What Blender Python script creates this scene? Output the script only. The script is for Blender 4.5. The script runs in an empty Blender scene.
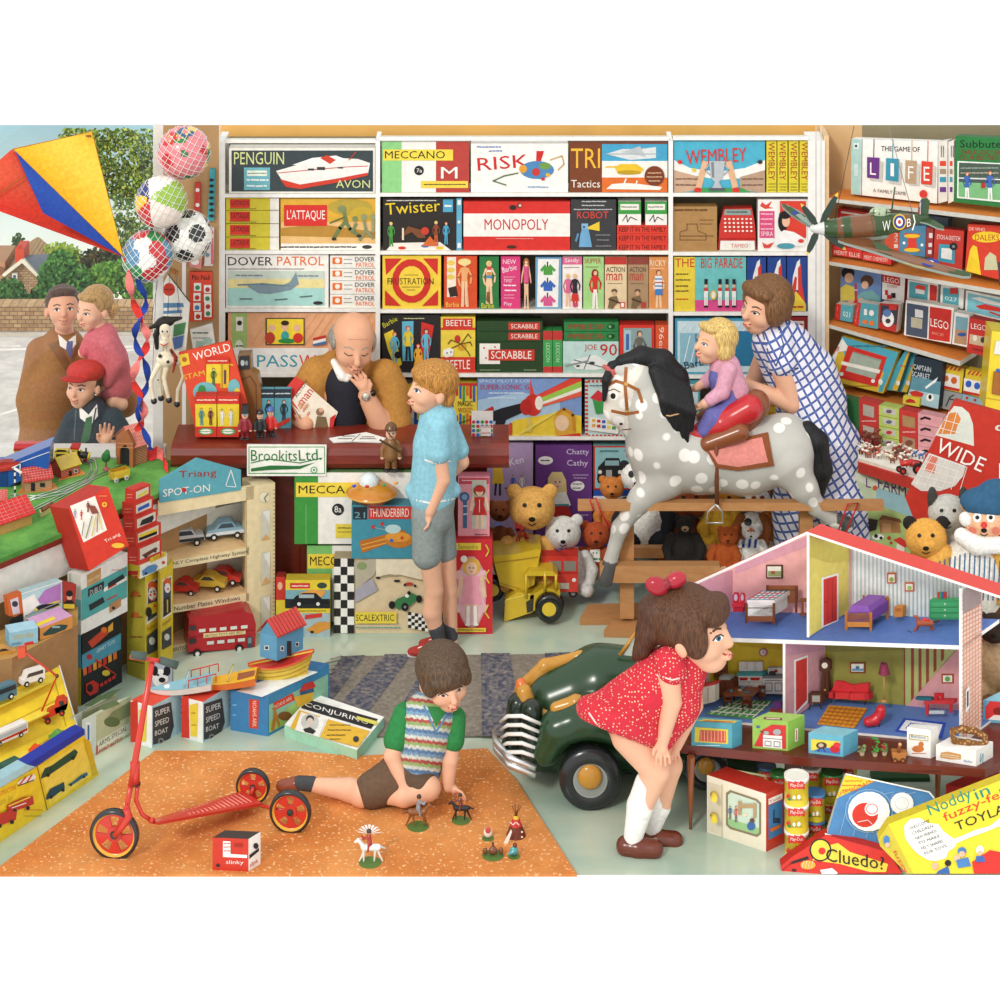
import bpy, math, random
import numpy as np
from mathutils import Vector, Matrix
Vc=Vector
random.seed(7)
C=bpy.context.scene.collection
FO=2500.0; H=5.4; HY=-500.0
CAM=Vc((0,0,H))
def P(x,y,Y): return Vc(((x-500)*Y/FO, Y, H-(y-HY)*Y/FO))
def ray(x,y): return Vc(((x-500)/FO,1.0,-(y-HY)/FO))
def YF(y,z=0.0): return FO*(H-z)/(y-HY)      # depth of a point at height z seen at row y
class Plane:
 def __init__(s,o,n):
  s.o=Vc(o); s.n=Vc(n).normalized()
  if s.n.dot(s.o-CAM)>0: s.n=-s.n       # normal faces the viewer's side
 def at(s,x,y,off=0.0):
  r=ray(x,y); t=s.n.dot(s.o+s.n*off-CAM)/s.n.dot(r); return CAM+r*t
def front(Y): return Plane((0,Y,0),(0,-1,0))
def vert(x0,Y0,x1,Y1):
 a=P(x0,0,Y0); b=P(x1,0,Y1); d=b-a; d.z=0
 return Plane(a,(-d.y,d.x,0))
def horiz(z): return Plane((0,0,z),(0,0,1))
def tri(a,b,c): return Plane(a,(b-a).cross(c-a))
_cc={}
def col(c):
 if isinstance(c,tuple): return c
 if c not in _cc:
  v=int(c,16) if isinstance(c,str) else c
  f=lambda u:(u/12.92 if u<=.04045 else ((u+.055)/1.055)**2.4)
  _cc[c]=tuple(f(((v>>s)&255)/255) for s in (16,8,0))+(1.0,)
 return _cc[c]
def shade(c,k):
 c=col(c); return (c[0]*k,c[1]*k,c[2]*k,1.0)
MATS={}
def mat(name,rough=.6,metal=0,build=None,spec=.3,noise=.07,nscale=30,alpha=None):
 if name in MATS: return MATS[name]
 m=bpy.data.materials.new(name); m.use_nodes=True
 nt=m.node_tree; b=nt.nodes['Principled BSDF']
 b.inputs['Roughness'].default_value=rough; b.inputs['Metallic'].default_value=metal
 b.inputs['Specular IOR Level'].default_value=spec
 at=nt.nodes.new('ShaderNodeAttribute'); at.attribute_name='Col'
 out=at.outputs['Color']
 if build: out=build(nt,b,out) or out
 if noise:
  tc=nt.nodes.new('ShaderNodeTexCoord'); no=nt.nodes.new('ShaderNodeTexNoise')
  no.inputs['Scale'].default_value=nscale; no.inputs['Detail'].default_value=3
  nt.links.new(tc.outputs['Object'],no.inputs['Vector'])
  mr=nt.nodes.new('ShaderNodeMapRange'); mr.inputs['From Min'].default_value=.3; mr.inputs['From Max'].default_value=.7
  mr.inputs['To Min'].default_value=1-noise; mr.inputs['To Max'].default_value=1+noise
  nt.links.new(no.outputs['Fac'],mr.inputs['Value'])
  mx=nt.nodes.new('ShaderNodeVectorMath'); mx.operation='SCALE'
  nt.links.new(out,mx.inputs[0]); nt.links.new(mr.outputs[0],mx.inputs['Scale'])
  out=mx.outputs[0]
 nt.links.new(out,b.inputs['Base Color'])
 MATS[name]=m; return m
def mixc(nt,fac,a,b):
 n=nt.nodes.new('ShaderNodeMix'); n.data_type='RGBA'
 for s,v in ((0,fac),(6,a),(7,b)):
  if isinstance(v,bpy.types.NodeSocket): nt.links.new(v,n.inputs[s])
  elif s==0: n.inputs[0].default_value=v
  else: n.inputs[s].default_value=col(v)
 return n.outputs[2]
def ramp(nt,src,lo,hi):
 mr=nt.nodes.new('ShaderNodeMapRange'); mr.inputs['From Min'].default_value=lo; mr.inputs['From Max'].default_value=hi
 nt.links.new(src,mr.inputs['Value']); return mr.outputs[0]
def coords(nt,scale=(1,1,1),rot=(0,0,0)):
 tc=nt.nodes.new('ShaderNodeTexCoord'); mp=nt.nodes.new('ShaderNodeMapping')
 mp.inputs['Scale'].default_value=scale; mp.inputs['Rotation'].default_value=rot
 nt.links.new(tc.outputs['Object'],mp.inputs['Vector']); return mp.outputs[0]
def tex(nt,kind,vec,**kw):
 n=nt.nodes.new('ShaderNodeTex'+kind); nt.links.new(vec,n.inputs['Vector'])
 for k,v in kw.items(): n.inputs[k].default_value=v
 return n
def link(o,parent=None):
 C.objects.link(o)
 if parent is not None:
  o.parent=parent
  if parent.type=='EMPTY' or any(parent.location): o.matrix_parent_inverse=Matrix.Translation(parent.location).inverted()
 return o
def tag(o,label=None,cat=None,group=None,kind=None):
 if label: o['label']=label
 if cat: o['category']=cat
 if group: o['group']=group
 if kind: o['kind']=kind
 return o
def thing(name,label,cat,loc=(0,0,0),group=None):
 o=bpy.data.objects.new(name,None); o.empty_display_size=.05; o.location=loc; C.objects.link(o)
 return tag(o,label,cat,group)
_tx={}
def textmesh(s,bold=.0):
 k=(s,bold)
 if k in _tx: return _tx[k]
 cu=bpy.data.curves.new('t','FONT'); cu.body=s; cu.offset=bold; cu.resolution_u=2; cu.fill_mode='FRONT'
 o=bpy.data.objects.new('t',cu); C.objects.link(o)
 dg=bpy.context.evaluated_depsgraph_get(); dg.update()
 me=bpy.data.meshes.new_from_object(o.evaluated_get(dg))
 vs=[(v.co.x,v.co.y) for v in me.vertices]; fs=[tuple(p.vertices) for p in me.polygons]
 bpy.data.objects.remove(o); bpy.data.meshes.remove(me); bpy.data.curves.remove(cu)
 if not vs: _tx[k]=([],[]); return _tx[k]
 x0=min(v[0] for v in vs); x1=max(v[0] for v in vs); y0=min(v[1] for v in vs); y1=max(v[1] for v in vs)
 vs=[((a-x0)/(x1-x0+1e-9),(b-y0)/(y1-y0+1e-9)) for a,b in vs]
 _tx[k]=(vs,fs); return _tx[k]
SKIN='E8B898'
class B:
 def __init__(s,pl=None): s.v=[];s.f=[];s.c=[];s.pl=pl;s.off=.0012;s.sm=[];s.faces={}
 def poly(s,pts,c,smooth=False):
  i=len(s.v); s.v+= [tuple(p) for p in pts]; s.f.append(tuple(range(i,i+len(pts)))); s.c.append(col(c)); s.sm.append(smooth)
 def raw(s,vs,fs,c,smooth=False):
  i=len(s.v); s.v+=[tuple(p) for p in vs]
  for f in fs: s.f.append(tuple(i+k for k in f)); s.c.append(col(c) if not isinstance(c,list) else col(c[fs.index(f)])); s.sm.append(smooth)
 def prism(s,pts,vec,c,side=None,back=None):
  vec=Vc(vec); pts=[Vc(p) for p in pts]; q=[p+vec for p in pts]; n=len(pts)
  s.poly(pts,c); s.poly(q[::-1],back or (c if isinstance(side,list) else side) or c)
  for i in range(n):
   j=(i+1)%n; sc=side[i] if isinstance(side,list) else (side or shade(c,.85)); s.poly([pts[j],pts[i],q[i],q[j]],sc)
 def box(s,x0,y0,z0,x1,y1,z1,c,side=None):
  s.prism([(x0,y0,z0),(x1,y0,z0),(x1,y0,z1),(x0,y0,z1)],(0,y1-y0,0),c,side or c)
 def tube(s,pts,r,c,seg=8,cap=True,flat=None):
  pts=[Vc(p) for p in pts]; n=len(pts); rs=r if isinstance(r,(list,tuple)) else [r]*n
  i0=len(s.v); up=None
  for k,p in enumerate(pts):
   t=(pts[min(k+1,n-1)]-pts[max(k-1,0)]).normalized()
   if up is None: up=Vc((0,0,1)) if abs(t.z)<.9 else Vc((1,0,0))
   a=t.cross(up).normalized(); b=a.cross(t).normalized(); up=b
   for j in range(seg):
    an=2*math.pi*j/seg; s.v.append(tuple(p+a*math.cos(an)*rs[k]+b*math.sin(an)*rs[k]*(flat or 1)))
  for k in range(n-1):
   for j in range(seg):
    s.f.append((i0+k*seg+j,i0+k*seg+(j+1)%seg,i0+(k+1)*seg+(j+1)%seg,i0+(k+1)*seg+j)); s.c.append(col(c)); s.sm.append(True)
  if cap:
   s.f.append(tuple(i0+j for j in range(seg))[::-1]); s.c.append(col(c)); s.sm.append(False)
   s.f.append(tuple(i0+(n-1)*seg+j for j in range(seg))); s.c.append(col(c)); s.sm.append(False)
 def ell(s,c0,r,c,rot=None,seg=14,rings=8,cf=None):
  c0=Vc(c0); r=r if isinstance(r,(tuple,list)) else (r,r,r); i0=len(s.v)
  for i in range(rings+1):
   th=math.pi*i/rings
   for j in range(seg):
    ph=2*math.pi*j/seg; v=Vc((math.sin(th)*math.cos(ph)*r[0],math.sin(th)*math.sin(ph)*r[1],math.cos(th)*r[2]))
    if rot: v=rot@v
    s.v.append(tuple(c0+v))
  for i in range(rings):
   for j in range(seg):
    s.f.append((i0+i*seg+j,i0+(i+1)*seg+j,i0+(i+1)*seg+(j+1)%seg,i0+i*seg+(j+1)%seg))
    s.c.append(col(cf(math.pi*(i+.5)/rings,2*math.pi*(j+.5)/seg)) if cf else col(c)); s.sm.append(True)
 def lathe(s,c0,axis,prof,c,seg=20):
  c0=Vc(c0); ax=Vc(axis).normalized(); u=Vc((0,0,1)) if abs(ax.z)<.9 else Vc((1,0,0))
  a=ax.cross(u).normalized(); b=ax.cross(a).normalized(); i0=len(s.v)
  for p in prof:
   for j in range(seg):
    an=2*math.pi*j/seg; s.v.append(tuple(c0+ax*p[0]+(a*math.cos(an)+b*math.sin(an))*p[1]))
  for k in range(len(prof)-1):
   cc=prof[k+1][2] if len(prof[k+1])>2 else c
   for j in range(seg):
    s.f.append((i0+k*seg+j,i0+k*seg+(j+1)%seg,i0+(k+1)*seg+(j+1)%seg,i0+(k+1)*seg+j)); s.c.append(col(cc)); s.sm.append(abs(prof[k][0]-prof[k+1][0])>1e-5 and len(prof)<99)
 def _w(s,x,y): return s.pl.at(x,y,s.off)
 def pg(s,pts,c):
  if hasattr(s.pl,'t'):
   cx=sum(p[0] for p in pts)/len(pts); cy=sum(p[1] for p in pts)/len(pts); st=getattr(s.pl,'st',3.0)
   for (ax,ay),(bx,by) in zip(pts,pts[1:]+pts[:1]):
    n=max(1,int(max(math.hypot(ax-cx,ay-cy),math.hypot(bx-cx,by-cy),math.hypot(ax-bx,ay-by))/st))
    f=lambda i,j:s._w(cx+(ax-cx)*i/n+(bx-cx)*j/n,cy+(ay-cy)*i/n+(by-cy)*j/n)
    for i in range(n):
     for j in range(n-i):
      s.poly([f(i,j),f(i+1,j),f(i,j+1)],c,True)
      if j<n-i-1: s.poly([f(i+1,j),f(i+1,j+1),f(i,j+1)],c,True)
  else: s.poly([s._w(x,y) for x,y in pts],c)
  s.off+=.00035
 def line(s,pts,w,c):
  if hasattr(s.pl,'t'):
   q=[pts[0]]
   for a,b in zip(pts,pts[1:]):
    n=max(1,int(math.hypot(a[0]-b[0],a[1]-b[1])/3)); q+=[(a[0]+(b[0]-a[0])*i/n,a[1]+(b[1]-a[1])*i/n) for i in range(1,n+1)]
   pts=q
  for (x0,y0),(x1,y1) in zip(pts,pts[1:]):
   d=math.hypot(x1-x0,y1-y0) or 1; nx,ny=-(y1-y0)/d*w/2,(x1-x0)/d*w/2; ex,ey=(x1-x0)/d*w*.3,(y1-y0)/d*w*.3
   s.poly([s._w(x0+nx-ex,y0+ny-ey),s._w(x1+nx+ex,y1+ny+ey),s._w(x1-nx+ex,y1-ny+ey),s._w(x0-nx-ex,y0-ny-ey)],c)
  s.off+=.00035
 def circ(s,cx,cy,rx,ry,c,n=18): s.pg([(cx+rx*math.cos(2*math.pi*k/n),cy+ry*math.sin(2*math.pi*k/n)) for k in range(n)],c)
 def text(s,st,x0,y0,ux,uy,vx,vy,c,bold=.0):
  vs,fs=textmesh(st,bold); s.raw([s._w(x0+a*ux+b*vx,y0+a*uy+b*vy) for a,b in vs],fs,c); s.off+=.00035
 def art(s,a):
  for op in a.split(';'):
   t=op.split()
   if not t: continue
   k=t[0]
   if k=='@': s.pl=s.faces[t[1]]; s.off=.0012
   elif k=='r': x0,y0,x1,y1=map(float,t[1:5]); s.pg([(x0,y0),(x1,y0),(x1,y1),(x0,y1)],t[5])
   elif k=='p': v=list(map(float,t[2:])); s.pg(list(zip(v[::2],v[1::2])),t[1])
   elif k=='c': v=list(map(float,t[2:])); s.circ(v[0],v[1],v[2],v[3] if len(v)>3 else v[2],t[1])
   elif k=='l': v=list(map(float,t[2:])); s.line(list(zip(v[1::2],v[2::2])),v[0],t[1])
   elif k=='t': x0,y0,x1,y1=map(float,t[1:5]); s.text(' '.join(t[6:]),x0,y1,x1-x0,0,0,y0-y1,t[5])
   elif k in 'TS':
    x0,y0,x1,y1,h=map(float,t[1:6]); d=math.hypot(x1-x0,y1-y0)
    if k=='T': vx,vy=(y1-y0)/d*h,-(x1-x0)/d*h
    else: vx,vy=0,-h
    s.text(' '.join(t[7:]),x0,y0,x1-x0,y1-y0,vx,vy,t[6])
   elif k=='f':   # little standing figure: body colour, x, foot row, height, legs, hair, skin
    c=t[1]; x,y,h=map(float,t[2:5]); lc=t[5] if len(t)>5 else c; hc=t[6] if len(t)>6 else '3A2618'; sk=t[7] if len(t)>7 else SKIN
    s.line([(x-h*.045,y),(x-h*.03,y-h*.5)],h*.06,lc); s.line([(x+h*.06,y),(x+h*.03,y-h*.5)],h*.06,lc)
    s.pg([(x-h*.085,y-h*.4),(x-h*.06,y-h*.62),(x-h*.09,y-h*.82),(x-h*.02,y-h*.85),(x+h*.02,y-h*.85),(x+h*.09,y-h*.82),(x+h*.06,y-h*.62),(x+h*.085,y-h*.4)],c)
    s.line([(x-h*.08,y-h*.8),(x-h*.14,y-h*.62),(x-h*.1,y-h*.45)],h*.04,c); s.line([(x+h*.08,y-h*.8),(x+h*.15,y-h*.65),(x+h*.13,y-h*.5)],h*.04,c)
    s.circ(x,y-h*.935,h*.07,h*.075,hc,9); s.circ(x+h*.01,y-h*.915,h*.05,h*.062,sk,8)
   elif k=='w':   # unreadably small writing: colour, x0, x1, y, height
    c=t[1]; x0,x1,y,h=map(float,t[2:6]); rr=random.Random(int(x0*7+y*13)); x=x0
    while x<x1-h*.3:
     l=min(h*rr.uniform(.6,2.2),x1-x); s.line([(x,y+rr.uniform(-.1,.1)*h),(x+l,y)],h*.45,c); s.off-=.00035; x+=l+h*.45
    s.off+=.00035
   else: raise ValueError(op)
  return s
 def build(s,name,parent=None,m=None,xf=None):
  me=bpy.data.meshes.new(name); me.from_pydata(s.v,[],s.f)
  ca=me.color_attributes.new('Col','FLOAT_COLOR','CORNER')
  arr=np.zeros((len(me.loops),4),dtype=np.float32); ls=np.empty(len(me.polygons),dtype=np.int32); lt=np.empty(len(me.polygons),dtype=np.int32)
  me.polygons.foreach_get('loop_start',ls); me.polygons.foreach_get('loop_total',lt)
  cc=np.array(s.c,dtype=np.float32); arr[:]=np.repeat(cc,lt,axis=0)
  ca.data.foreach_set('color',arr.ravel()); me.polygons.foreach_set('use_smooth',s.sm)
  me.materials.append(m or PAINT); me.validate(); me.update()
  o=bpy.data.objects.new(name,me)
  if xf: o.matrix_world=xf
  return link(o,parent)
PAINT=mat('painted_card',.55)
GLOSS=mat('gloss_paint',.22,spec=.5,noise=.04)
def relief(n_scale):
 pass
def fbox(name,label,cat,x0,y0,x1,y1,Y,dep,c,art='',group=None,side=None,top=None,parent=None,m=None):
 """upright box whose front lies square to the back wall"""
 pl=Y if isinstance(Y,Plane) else front(Y); b=B(pl)
 q=[pl.at(x0,y1),pl.at(x1,y1),pl.at(x1,y0),pl.at(x0,y0)]
 sd=side or shade(c,.75); tp=top or sd
 b.prism(q,-pl.n*dep,c,[sd,sd,tp,sd]); b.faces={'F':pl}
 b.art(art); o=b.build(name,parent,m)
 if label: tag(o,label,cat,group)
 return o
def qbox(name,label,cat,q,pl,dep,c,art='',group=None,side=None,vec=None,parent=None,m=None):
 """slab whose face is a polygon (photograph rows/columns) on a plane"""
 b=B(pl); pts=[pl.at(x,y) for x,y in zip(q[::2],q[1::2])]
 b.prism(pts,vec or -pl.n*dep,c,side or shade(c,.75)); b.faces={'F':pl}
 b.art(art); o=b.build(name,parent,m)
 if label: tag(o,label,cat,group)
 return o
def cbox(name,label,cat,z,L,M,R,yt,cl,cr,ct,art='',group=None,parent=None,m=None,yl=None,yr=None):
 """box standing at height z, near corner M, left corner L, right corner R, top of near corner at row yt"""
 hz=horiz(z); l,mm,r=[hz.at(*p) for p in (L,M,R)]; Y=mm.y
 h=(M[1]-yt)*Y/FO; up=Vc((0,0,h)); k=l+r-mm
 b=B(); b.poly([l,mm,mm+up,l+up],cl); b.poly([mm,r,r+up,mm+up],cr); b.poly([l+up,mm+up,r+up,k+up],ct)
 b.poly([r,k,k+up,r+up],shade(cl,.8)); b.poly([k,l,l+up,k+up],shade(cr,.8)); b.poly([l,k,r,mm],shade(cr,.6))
 b.faces={'L':Plane(mm,(mm-l).cross(up)),'R':Plane(mm,(r-mm).cross(up)),'T':horiz(z+h)}
 b.pl=b.faces['R']; b.art(art); o=b.build(name,parent,m)
 if label: tag(o,label,cat,group)
 return o
class Blob:
 def __init__(s,Y,res=1.4): s.Y=Y; s.u=Y/FO; s.p=[]; s.res=res
 def W(s,x,y,d=0): return P(x,y,s.Y+d*s.u)
 def cap(s,a,b,r0,r1=None,c=SKIN,k=1.5):
  a=s.W(*a) if not isinstance(a,Vector) else a; b=s.W(*b) if not isinstance(b,Vector) else b
  s.p.append(('c',a,b,r0*s.u,(r0 if r1 is None else r1)*s.u,col(c),k*s.u)); return s
 def path(s,pts,rs,c=SKIN,k=1.5):
  for i in range(len(pts)-1): s.cap(pts[i],pts[i+1],rs[i],rs[i+1],c,k)
  return s
 def el(s,a,r,c=SKIN,k=1.5,rot=0,R=None,neg=False):
  a=s.W(*a) if not isinstance(a,Vector) else a
  r=r if isinstance(r,tuple) else (r,r,r)
  if R is None: R=Matrix.Rotation(math.radians(rot),3,'Y')
  s.p.append(('n' if neg else 'e',a,R,tuple(q*s.u for q in r),None,col(c),k*s.u)); return s
 def sdf(s,p,X):
  if p[0]=='c':
   a=np.array(p[1]);b=np.array(p[2]);ba=b-a;L=float(ba@ba)+1e-12
   t=np.clip(((X-a)@ba)/L,0,1); return np.linalg.norm(X-a-t[...,None]*ba,axis=-1)-(p[3]+(p[4]-p[3])*t)
  q=(X-np.array(p[1]))@np.array(p[2]); r=np.array(p[3])
  k0=np.linalg.norm(q/r,axis=-1); k1=np.linalg.norm(q/(r*r),axis=-1)+1e-9
  return k0*(k0-1)/k1
 def bb(s,p):
  if p[0]=='c':
   a=np.array(p[1]);b=np.array(p[2]); R=max(p[3],p[4]); return np.minimum(a,b)-R,np.maximum(a,b)+R
  e=np.sqrt((np.array(p[2])**2)@(np.array(p[3])**2)); a=np.array(p[1]); return a-e,a+e
 def mesh(s):
  h=s.res*s.u
  pos=[p for p in s.p if p[0]!='n']
  bbs=[s.bb(p) for p in pos]; lo=np.min([b[0] for b in bbs],axis=0)-3*h; hi=np.max([b[1] for b in bbs],axis=0)+3*h
  n=np.ceil((hi-lo)/h).astype(int)+1
  D=np.full(n,3*h,dtype=np.float64)
  for p in s.p:
   b0,b1=s.bb(p); m=3*h+p[6]
   i0=np.maximum(((b0-m-lo)/h).astype(int),0); i1=np.minimum(np.ceil((b1+m-lo)/h).astype(int)+1,n)
   if (i1<=i0).any(): continue
   g=np.stack(np.meshgrid(*[lo[a]+h*np.arange(i0[a],i1[a]) for a in range(3)],indexing='ij'),-1)
   d=s.sdf(p,g); sl=tuple(slice(i0[a],i1[a]) for a in range(3)); o=D[sl]
   if p[0]=='n': D[sl]=np.maximum(o,-d); continue
   k=p[6]; q=np.clip(.5+.5*(o-d)/k,0,1); D[sl]=o*(1-q)+d*q-k*q*(1-q)
  ins=D<0
  nx,ny,nz=n-1
  cnt=np.zeros((nx,ny,nz)); acc=np.zeros((nx,ny,nz,3))
  cor=[(a,b,c) for a in (0,1) for b in (0,1) for c in (0,1)]
  def sub(A,c): return A[c[0]:c[0]+nx,c[1]:c[1]+ny,c[2]:c[2]+nz]
  for a in cor:
   for ax in range(3):
    if a[ax]: continue
    b=list(a); b[ax]=1; va=sub(D,a); vb=sub(D,b); cr=(va<0)!=(vb<0)
    t=np.where(cr,va/np.where(va==vb,1,va-vb),0)
    cnt+=cr
    for e in range(3): acc[...,e]+=np.where(cr,a[e]+(t if e==ax else 0),0)
  act=cnt>0; idx=-np.ones((nx,ny,nz),dtype=int); idx[act]=np.arange(act.sum())
  V=lo+h*(np.argwhere(act)+acc[act]/cnt[act][:,None])
  F=[]
  for ax in range(3):
   b,c=[(1,2),(2,0),(0,1)][ax]
   lo_=[slice(1,None)]*3; lo_[ax]=slice(0,-1); hi_=[slice(1,None)]*3
   A=[slice(1,n[e]-1) for e in range(3)]; A[ax]=slice(0,n[ax]-1)
   A2=[slice(1,n[e]-1) for e in range(3)]; A2[ax]=slice(1,n[ax])
   s0=ins[tuple(A)]; s1=ins[tuple(A2)]
   for flip,msk in ((False,s0&~s1),(True,~s0&s1)):
    ii=np.argwhere(msk)
    if not len(ii): continue
    off=np.array([1,1,1]); off[ax]=0; ii=ii+off
    def g(db,dc):
     j=ii.copy(); j[:,b]-=db; j[:,c]-=dc; return idx[j[:,0],j[:,1],j[:,2]]
    q=[g(1,1),g(0,1),g(0,0),g(1,0)]
    if flip: q=q[::-1]
    F.append(np.stack(q,1))
  F=np.concatenate(F)
  best=np.full(len(V),1e9); cols=np.zeros((len(V),4))
  for p in pos:
   d=s.sdf(p,V); m=d<best; best[m]=d[m]; cols[m]=p[5]
  return V,F,cols
 def build(s,name,parent=None,m=None,label=None,cat=None,group=None):
  V,F,cols=s.mesh(); me=bpy.data.meshes.new(name)
  me.from_pydata(V.tolist(),[],F.tolist())
  ca=me.color_attributes.new('Col','FLOAT_COLOR','POINT'); ca.data.foreach_set('color',cols.astype(np.float32).ravel())
  me.polygons.foreach_set('use_smooth',[True]*len(me.polygons)); me.materials.append(m or SKINM); me.update()
  o=link(bpy.data.objects.new(name,me),parent)
  if label: tag(o,label,cat,group)
  return o
SKINM=mat('skin',.55,noise=.03)
CLOTH=mat('cloth',.85,noise=.12,nscale=60)
def _fur(nt,b,c):
 v=coords(nt); n=tex(nt,'Noise',v,Scale=160.0,Detail=3.0)
 bp=nt.nodes.new('ShaderNodeBump'); bp.inputs['Strength'].default_value=.5; bp.inputs['Distance'].default_value=.006
 nt.links.new(n.outputs['Fac'],bp.inputs['Height']); nt.links.new(bp.outputs[0],b.inputs['Normal'])
FUR=mat('plush',.95,build=_fur,noise=.16,nscale=70)
def _hair(nt,b,c):
 v=coords(nt,(160,160,22)); n=tex(nt,'Noise',v,Scale=1.0,Detail=3.0)
 bp=nt.nodes.new('ShaderNodeBump'); bp.inputs['Strength'].default_value=.6; bp.inputs['Distance'].default_value=.006
 nt.links.new(n.outputs['Fac'],bp.inputs['Height']); nt.links.new(bp.outputs[0],b.inputs['Normal'])
 m=nt.nodes.new('ShaderNodeMapRange'); m.inputs['From Min'].default_value=.35; m.inputs['From Max'].default_value=.65; m.inputs['To Min'].default_value=.6; m.inputs['To Max'].default_value=1.35
 nt.links.new(n.outputs['Fac'],m.inputs['Value'])
 x=nt.nodes.new('ShaderNodeVectorMath'); x.operation='SCALE'; nt.links.new(c,x.inputs[0]); nt.links.new(m.outputs[0],x.inputs['Scale']); return x.outputs[0]
HAIR=mat('hair',.5,build=_hair,noise=0)
METAL=mat('metal',.3,metal=.9,noise=0)
cam=bpy.data.cameras.new('camera'); co=bpy.data.objects.new('camera',cam); C.objects.link(co)
co.location=CAM; co.rotation_euler=(math.radians(90),0,0); cam.sensor_width=36; cam.sensor_fit='HORIZONTAL'
cam.lens=36*FO/1000; cam.shift_y=-1.0; cam.clip_end=200; bpy.context.scene.camera=co
w=bpy.data.worlds.new('world'); bpy.context.scene.world=w; w.use_nodes=True
w.node_tree.nodes['Background'].inputs[0].default_value=(1,1,1,1); w.node_tree.nodes['Background'].inputs[1].default_value=1.12
sc=bpy.context.scene; sc.view_settings.view_transform='Standard'; sc.view_settings.look='None'
sun=bpy.data.lights.new('key_light','SUN'); sun.energy=1.3; sun.angle=math.radians(9); sun.color=(1,.97,.9)
so=bpy.data.objects.new('key_light',sun); C.objects.link(so); so.rotation_euler=(math.radians(54),0,math.radians(-28))
# ================= ROOM
def struct(o): o['kind']='structure'; return o
def _floor(nt,b,c):
 v=coords(nt,(1.2,2.0,1)); n=tex(nt,'Noise',v,Scale=1.6,Detail=4.0)
 r=ramp(nt,n.outputs['Fac'],.35,.65); return mixc(nt,r,'A6BFAE','C6D0BA')
FLOORM=mat('polished_floor',.16,build=_floor,noise=.04,nscale=4,spec=.55)
b=B(); b.poly([(-2.6,9.818,0),(2.6,9.818,0),(2.6,13,0),(-2.6,13,0)],'BFD0BE'); struct(b.build('floor',None,FLOORM))
WALLM=mat('wall_paint',.8,noise=.06,nscale=5)
b=B(front(12.96)); b.pg([(214,125),(830,125),(830,546),(214,546)],'EDB968'); struct(b.build('wall_back',None,WALLM))
SPL=vert(824,12.72,1000,12.15)                 # front line of the right-hand shelves
WPL=vert(824,12.95,1000,12.40)
b=B(WPL); b.pg([(824,125),(1040,125),(1040,575),(824,550)],'8E8468'); b.pg([(824,125),(862,125),(862,560),(824,555)],'D9B483'); struct(b.build('wall_right',None,WALLM))
b=B(front(12.62)); b.prism([front(12.62).at(*p) for p in ((163,125),(219,125),(219,570),(163,570))],(0,.06,0),'B08D62','F2F0EA')
b.art('r 182 258 186 570 F0EEEA;r 180 125 183 180 A88458'); struct(b.build('wall_left',None,WALLM))
b=B(front(12.3)); b.prism([front(12.3).at(*p) for p in ((-40,462),(164,462),(164,598),(-40,598))],(0,.08,0),'E9E6DC'); struct(b.build('wall_front',None,WALLM))
WIN=B(front(12.3)); F=front(12.3)
for q in ((-40,448,165,457),(153,125,163,449)):
 WIN.prism([F.at(q[0],q[3]),F.at(q[2],q[3]),F.at(q[2],q[1]),F.at(q[0],q[1])],(0,.02 if q[1]<200 else .06,0),'DEDDD8')
wf=struct(WIN.build('window_1',None,GLOSS))
gm=bpy.data.materials.new('window_glass'); gm.use_nodes=True; nt=gm.node_tree; nt.nodes.clear()
o_=nt.nodes.new('ShaderNodeOutputMaterial'); t_=nt.nodes.new('ShaderNodeBsdfTransparent'); g_=nt.nodes.new('ShaderNodeBsdfGlossy'); g_.inputs['Roughness'].default_value=.02
x_=nt.nodes.new('ShaderNodeMixShader'); x_.inputs[0].default_value=.035; nt.links.new(t_.outputs[0],x_.inputs[1]); nt.links.new(g_.outputs[0],x_.inputs[2]); nt.links.new(x_.outputs[0],o_.inputs[0])
GLASS=gm
b=B(front(12.33)); b.pg([(-40,125),(158,125),(158,452),(-40,452)],'FFFFFF'); pn=b.build('window_pane',wf,GLASS)
def _road(nt,b,c):
 v=coords(nt,(2,2,1)); n=tex(nt,'Noise',v,Scale=3.0,Detail=5.0); return mixc(nt,ramp(nt,n.outputs['Fac'],.3,.7),c,'D2CEC6')
ROADM=mat('paving',.9,build=_road,noise=.08,nscale=20)
zs=-.25; hz=horiz(zs)
b=B(hz); b.pg([(-200,330),(260,330),(200,560),(-200,560)],'B9B6B0')
b.line([(-100,352),(200,345)],2,'E9E6E0'); b.line([(-60,344),(20,346)],1.5,'E9E6E0'); b.line([(-100,446),(60,396)],2.2,'F3F1EC'); b.line([(100,352),(170,348)],2,'ECE8E2'); b.line([(-40,335),(200,333)],3,'C9BFA8')
struct(b.build('street',None,ROADM))
b=B(front(19.5)); q=front(19.5);
for i in range(46):
 ya=125+i*4; t=i/45; cc=tuple(a*(1-t)+b_*t for a,b_ in zip(col('9CC3CC'),col('F0EBD8'))); b.poly([q.at(-160,ya+4),q.at(215,ya+4),q.at(215,ya),q.at(-160,ya)],cc)
struct(b.build('sky',None,mat('sky_paint',.9,noise=.12,nscale=1.2)))
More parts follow.
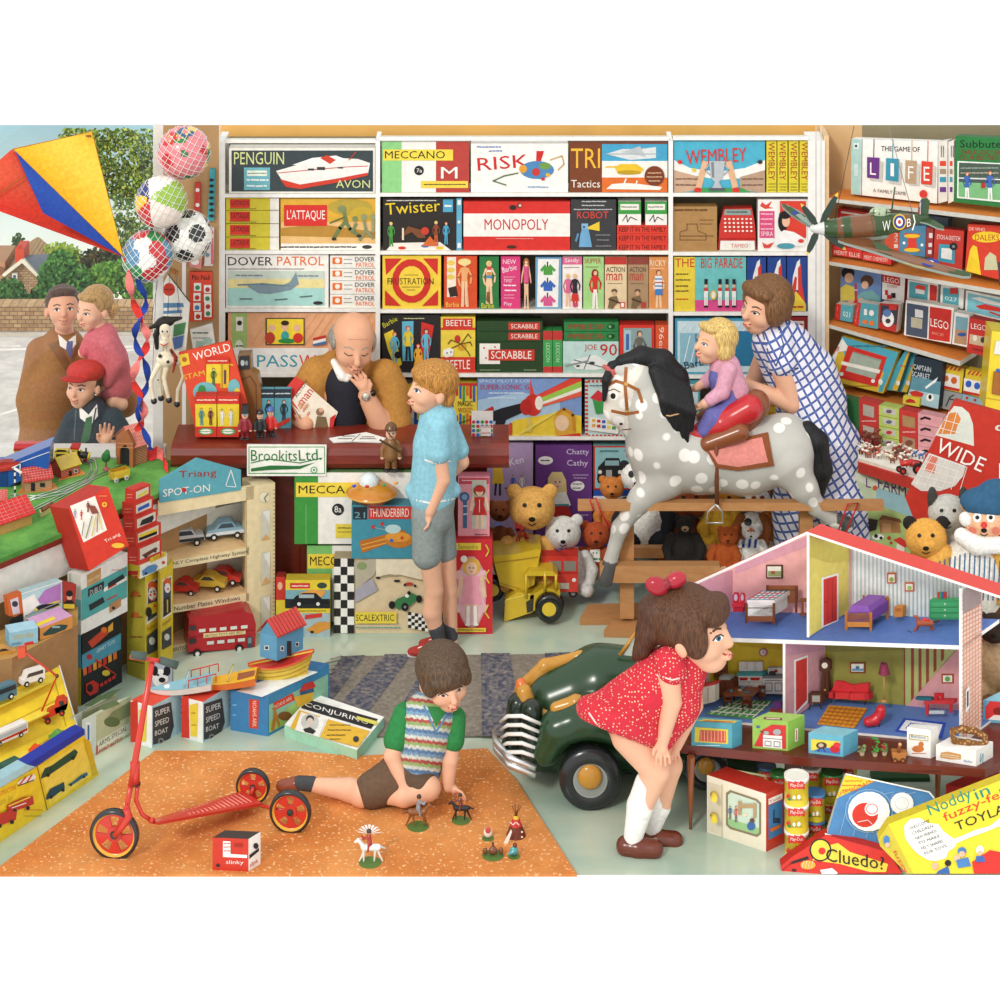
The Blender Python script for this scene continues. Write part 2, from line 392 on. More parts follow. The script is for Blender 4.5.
def _stone(s):
 def f(nt,b,c):
  tc=nt.nodes.new('ShaderNodeTexCoord'); sp=nt.nodes.new('ShaderNodeSeparateXYZ'); cb=nt.nodes.new('ShaderNodeCombineXYZ')
  nt.links.new(tc.outputs['Object'],sp.inputs[0]); nt.links.new(sp.outputs[0],cb.inputs[0]); nt.links.new(sp.outputs[2],cb.inputs[1])
  br=tex(nt,'Brick',cb.outputs[0],Scale=s); br.inputs['Color1'].default_value=col('B99A72'); br.inputs['Color2'].default_value=col('9A7B58'); br.inputs['Mortar'].default_value=col('7A6450'); br.inputs['Mortar Size'].default_value=.03
  return br.outputs['Color']
 return f
STONE=mat('stone_blocks',.9,build=_stone(9.0),noise=.15)
fbox('garden_wall','long low stone wall across the street behind the man','wall',-60,306,200,331,16.98,.15,'A88C66',m=STONE)
hs=thing('stone_house','stone cottage with slate roof and red chimney behind the trees','house',tuple(P(25,330,17.9)))
qbox('gable_wall',None,None,(3,274,21,262,24,262,46,281,46,330,3,330),front(17.9),.6,'C2A076',parent=hs,m=mat('house_stone',.9,build=_stone(14.0),noise=.12))
qbox('slate_roof',None,None,(22,259.5,46,258,58,279,41,280),front(17.88),.1,'6C7480',parent=hs)
qbox('roof_edge',None,None,(2,275,21,259.5,24,259.5,44,281,41,281,22,263,4,277),front(17.85),.04,'E6DFC8',parent=hs)
qbox('chimney',None,None,(15,249,24,249,24,263,15,266),front(17.87),.2,'D2492E','r 17 245 22 249 C23E28',parent=hs)
wd=qbox('window',None,None,(12,274,17,274,17,284,12,284),front(17.84),.03,'E8E4D8','r 13 275 16 283 4C5A68;l E8E4D8 .6 13 279 16 279',parent=hs)
fbox('roof_corner','corner of a brown roofed house at the left edge','house',-12,262,5,330,17.95,.4,'B98A62','p 8A5A3E -12 262 5 268 5 276 -12 272')
LEAF=mat('leaves',.85,noise=.25,nscale=9)
def tree(name,label,Y,blobs,cols,n,ls,trunk=None,core=True,seed=1,cat='tree'):
 rr=random.Random(seed); r=thing(name,label,cat,tuple(P(blobs[0][0],blobs[0][1],Y)),'trees across the street' if cat=='tree' else None)
 u=Y/FO
 b=B()
 tot=sum(q[2]*q[3] for q in blobs)
 for cx,cy,rx,ry in blobs:
  for k in range(int(n*rx*ry/tot)):
   a=rr.random()*6.283; rad=math.sqrt(rr.random())*1.0; x=cx+math.cos(a)*rx*rad; y=cy+math.sin(a)*ry*rad
   if y<126.5+ls: continue
   d=-abs(rr.gauss(0,.5))*min(rx,ry)*(1-rad*rad)**.5 - rr.random()*3 if core else rr.uniform(-12,12)
   p=P(x,y,Y+d*u); l=ls*u*rr.uniform(.6,1.3)
   t=Vc((rr.uniform(-1,1),rr.uniform(-.5,.5),rr.uniform(-1,1))).normalized(); s_=t.cross(Vc((rr.uniform(-.4,.4),-1,rr.uniform(-.2,.9)))).normalized()
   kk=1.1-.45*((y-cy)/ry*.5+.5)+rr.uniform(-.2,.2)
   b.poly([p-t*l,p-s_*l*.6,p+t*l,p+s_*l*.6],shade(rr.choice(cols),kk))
 b.build('foliage',r,LEAF)
 if core:
  g=Blob(Y,3)
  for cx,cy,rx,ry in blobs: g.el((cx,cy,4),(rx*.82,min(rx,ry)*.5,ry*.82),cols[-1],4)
  g.build('inner_foliage',r,LEAF)
 if trunk:
  g=B()
  for pts,w_ in trunk: g.tube([P(x,y,Y+d*u) for x,y,d in pts],[w_*u*(1-.7*i/(len(pts)-1)) for i in range(len(pts))],'5A4632',6)
  g.build('branch' if not core else 'trunk',r)
 return r
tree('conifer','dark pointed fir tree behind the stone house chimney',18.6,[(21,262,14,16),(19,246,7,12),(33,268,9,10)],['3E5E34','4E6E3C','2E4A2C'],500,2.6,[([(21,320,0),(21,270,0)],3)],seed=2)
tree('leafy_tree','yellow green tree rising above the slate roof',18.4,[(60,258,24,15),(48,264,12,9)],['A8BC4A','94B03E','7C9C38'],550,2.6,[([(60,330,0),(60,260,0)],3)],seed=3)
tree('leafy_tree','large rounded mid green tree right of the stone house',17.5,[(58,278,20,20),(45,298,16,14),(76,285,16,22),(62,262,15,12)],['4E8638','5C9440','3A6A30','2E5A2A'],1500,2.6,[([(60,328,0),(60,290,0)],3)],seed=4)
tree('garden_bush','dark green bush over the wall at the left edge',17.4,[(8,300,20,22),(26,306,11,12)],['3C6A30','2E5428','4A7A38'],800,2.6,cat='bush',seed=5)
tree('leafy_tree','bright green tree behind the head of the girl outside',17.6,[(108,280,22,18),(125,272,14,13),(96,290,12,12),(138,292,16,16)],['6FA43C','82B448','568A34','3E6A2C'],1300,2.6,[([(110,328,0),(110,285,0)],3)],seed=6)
tree('garden_bush','dark hedge between kite tail and window frame',18.0,[(120,258,30,18),(145,275,16,28),(92,262,14,12)],['3A4226','58602E','6A5430','2C3A20'],1000,2.4,cat='bush',seed=7)
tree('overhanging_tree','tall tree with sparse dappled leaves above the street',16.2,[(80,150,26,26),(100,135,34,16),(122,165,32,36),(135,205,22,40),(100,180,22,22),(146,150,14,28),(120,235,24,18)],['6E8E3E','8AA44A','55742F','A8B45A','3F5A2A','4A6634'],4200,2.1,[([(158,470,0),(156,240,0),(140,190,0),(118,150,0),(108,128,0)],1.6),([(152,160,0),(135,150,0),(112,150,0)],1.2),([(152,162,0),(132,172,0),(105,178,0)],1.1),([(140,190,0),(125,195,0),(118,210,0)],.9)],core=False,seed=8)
# ================= BACK SHELVING UNIT
SHY=12.7
unit=thing('shelving_unit','white built-in shelving full of boxed games on the back wall','shelving',tuple(P(516,563,SHY)))
WHT='F3F1EB'
b=B(front(12.89)); b.prism([front(12.89).at(*p) for p in ((220,138),(812,138),(812,552),(220,552))],(0,.03,0),'77725C'); b.build('back_panel',unit,WALLM)
for x0,x1 in ((218,225),(375.5,380),(668.5,673),(808,825)):
 pl=front(SHY-.012); b=B(pl); b.prism([pl.at(x0,563),pl.at(x1,563),pl.at(x1,141),pl.at(x0,141)],(0,.19,0),WHT,'DAD8D0')
 if x1>800: b.art('l C9C7C0 1 816 125 816 563;l D8D6D0 .8 821 125 821 563')
 b.build('upright',unit,GLOSS)
for xa,xb,ys in ((225,375.5,(139.5,194,250.5,308.5,373.5,431,548)),(380,668.5,(137,193,251,309.5,373.5,436.5,548)),(673,808,(136.5,193,252,312,375,436.5,548))):
 for i,y in enumerate(ys):
  pl=front(SHY-.01); b=B(pl); b.prism([pl.at(xa,y+3.6),pl.at(xb,y+3.6),pl.at(xb,y),pl.at(xa,y)],(0,.185 if i else .03,0),WHT,['D8D6CE','D8D6CE','C9C5B6','D8D6CE']); b.build('shelf',unit)
# ================= BOXES ON THE BACK SHELVES
SB=SHY+.004
def sb(name,label,x0,y0,x1,y1,c,art='',group=None,cat='box',dy=0,**k): return fbox(name,label,cat,x0,y0,x1,y1,SB+dy,.07,c,art,group,**k)
sb('boat_box','dark grey boat kit box with white motor cruiser picture',229,148,375,194,'F2EEE2','r 231.5 150.5 373 191.5 3C474A;t 234 152 284 164.5 D5DB96 PENGUIN;r 244 167.5 270 190 6FB4C0;r 247 170.5 267 176 E8EED8;w 2F7F86 248 266 173.3 2;w EAF4F0 247 268 180 3.5;w EAF4F0 247 268 186 3.5;p F1EDE6 276 171 300 164 318 160 340 158 358 159 370 163 368 174 340 181 300 188 285 185;p D0402E 280 179 300 184.5 340 178 368 172.5 367.5 175.5 340 182 300 189 286 187;l C8402E .8 278 173 310 170 345 167 368 166;p F7F4EE 292 165 312 158 336 155.5 348 160 330 164;p D2432F 320 158 327 155 336 160 330 164;r 308 168.5 314 170.5 3A4040;r 317 167 325 170 3A4040;r 338 167 343 168.5 3A4040;l C8402E .8 349 160 356 152;t 336 180 370 188 D5DB96 AVON')
for i,(a,c) in enumerate(((198.2,210),(210.6,223.3),(224,236.8),(237.4,250))):
 sb('board_game_box',['topmost','second from top','third from top','lowest'][i]+' of four yellow game boxes with red end labels',226,a,279,c,'D9CB3C',f't 232 {a+1.5} 250 {c-2} B32A22 L;r 230 {a+1} 250 {c-2} D5382C;t 231.5 {a+2.6} 249 {c-4} 4A1512 LATTAQUE;r 270 {a} 279 {c} F0EDE2;w 5A5020 230 256 {c-1.2} 1.3','yellow war game boxes stacked on the left shelf')
sb('board_game_box','war game box with green soldiers charging on golden ground',280.5,198.5,376,250.5,'DFAE3C','r 281 222 376 243.5 E9BE7A;p B98A3A 281 228 320 224 376 232 376 238 281 236;c B8A040 350 207 22 8;c C9AA38 362 214 12 7;r 284 205 327 226 D6342B;t 287 210 325 221 F4F0E6 L\'ATTAQUE;r 281 243.5 376 250.5 F4F1E8;w 222222 281 358 247 3;c 3A3A3A 367 247 5 2;l 6F7F4E 3.5 334 238 340 228 346 221 344 211;l 6F7F4E 3.5 358 235 350 229 345 220;c 7F8C5E 342 209 4 3.5;l 5F6C42 1.5 330 223 345 217;l 8A8F68 3 360 240 366 230 364 220;l 8A8F68 3 373 238 366 230;c 8F946E 364 217 3 3;l 7B845A 3 352 232 356 224;c 7B845A 355 219 2.8 2.8;c 9A9C74 373 217 3 3;l 9A9C74 3 373 232 373 221;c 3A3020 334 239 2.5 1.5;c 3A3020 359 236 2.5 1.5')
sb('board_game_box','white naval game box with grey flying boat over green sea',226,254.5,328.5,308.5,'F3F2EA','t 228 257 272.5 265.5 26262A DOVER;t 277 256.5 324 265.5 E8702C PATROL;w 333333 228 304 269 1.5;r 228 271 324.5 305.5 C9D6C8;r 228 279 324.5 291 E9DC9A;r 228 288 324.5 305.5 A9D9D1;w 7C8A92 236 262 275.5 3;w 7C8A92 298 318 276 3;p 7F97A0 247 286 262 283 280 286 290 282 296 272 299 284 291 290 270 294 258 293;l 6E8892 1.6 238 285 262 284 290 286;l 5E6E74 1.3 240 299 252 299;l 5E6E74 1.3 275 300 287 299;l 5E6E74 1.3 300 297 312 296;c 333333 318 303 5 1.8')
for i,(a,c) in enumerate(((255.5,268),(268.6,280.5),(281,294),(294.5,308.5))):
 sb('board_game_box',['top','second','third','bottom'][i]+' white box in stack beside the flying boat game',330,a,376,c,'F1EFE6',f'r 332.5 {a+2} 342 {c-4} E8742E;c F3EDE0 337.5 {(a+c)/2-1} 2.5;w 888888 344 352 {a+4} 1.5;w 888888 344 352 {a+8} 1.5;t 355 {a+1.5} 374.5 {a+6} 2A2A2E DOVER;t 356 {a+7} 374.5 {a+11.5} E8702C PATROL','white boxes stacked beside the flying boat game')
sb('board_game_box','peach and white word game box with family picture behind shopkeeper',228,313,376,373.5,'EBB184','r 232 313 247 352 A9C878;c E8EED8 239 346 4 6;w 2A2A2A 236 243 346 3;r 236 317 243 331 F0EEE0;c 333333 239.5 323 2.5;'+''.join(f'l E09A66 .5 {250+i*9} 346 {272+i*9} 314;' for i in range(13))+'r 265.5 318 304.5 345 3A3A30;r 267 319 303.5 344 F3D63C;c E8B898 272 328 3.5;c E8B898 285 327 3.5;c E8B898 297 328 3.5;c B5402E 270 338 5 6;c 3FA3A0 285 336 4 5;c 2F8A46 287 341 9 2.5;c D5382C 298 338 5 5;c 3A2618 285 323 4 2.5;r 230 348 376 373.5 F2F1EC;t 257 355 297.5 367 3AA0B4 PASS;t 299 355 316 367.5 E0483A W;p C93A2E 313 338 326 335 326 338 313 341;p F3F1EA 313 341 326 338 326 341 313 344;p 4A78B0 313 344 326 341 326 344 313 346')
MEC='r {a} {y0} {b} {y1} {c}'
sb('construction_set_box','construction set box with green, white and red bands on top shelf',382,141.5,469,193,'F1EFE6','r 382 141.5 401.5 193 8FCF86;r 436 141.5 469 193 B8433A;r 383 149.5 453 160.5 EED64A;t 385 151 445 158.5 2A2620 MECCANO;c 26262A 419 170.5 4.8;t 416.5 168.5 422 172.5 F0F0E8 7a;t 441 167 457.5 178.5 F4F2EA M;r 421 181 468 188 EBCF4C;w 2A2620 424 466 184.5 2')
sb('board_game_box','white strategy game box with red slanted title and small globe',471,143.5,568,193,'F4F1EA','w 3A68B0 477 502 147 2.4;w 3A68B0 489 502 151 2.4;T 478 171 529 167 13 CC2A28 RISK;p CC2A28 536.5 151 544 151 540 164 536 164;c 4F86B8 537 170 17 9;c 6F9A4A 545 166 6 3.5;c E0A030 523 169 4 4;c C43A34 536 172 4 4;c E0B040 548 175 2.5 2;c C43A34 543 179 2 1.6;l 4A6A42 1.2 493 181 504 176 518 173;l 4A6A42 1.2 493 181 506 185;l C09A50 1 550 160 562 156 564 164 558 170;w 7FA8C8 528 548 187 2.6')
sb('board_game_box','brown and striped tactics game box with jet, tank and warship',569.5,142,667.5,193,'7A4024','r 602 144 667.5 162 46A3C8;r 602 161 667.5 177.5 F2EEE4;r 602 177.5 667.5 192 E0702E;t 571 148.5 600 168 F0B83A TRI;t 571 180 600 187.5 F2EBDC Tactics;p D9DDDC 606 154 622 149 640 149 656 147 656 158 630 160;p B8C0C0 622 152 640 146 646 157;l A9B2B4 1 606 154 656 154;p E8C02E 615 168 620 164 636 164 644 169 640 174 618 174;l E8C02E 1.5 606 167 620 166.5;c C09A20 629 172.5 12 2.2;p F2EEE4 606 189 612 184 626 183 640 184 662 187 660 190;l F2EEE4 1.5 624 184 626 179;l F2EEE4 1.5 636 185 637 181;c 7A3A20 654.5 176 10;w D9B890 648 661 173 2;w D9B890 647 662 177 2;w D9B890 649 660 181 2')
sb('party_game_box','black party game box with children bending on a spotted mat',383,198.5,456,251,'2E2A28','w D8D8D0 387 436 200.5 2;T 386 215 440.5 211 11.5 EBCB2E Twister;r 443 199.5 453 212 4FA3C4;w F0F0E8 445 451 206 4;p F1E9DC 386 251 392 243 440 242 452 251;c D5382C 402 248 4 1.6;c 3F78B8 425 246 4 1.6;c E8C02E 440 248 4 1.6;f 4F9A46 391 246 24 4F9A46 E8D060;p 7A4A2C 400 238 408 226 422 230 426 238 418 238 412 232;c C8402E 425 231 4 4;p D56A34 422 246 430 236 438 246;f 8A4A2E 436 245 24 D0602E E8D060;f 4FA3C4 446 244 22 4FA3C4 B86A3A;r 402 228 404 240 E8D8B8')
sb('party_game_box','narrow light blue spine beside the black party game',456.5,198.5,461.8,251,'63A9C6','r 457.5 200 460.8 205 E8F0EC;c E8F0EC 459 222 1.6;r 457.5 243 460.8 248 E8F0EC')
sb('board_game_box','red property trading game box with broad white middle band',463.5,201.5,570,251,'D6322B','r 463.5 213.5 570 236.5 F3EEE6;t 484.5 219 548.5 230 C42A28 MONOPOLY;c 2A2A2A 513 207.5 3.5 2.5;c 3A3A3A 519.5 205.5 2.5;c E8B898 520 205.5 1.5;w E8A8A0 496 534 238.6 1.5;c 4A2A20 511.5 247 5 1.6')
sb('toy_box','black toy box with blue electric robot and yellow beam',570.8,199.5,616,251.5,'3C3C3E','w BCBCBC 582 606 201.5 2.4;w BCBCBC 582 604 205.5 2.4;w BCBCBC 574 612 209.5 2.2;t 577 211.5 608.5 218.5 D9463A ROBOT;p 6FA6CC 580 236 582 228 588 226 590 236 592 247 579 247;r 581.5 223.5 588 229 84B4D2;p EAC83A 588 227 599.5 221.5 599.5 231 588 229;l 5F92B8 2 578 234 576 241;c 3A5A78 584 227 1.2;w 9A9A9A 596 611 235 1.6;w 9A9A9A 597 609 240 1.6;w 9A9A9A 596 611 246 1.6',side='2A2A2C')
for i,(a,b_,nm) in enumerate(((618.5,641,'left'),(645.5,667,'right'))):
 sb('small_game_box',nm+' of two white and green boxes on the red stack',a,201.5,b_,225,'F0EEE6',f'r {a} 201.5 {b_} 214 3E9A44;r {a+2} 204 {b_-2} 210 EEEADC;w 3A3A3A {a+3} {b_-4} 207 2;l 333333 .8 {a+4} 221 {a+8} 215 {a+9} 222 {a+12} 217 {b_-4} 220','white and green boxes on the red stack')
for i,(a,c) in enumerate(((225.3,233.3),(233.6,242),(242.3,251.2))):
 sb('board_game_box',['top','middle','bottom'][i]+' flat red box of the stack under two green topped boxes',617,a,668,c,'DD4030',f'T 619 {c-1.5} 666 {c-1.5} 5 5A1410 KEEP IT IN THE FAMILY','red family game boxes')
sb('board_game_box','football game box with silver cup held up in a stadium',673.5,141.5,765,193,'4DAFC9','p F3EEE6 674 160 690 168 718 172 745 168 765 160 765 176 720 180 674 172;p C9A68A 674 170 700 177 700 190 674 193;p B99A80 765 170 740 177 740 190 765 193;w 7A5A48 676 700 179 3;w 7A5A48 742 764 179 3;w 7A5A48 676 700 185 3;w 7A5A48 742 764 185 3;p 3F9A52 690 193 702 188 742 188 752 193;T 686.5 164.5 747 161.5 14 D0352D WEMBLEY;l E0B48C 6 699 186 705 163;l E0B48C 6 735 186 729 163;c D0352D 698 190 4 2.5;c D0352D 736 190 4 2.5;p B8BEC2 709 161 725 161 723 178 719 182 722 188 712 188 715 182 711 178;l A8AEB2 1.4 709 165 705 170 710 175;l A8AEB2 1.4 725 165 729 170 724 175;p 7E868C 711 162 714 162 714 178 712 177;r 709 188 725 191 5A5E62;c D0352D 680 162 2.5 2;c 333333 760 162 2.5 2;c D8C83A 694 170 2 2')
for i,(a,c) in enumerate(((766.5,776.5),(777.5,787.5),(788.7,798.5),(799.6,808))):
 sb('board_game_box',['first','second','third','last'][i]+' yellow upright spine after the football stadium box',a,141,c,193,'DCCB38',f'T {a+2} 142.5 {a+2} 180 6.2 A83A24 WEMBLEY;w 6A5A20 {a+2} {c-1} 184 1.5;w 6A5A20 {a+2} {c-1} 187 1.5;w 6A5A20 {a+2} {c-1} 190 1.5','yellow spines on the top shelf')
sb('cardboard_carton','plain brown cardboard carton printed with a cash register outline',672.8,206.5,717,252,'AD8450','w 6A4826 675 708 210 4;l 7A5630 .8 680 240 680 232 687 230 687 224 697 224 698 231 706 234 706 240 680 240;l 7A5630 .8 680 236 706 236;w 7A5630 700 714 220 1.8;w 7A5630 700 712 224 1.8;w 7A5630 700 714 236 1.8')
cr=thing('toy_cash_register','bright red toy cash register with white keys on shelf','cash register',tuple(P(737,252,SB)))
qbox('register_body',None,None,(718,251.5,719.5,225,724,209,752,208,755,225,756.5,251.5),front(SB+.02),.06,'D2362E','p B42A24 719.5 238 755.5 238 755.5 240 719.5 240',parent=cr,m=GLOSS)
qbox('price_window',None,None,(725,209.5,750,209.5,751.5,215,724,215),front(SB+.016),.01,'8FA29A','w 4A5A58 727 749 212 3',parent=cr)
b=B(front(SB+.01))
for r_ in range(4):
 for k in range(7): b.circ(725+k*4.3+r_*.2,219+r_*4,1.2,1,'F1E6D6')
b.build('keys',cr)
qbox('drawer',None,None,(720.5,241,754.5,241,755,250,720,250),front(SB+.012),.02,'F1EEE6','r 724 243 751 248.5 E8E4DA;t 731 243.8 748 247.6 C8362C TAMEO',parent=cr)
sb('toy_box','white nursing kit box with dark haired girl in white',758,199.5,808.5,252,'F2EFE8','p D9483A 762 202 766 205 772 201 769 207 774 208 765 209 760 206;r 759.5 211 774.5 238 D9507E;w F2D8E0 761 773 214 2;w F2D8E0 761 773 219 2;w F2D8E0 761 773 224 2;w F2D8E0 761 773 229 2;t 761 231.5 773 236 F4E6EC SPIRA;p D9483A 762 242 767 245 774 242 770 248 764 248;p D9402F 780 201 806 201 806 238 786 236 780 222;c 1E1A1C 783 222 5 10;c E8B898 786 221 4 6;c 1E1A1C 785 215 6 4;p F4F2EE 774 246 776 236 784 230 794 232 804 238 804 246;c 4F9AA8 786 246 9 3;c D9402F 801 241 3 2')
sb('board_game_box','toy soldier marching game box in yellow, teal and pink',674,257,746,312,'6FC0BE','r 674 257 695 312 E8CF42;r 695 300 746 312 D8508C;t 675 258.5 694.5 267 C8342C THE;t 701 258 742.5 268 D0402F BIG PARADE;w 4A3A20 676 688 274 2.5;w 4A3A20 676 690 280 2.5;w 4A3A20 676 688 286 2.5;w 4A3A20 676 690 291 2.5;w C8342C 676 688 299 2.5;'+''.join(f'r {x-1.6} 279 {x+1.6} 284.5 22242A;c E8B898 {x} 286 1.6;r {x-2} 288 {x+2} 297 EFEDE8;r {x-2} 288 {x+2} 291 C83A30;l EFEDE8 1.5 {x-1} 297 {x-1} 307;l EFEDE8 1.5 {x+1} 297 {x+1} 307;r {x-2} 305.5 {x+2} 307.5 22242A;' for x in (706,720,727,734))+'c D8B83A 713.5 295 3.2 5;c F0E8D0 713.5 295 2 3.6')
for i,(a,c) in enumerate(((747,766),(767.5,786),(787,807))):
 sb('rocket_toy_box',['left','middle','right'][i]+' blue space rocket box behind the woman in checks',a,257,c,312,'27478F',f'p E8E8E4 {a+6} 276 {a+10} 262 {a+13} 259 {a+13} 266 {a+11} 290 {a+5} 290;p D2392E {a+2} 300 {a+8} 276 {a+10} 278 {a+8} 302;p D2392E {a+11} 268 {a+14} 264 {a+15} 285 {a+18} 302 {a+11} 296;p E8C93C {a+1} 304 {a+9} 291 {c-1} 304 {c-1} 311 {a} 311;w B04028 {a+3} {c-2} 307 4','blue rocket boxes')
sb('board_game_box','yellow game box with a red ring and four red corners',382.5,255.5,441,309,'F0CF45','p CC3328 385 258.5 402 258.5 386 275;p CC3328 438 258.5 423 258.5 437.5 275;p CC3328 385 305.5 385 290 401 306;p CC3328 438 305.5 438 290 422 306;c CC3328 411.5 281 19.5 22;c F0CF45 411.5 281 13 15;t 387.5 278 433.5 284.5 3A2414 FRUSTRATION;w 5A3A20 404 419 275 1.4;w 5A3A20 402 420 287 1.4;w 5A3A20 407 415 290 1.4',side='B89A30')
dg='fashion doll boxes on the middle shelf'
sb('doll_box','orange doll box showing blonde doll in swimsuit and accessories',444,256,477,309,'D9512B','r 447 257 456 297 F1E6D0;c E8C860 451 263 4 2.6;c E8C860 451 270 4 2.6;c E8C860 451 277 4 2.6;p 3A2A26 448 288 456 286 458 296 450 297;f E9A86A 464.5 306 46 F0C8A0 F0D890 F0C8A0;c F0D890 464.5 262 6.5 3.5;l F0C8A0 2.2 463 304 463 282;l F0C8A0 2.2 466 304 466 282;t 446 302 459 307 F4D060 Barbie',dg)
sb('doll_box','dark green doll box with doll in striped swimsuit',479.5,256.5,498.8,309,'2F7A42','f F0C8A0 489 303 42 F0C8A0 E8D070;r 486.8 266.5 491.5 270 D94A3A;r 487 270 491.3 272 F0EDE0;r 487 272 491.3 275 D98A3A;r 486.5 275.5 491.8 278 4F8AC0;p 8A5A3A 487 292 490 292 488 303 486 300;t 481.5 303 494 308 E8D84A Barbie',dg)
sb('doll_box','bright pink doll box with white handwriting only',501,256.5,520.3,309.5,'D93F79','t 503 259.5 516 264 F8E0EA NEW;T 503 273 517 269.5 5.5 F8E0EA Barbie;w F0B8D0 504 515 277 1.6;t 504 279 512.5 282.5 F8E0EA TWIST;w F8E0EA 504 516 285.5 3;w F8E0EA 505 516 290.5 3;w F0B8D0 504 514 295 1.5;w F0B8D0 504 514 298 1.5;t 504 302 512 306.5 F8E0EA Play',dg)
dl=thing('fashion_doll','slim auburn haired doll in pink standing between pink and blue boxes','doll',tuple(P(526,309,SB)))
g=Blob(SB,.5); g.path([(525,306,0),(525.3,285,0),(525.6,277,0)],[.8,1.2,1.8],'EFC2A0',.6).path([(528,306,0),(527.3,285,0),(526.8,277,0)],[.8,1.2,1.8],'EFC2A0',.6).el((525,308,-1),(1.3,1.6,.9),'EFC2A0').el((528.3,308,-1),(1.3,1.6,.9),'EFC2A0')
g.path([(526.3,277,0),(526.3,266,0)],[2,2.2],'EFC2A0',.8).path([(524,267,0),(522.3,275,0),(521.5,283,0)],[1,.8,.6],'EFC2A0',.5).path([(528.6,267,0),(530,275,0),(531,283,0)],[1,.8,.6],'EFC2A0',.5).el((526.3,262,0),(1.9,2,2.5),'EFC2A0',.5); g.build('body',dl)
g=Blob(SB,.5); g.path([(526.3,277,0),(526.3,267.5,0)],[2.7,2.9],'D95A86',.8).path([(526.3,281,0),(526.3,277,0)],[2.9,2.6],'D95A86',.8); g.build('swimsuit',dl,CLOTH)
g=Blob(SB,.5); g.el((526.3,260.8,.7),(2.6,2.4,2.9),'A4653A').cap((524.3,262,1),(524,269,1),1,.7,'A4653A').cap((528.3,262,1),(528.8,269,1),1,.7,'A4653A'); g.build('hair',dl,HAIR)
sb('doll_clothes_box','pale blue clothes box with green, blue and pink jackets on hangers',535.5,257.5,561.5,310,'74A4C6','p F0EEE8 538 259 559 259 558 307 537 307;'+''.join(f'p {c} 540 {y+6} 545 {y} 547.5 {y+4} 550 {y} 556 {y+6} 554 {y+8} 552.5 {y+6} 552.5 {y+11} 543.5 {y+11} 543.5 {y+6} 542 {y+8};l 1E1E22 1.2 547.5 {y+3} 547.5 {y-2};' for y,c in ((264,'4F9E42'),(280,'3A66B8'),(295,'D95A90'))),dg)
sb('doll_box','white and pink doll box with two dancing dolls',562.5,257,582,310,'F2EAE4','r 562.5 257 582 264.5 D96A90;T 565 263.5 579 263 5 F8F0F0 Sindy;w 6A5A5A 564 580 267.5 1.3;f D96A90 568 306 32 E8B898 E8C860;f 2A2A30 575 306 32 D2392E E8C860;p D2392E 572 294 578 294 579 301 571 301;c C84A70 575 305 2.4',dg)
sb('doll_box','light green doll box with long haired doll in red playsuit',583.3,256.8,603.8,310,'A6D486','t 584.5 258.5 601 263.5 A83A2E SKIPPER;w 6A4A3A 586 598 267 1.4;c 8A2E1E 595 274 3.5 5;f D2362E 595 308 38 F3EAE0 8A2E1E;l F3EAE0 1.8 594 308 594.3 290;l F3EAE0 1.8 597 306 596 290',dg)
def soldierbox(x0,x1,base,top,txt1,txt2,lbl,art2=''):
 sb('soldier_figure_box',lbl,x0,257,x1,310.5,base,f'r {x0} 257 {x1} 264.5 {top};t {x0+1.5} 267 {x1-2.5} 272 {txt1} ACTION;t {x0+1.5} 273.5 {x1-5} 280.5 {txt2} man;w 6A5A48 {x0+3} {x1-5} 283.5 1.2;c 6A5640 {x0+9.5} 291 3 2.2;c D8A888 {x0+9.5} 293.5 2 2.4;p 7A6444 {x0+3} 308 {x0+5} 297 {x0+12} 296 {x0+14} 302 {x0+10} 306 {x0+8} 309;l 3A3028 1.4 {x0+4} 299 {x0+15} 303;'+art2,'soldier figure boxes')
soldierbox(604.8,627.3,'E6CDA4','BE3A30','22201E','C8342C','cream soldier figure box with red top on the middle shelf','r 620 302 625 308 D2443A;r 621 303 624 307 F3EEE6;l 8A7A60 .8 627 258 627 310')
soldierbox(628,648.3,'AC8C6A','8E4438','5A4A3C','C04A3A','brown shaded soldier figure box beside the cream one','r 641 302 646 308 B8443A')
sb('soldier_figure_box','orange figure box with man in striped beach shirt',648.9,257,668.3,310,'DB9152','t 650 260 666 266 F0E0C8 RICKY;w F0D8B8 651 664 268.5 1.3;f EFC8A0 658.5 307 37 EFC8A0 8A4A2A;r 655 276 662 290 E8EEF0;l 3F6EB0 1.2 655 279 662 279;l C84A3A 1.2 655 282.5 662 282.5;l 3F6EB0 1.2 655 286 662 286;r 655 289 662.5 295 3F7EC0')
sb('doll_box','black doll wardrobe box with three tilted colour panels',382,315,440.5,374,'2B292B','T 384 328 398 320.5 5 D6D23A Barbie;w C8C890 404 424 318.5 2;p E8D03A 384 334 393 329.5 402 364 396 369 388 350;p 63B7D2 402 321.5 413.5 321 413 361 402.5 361;p D2352E 421.5 322 434 325.5 428 361 420 361;f 63B7D2 394.5 362 30 63B7D2 C8402E;c 222222 398 355 3.5;f E8CC3A 408 360 34 22242A C8402E;f 63B7D2 426 361 32 63B7D2 2A2A2A;f E8A83A 418 372 28 E8A83A C8402E;p E8A83A 412 374 416 355 422 355 426 374')
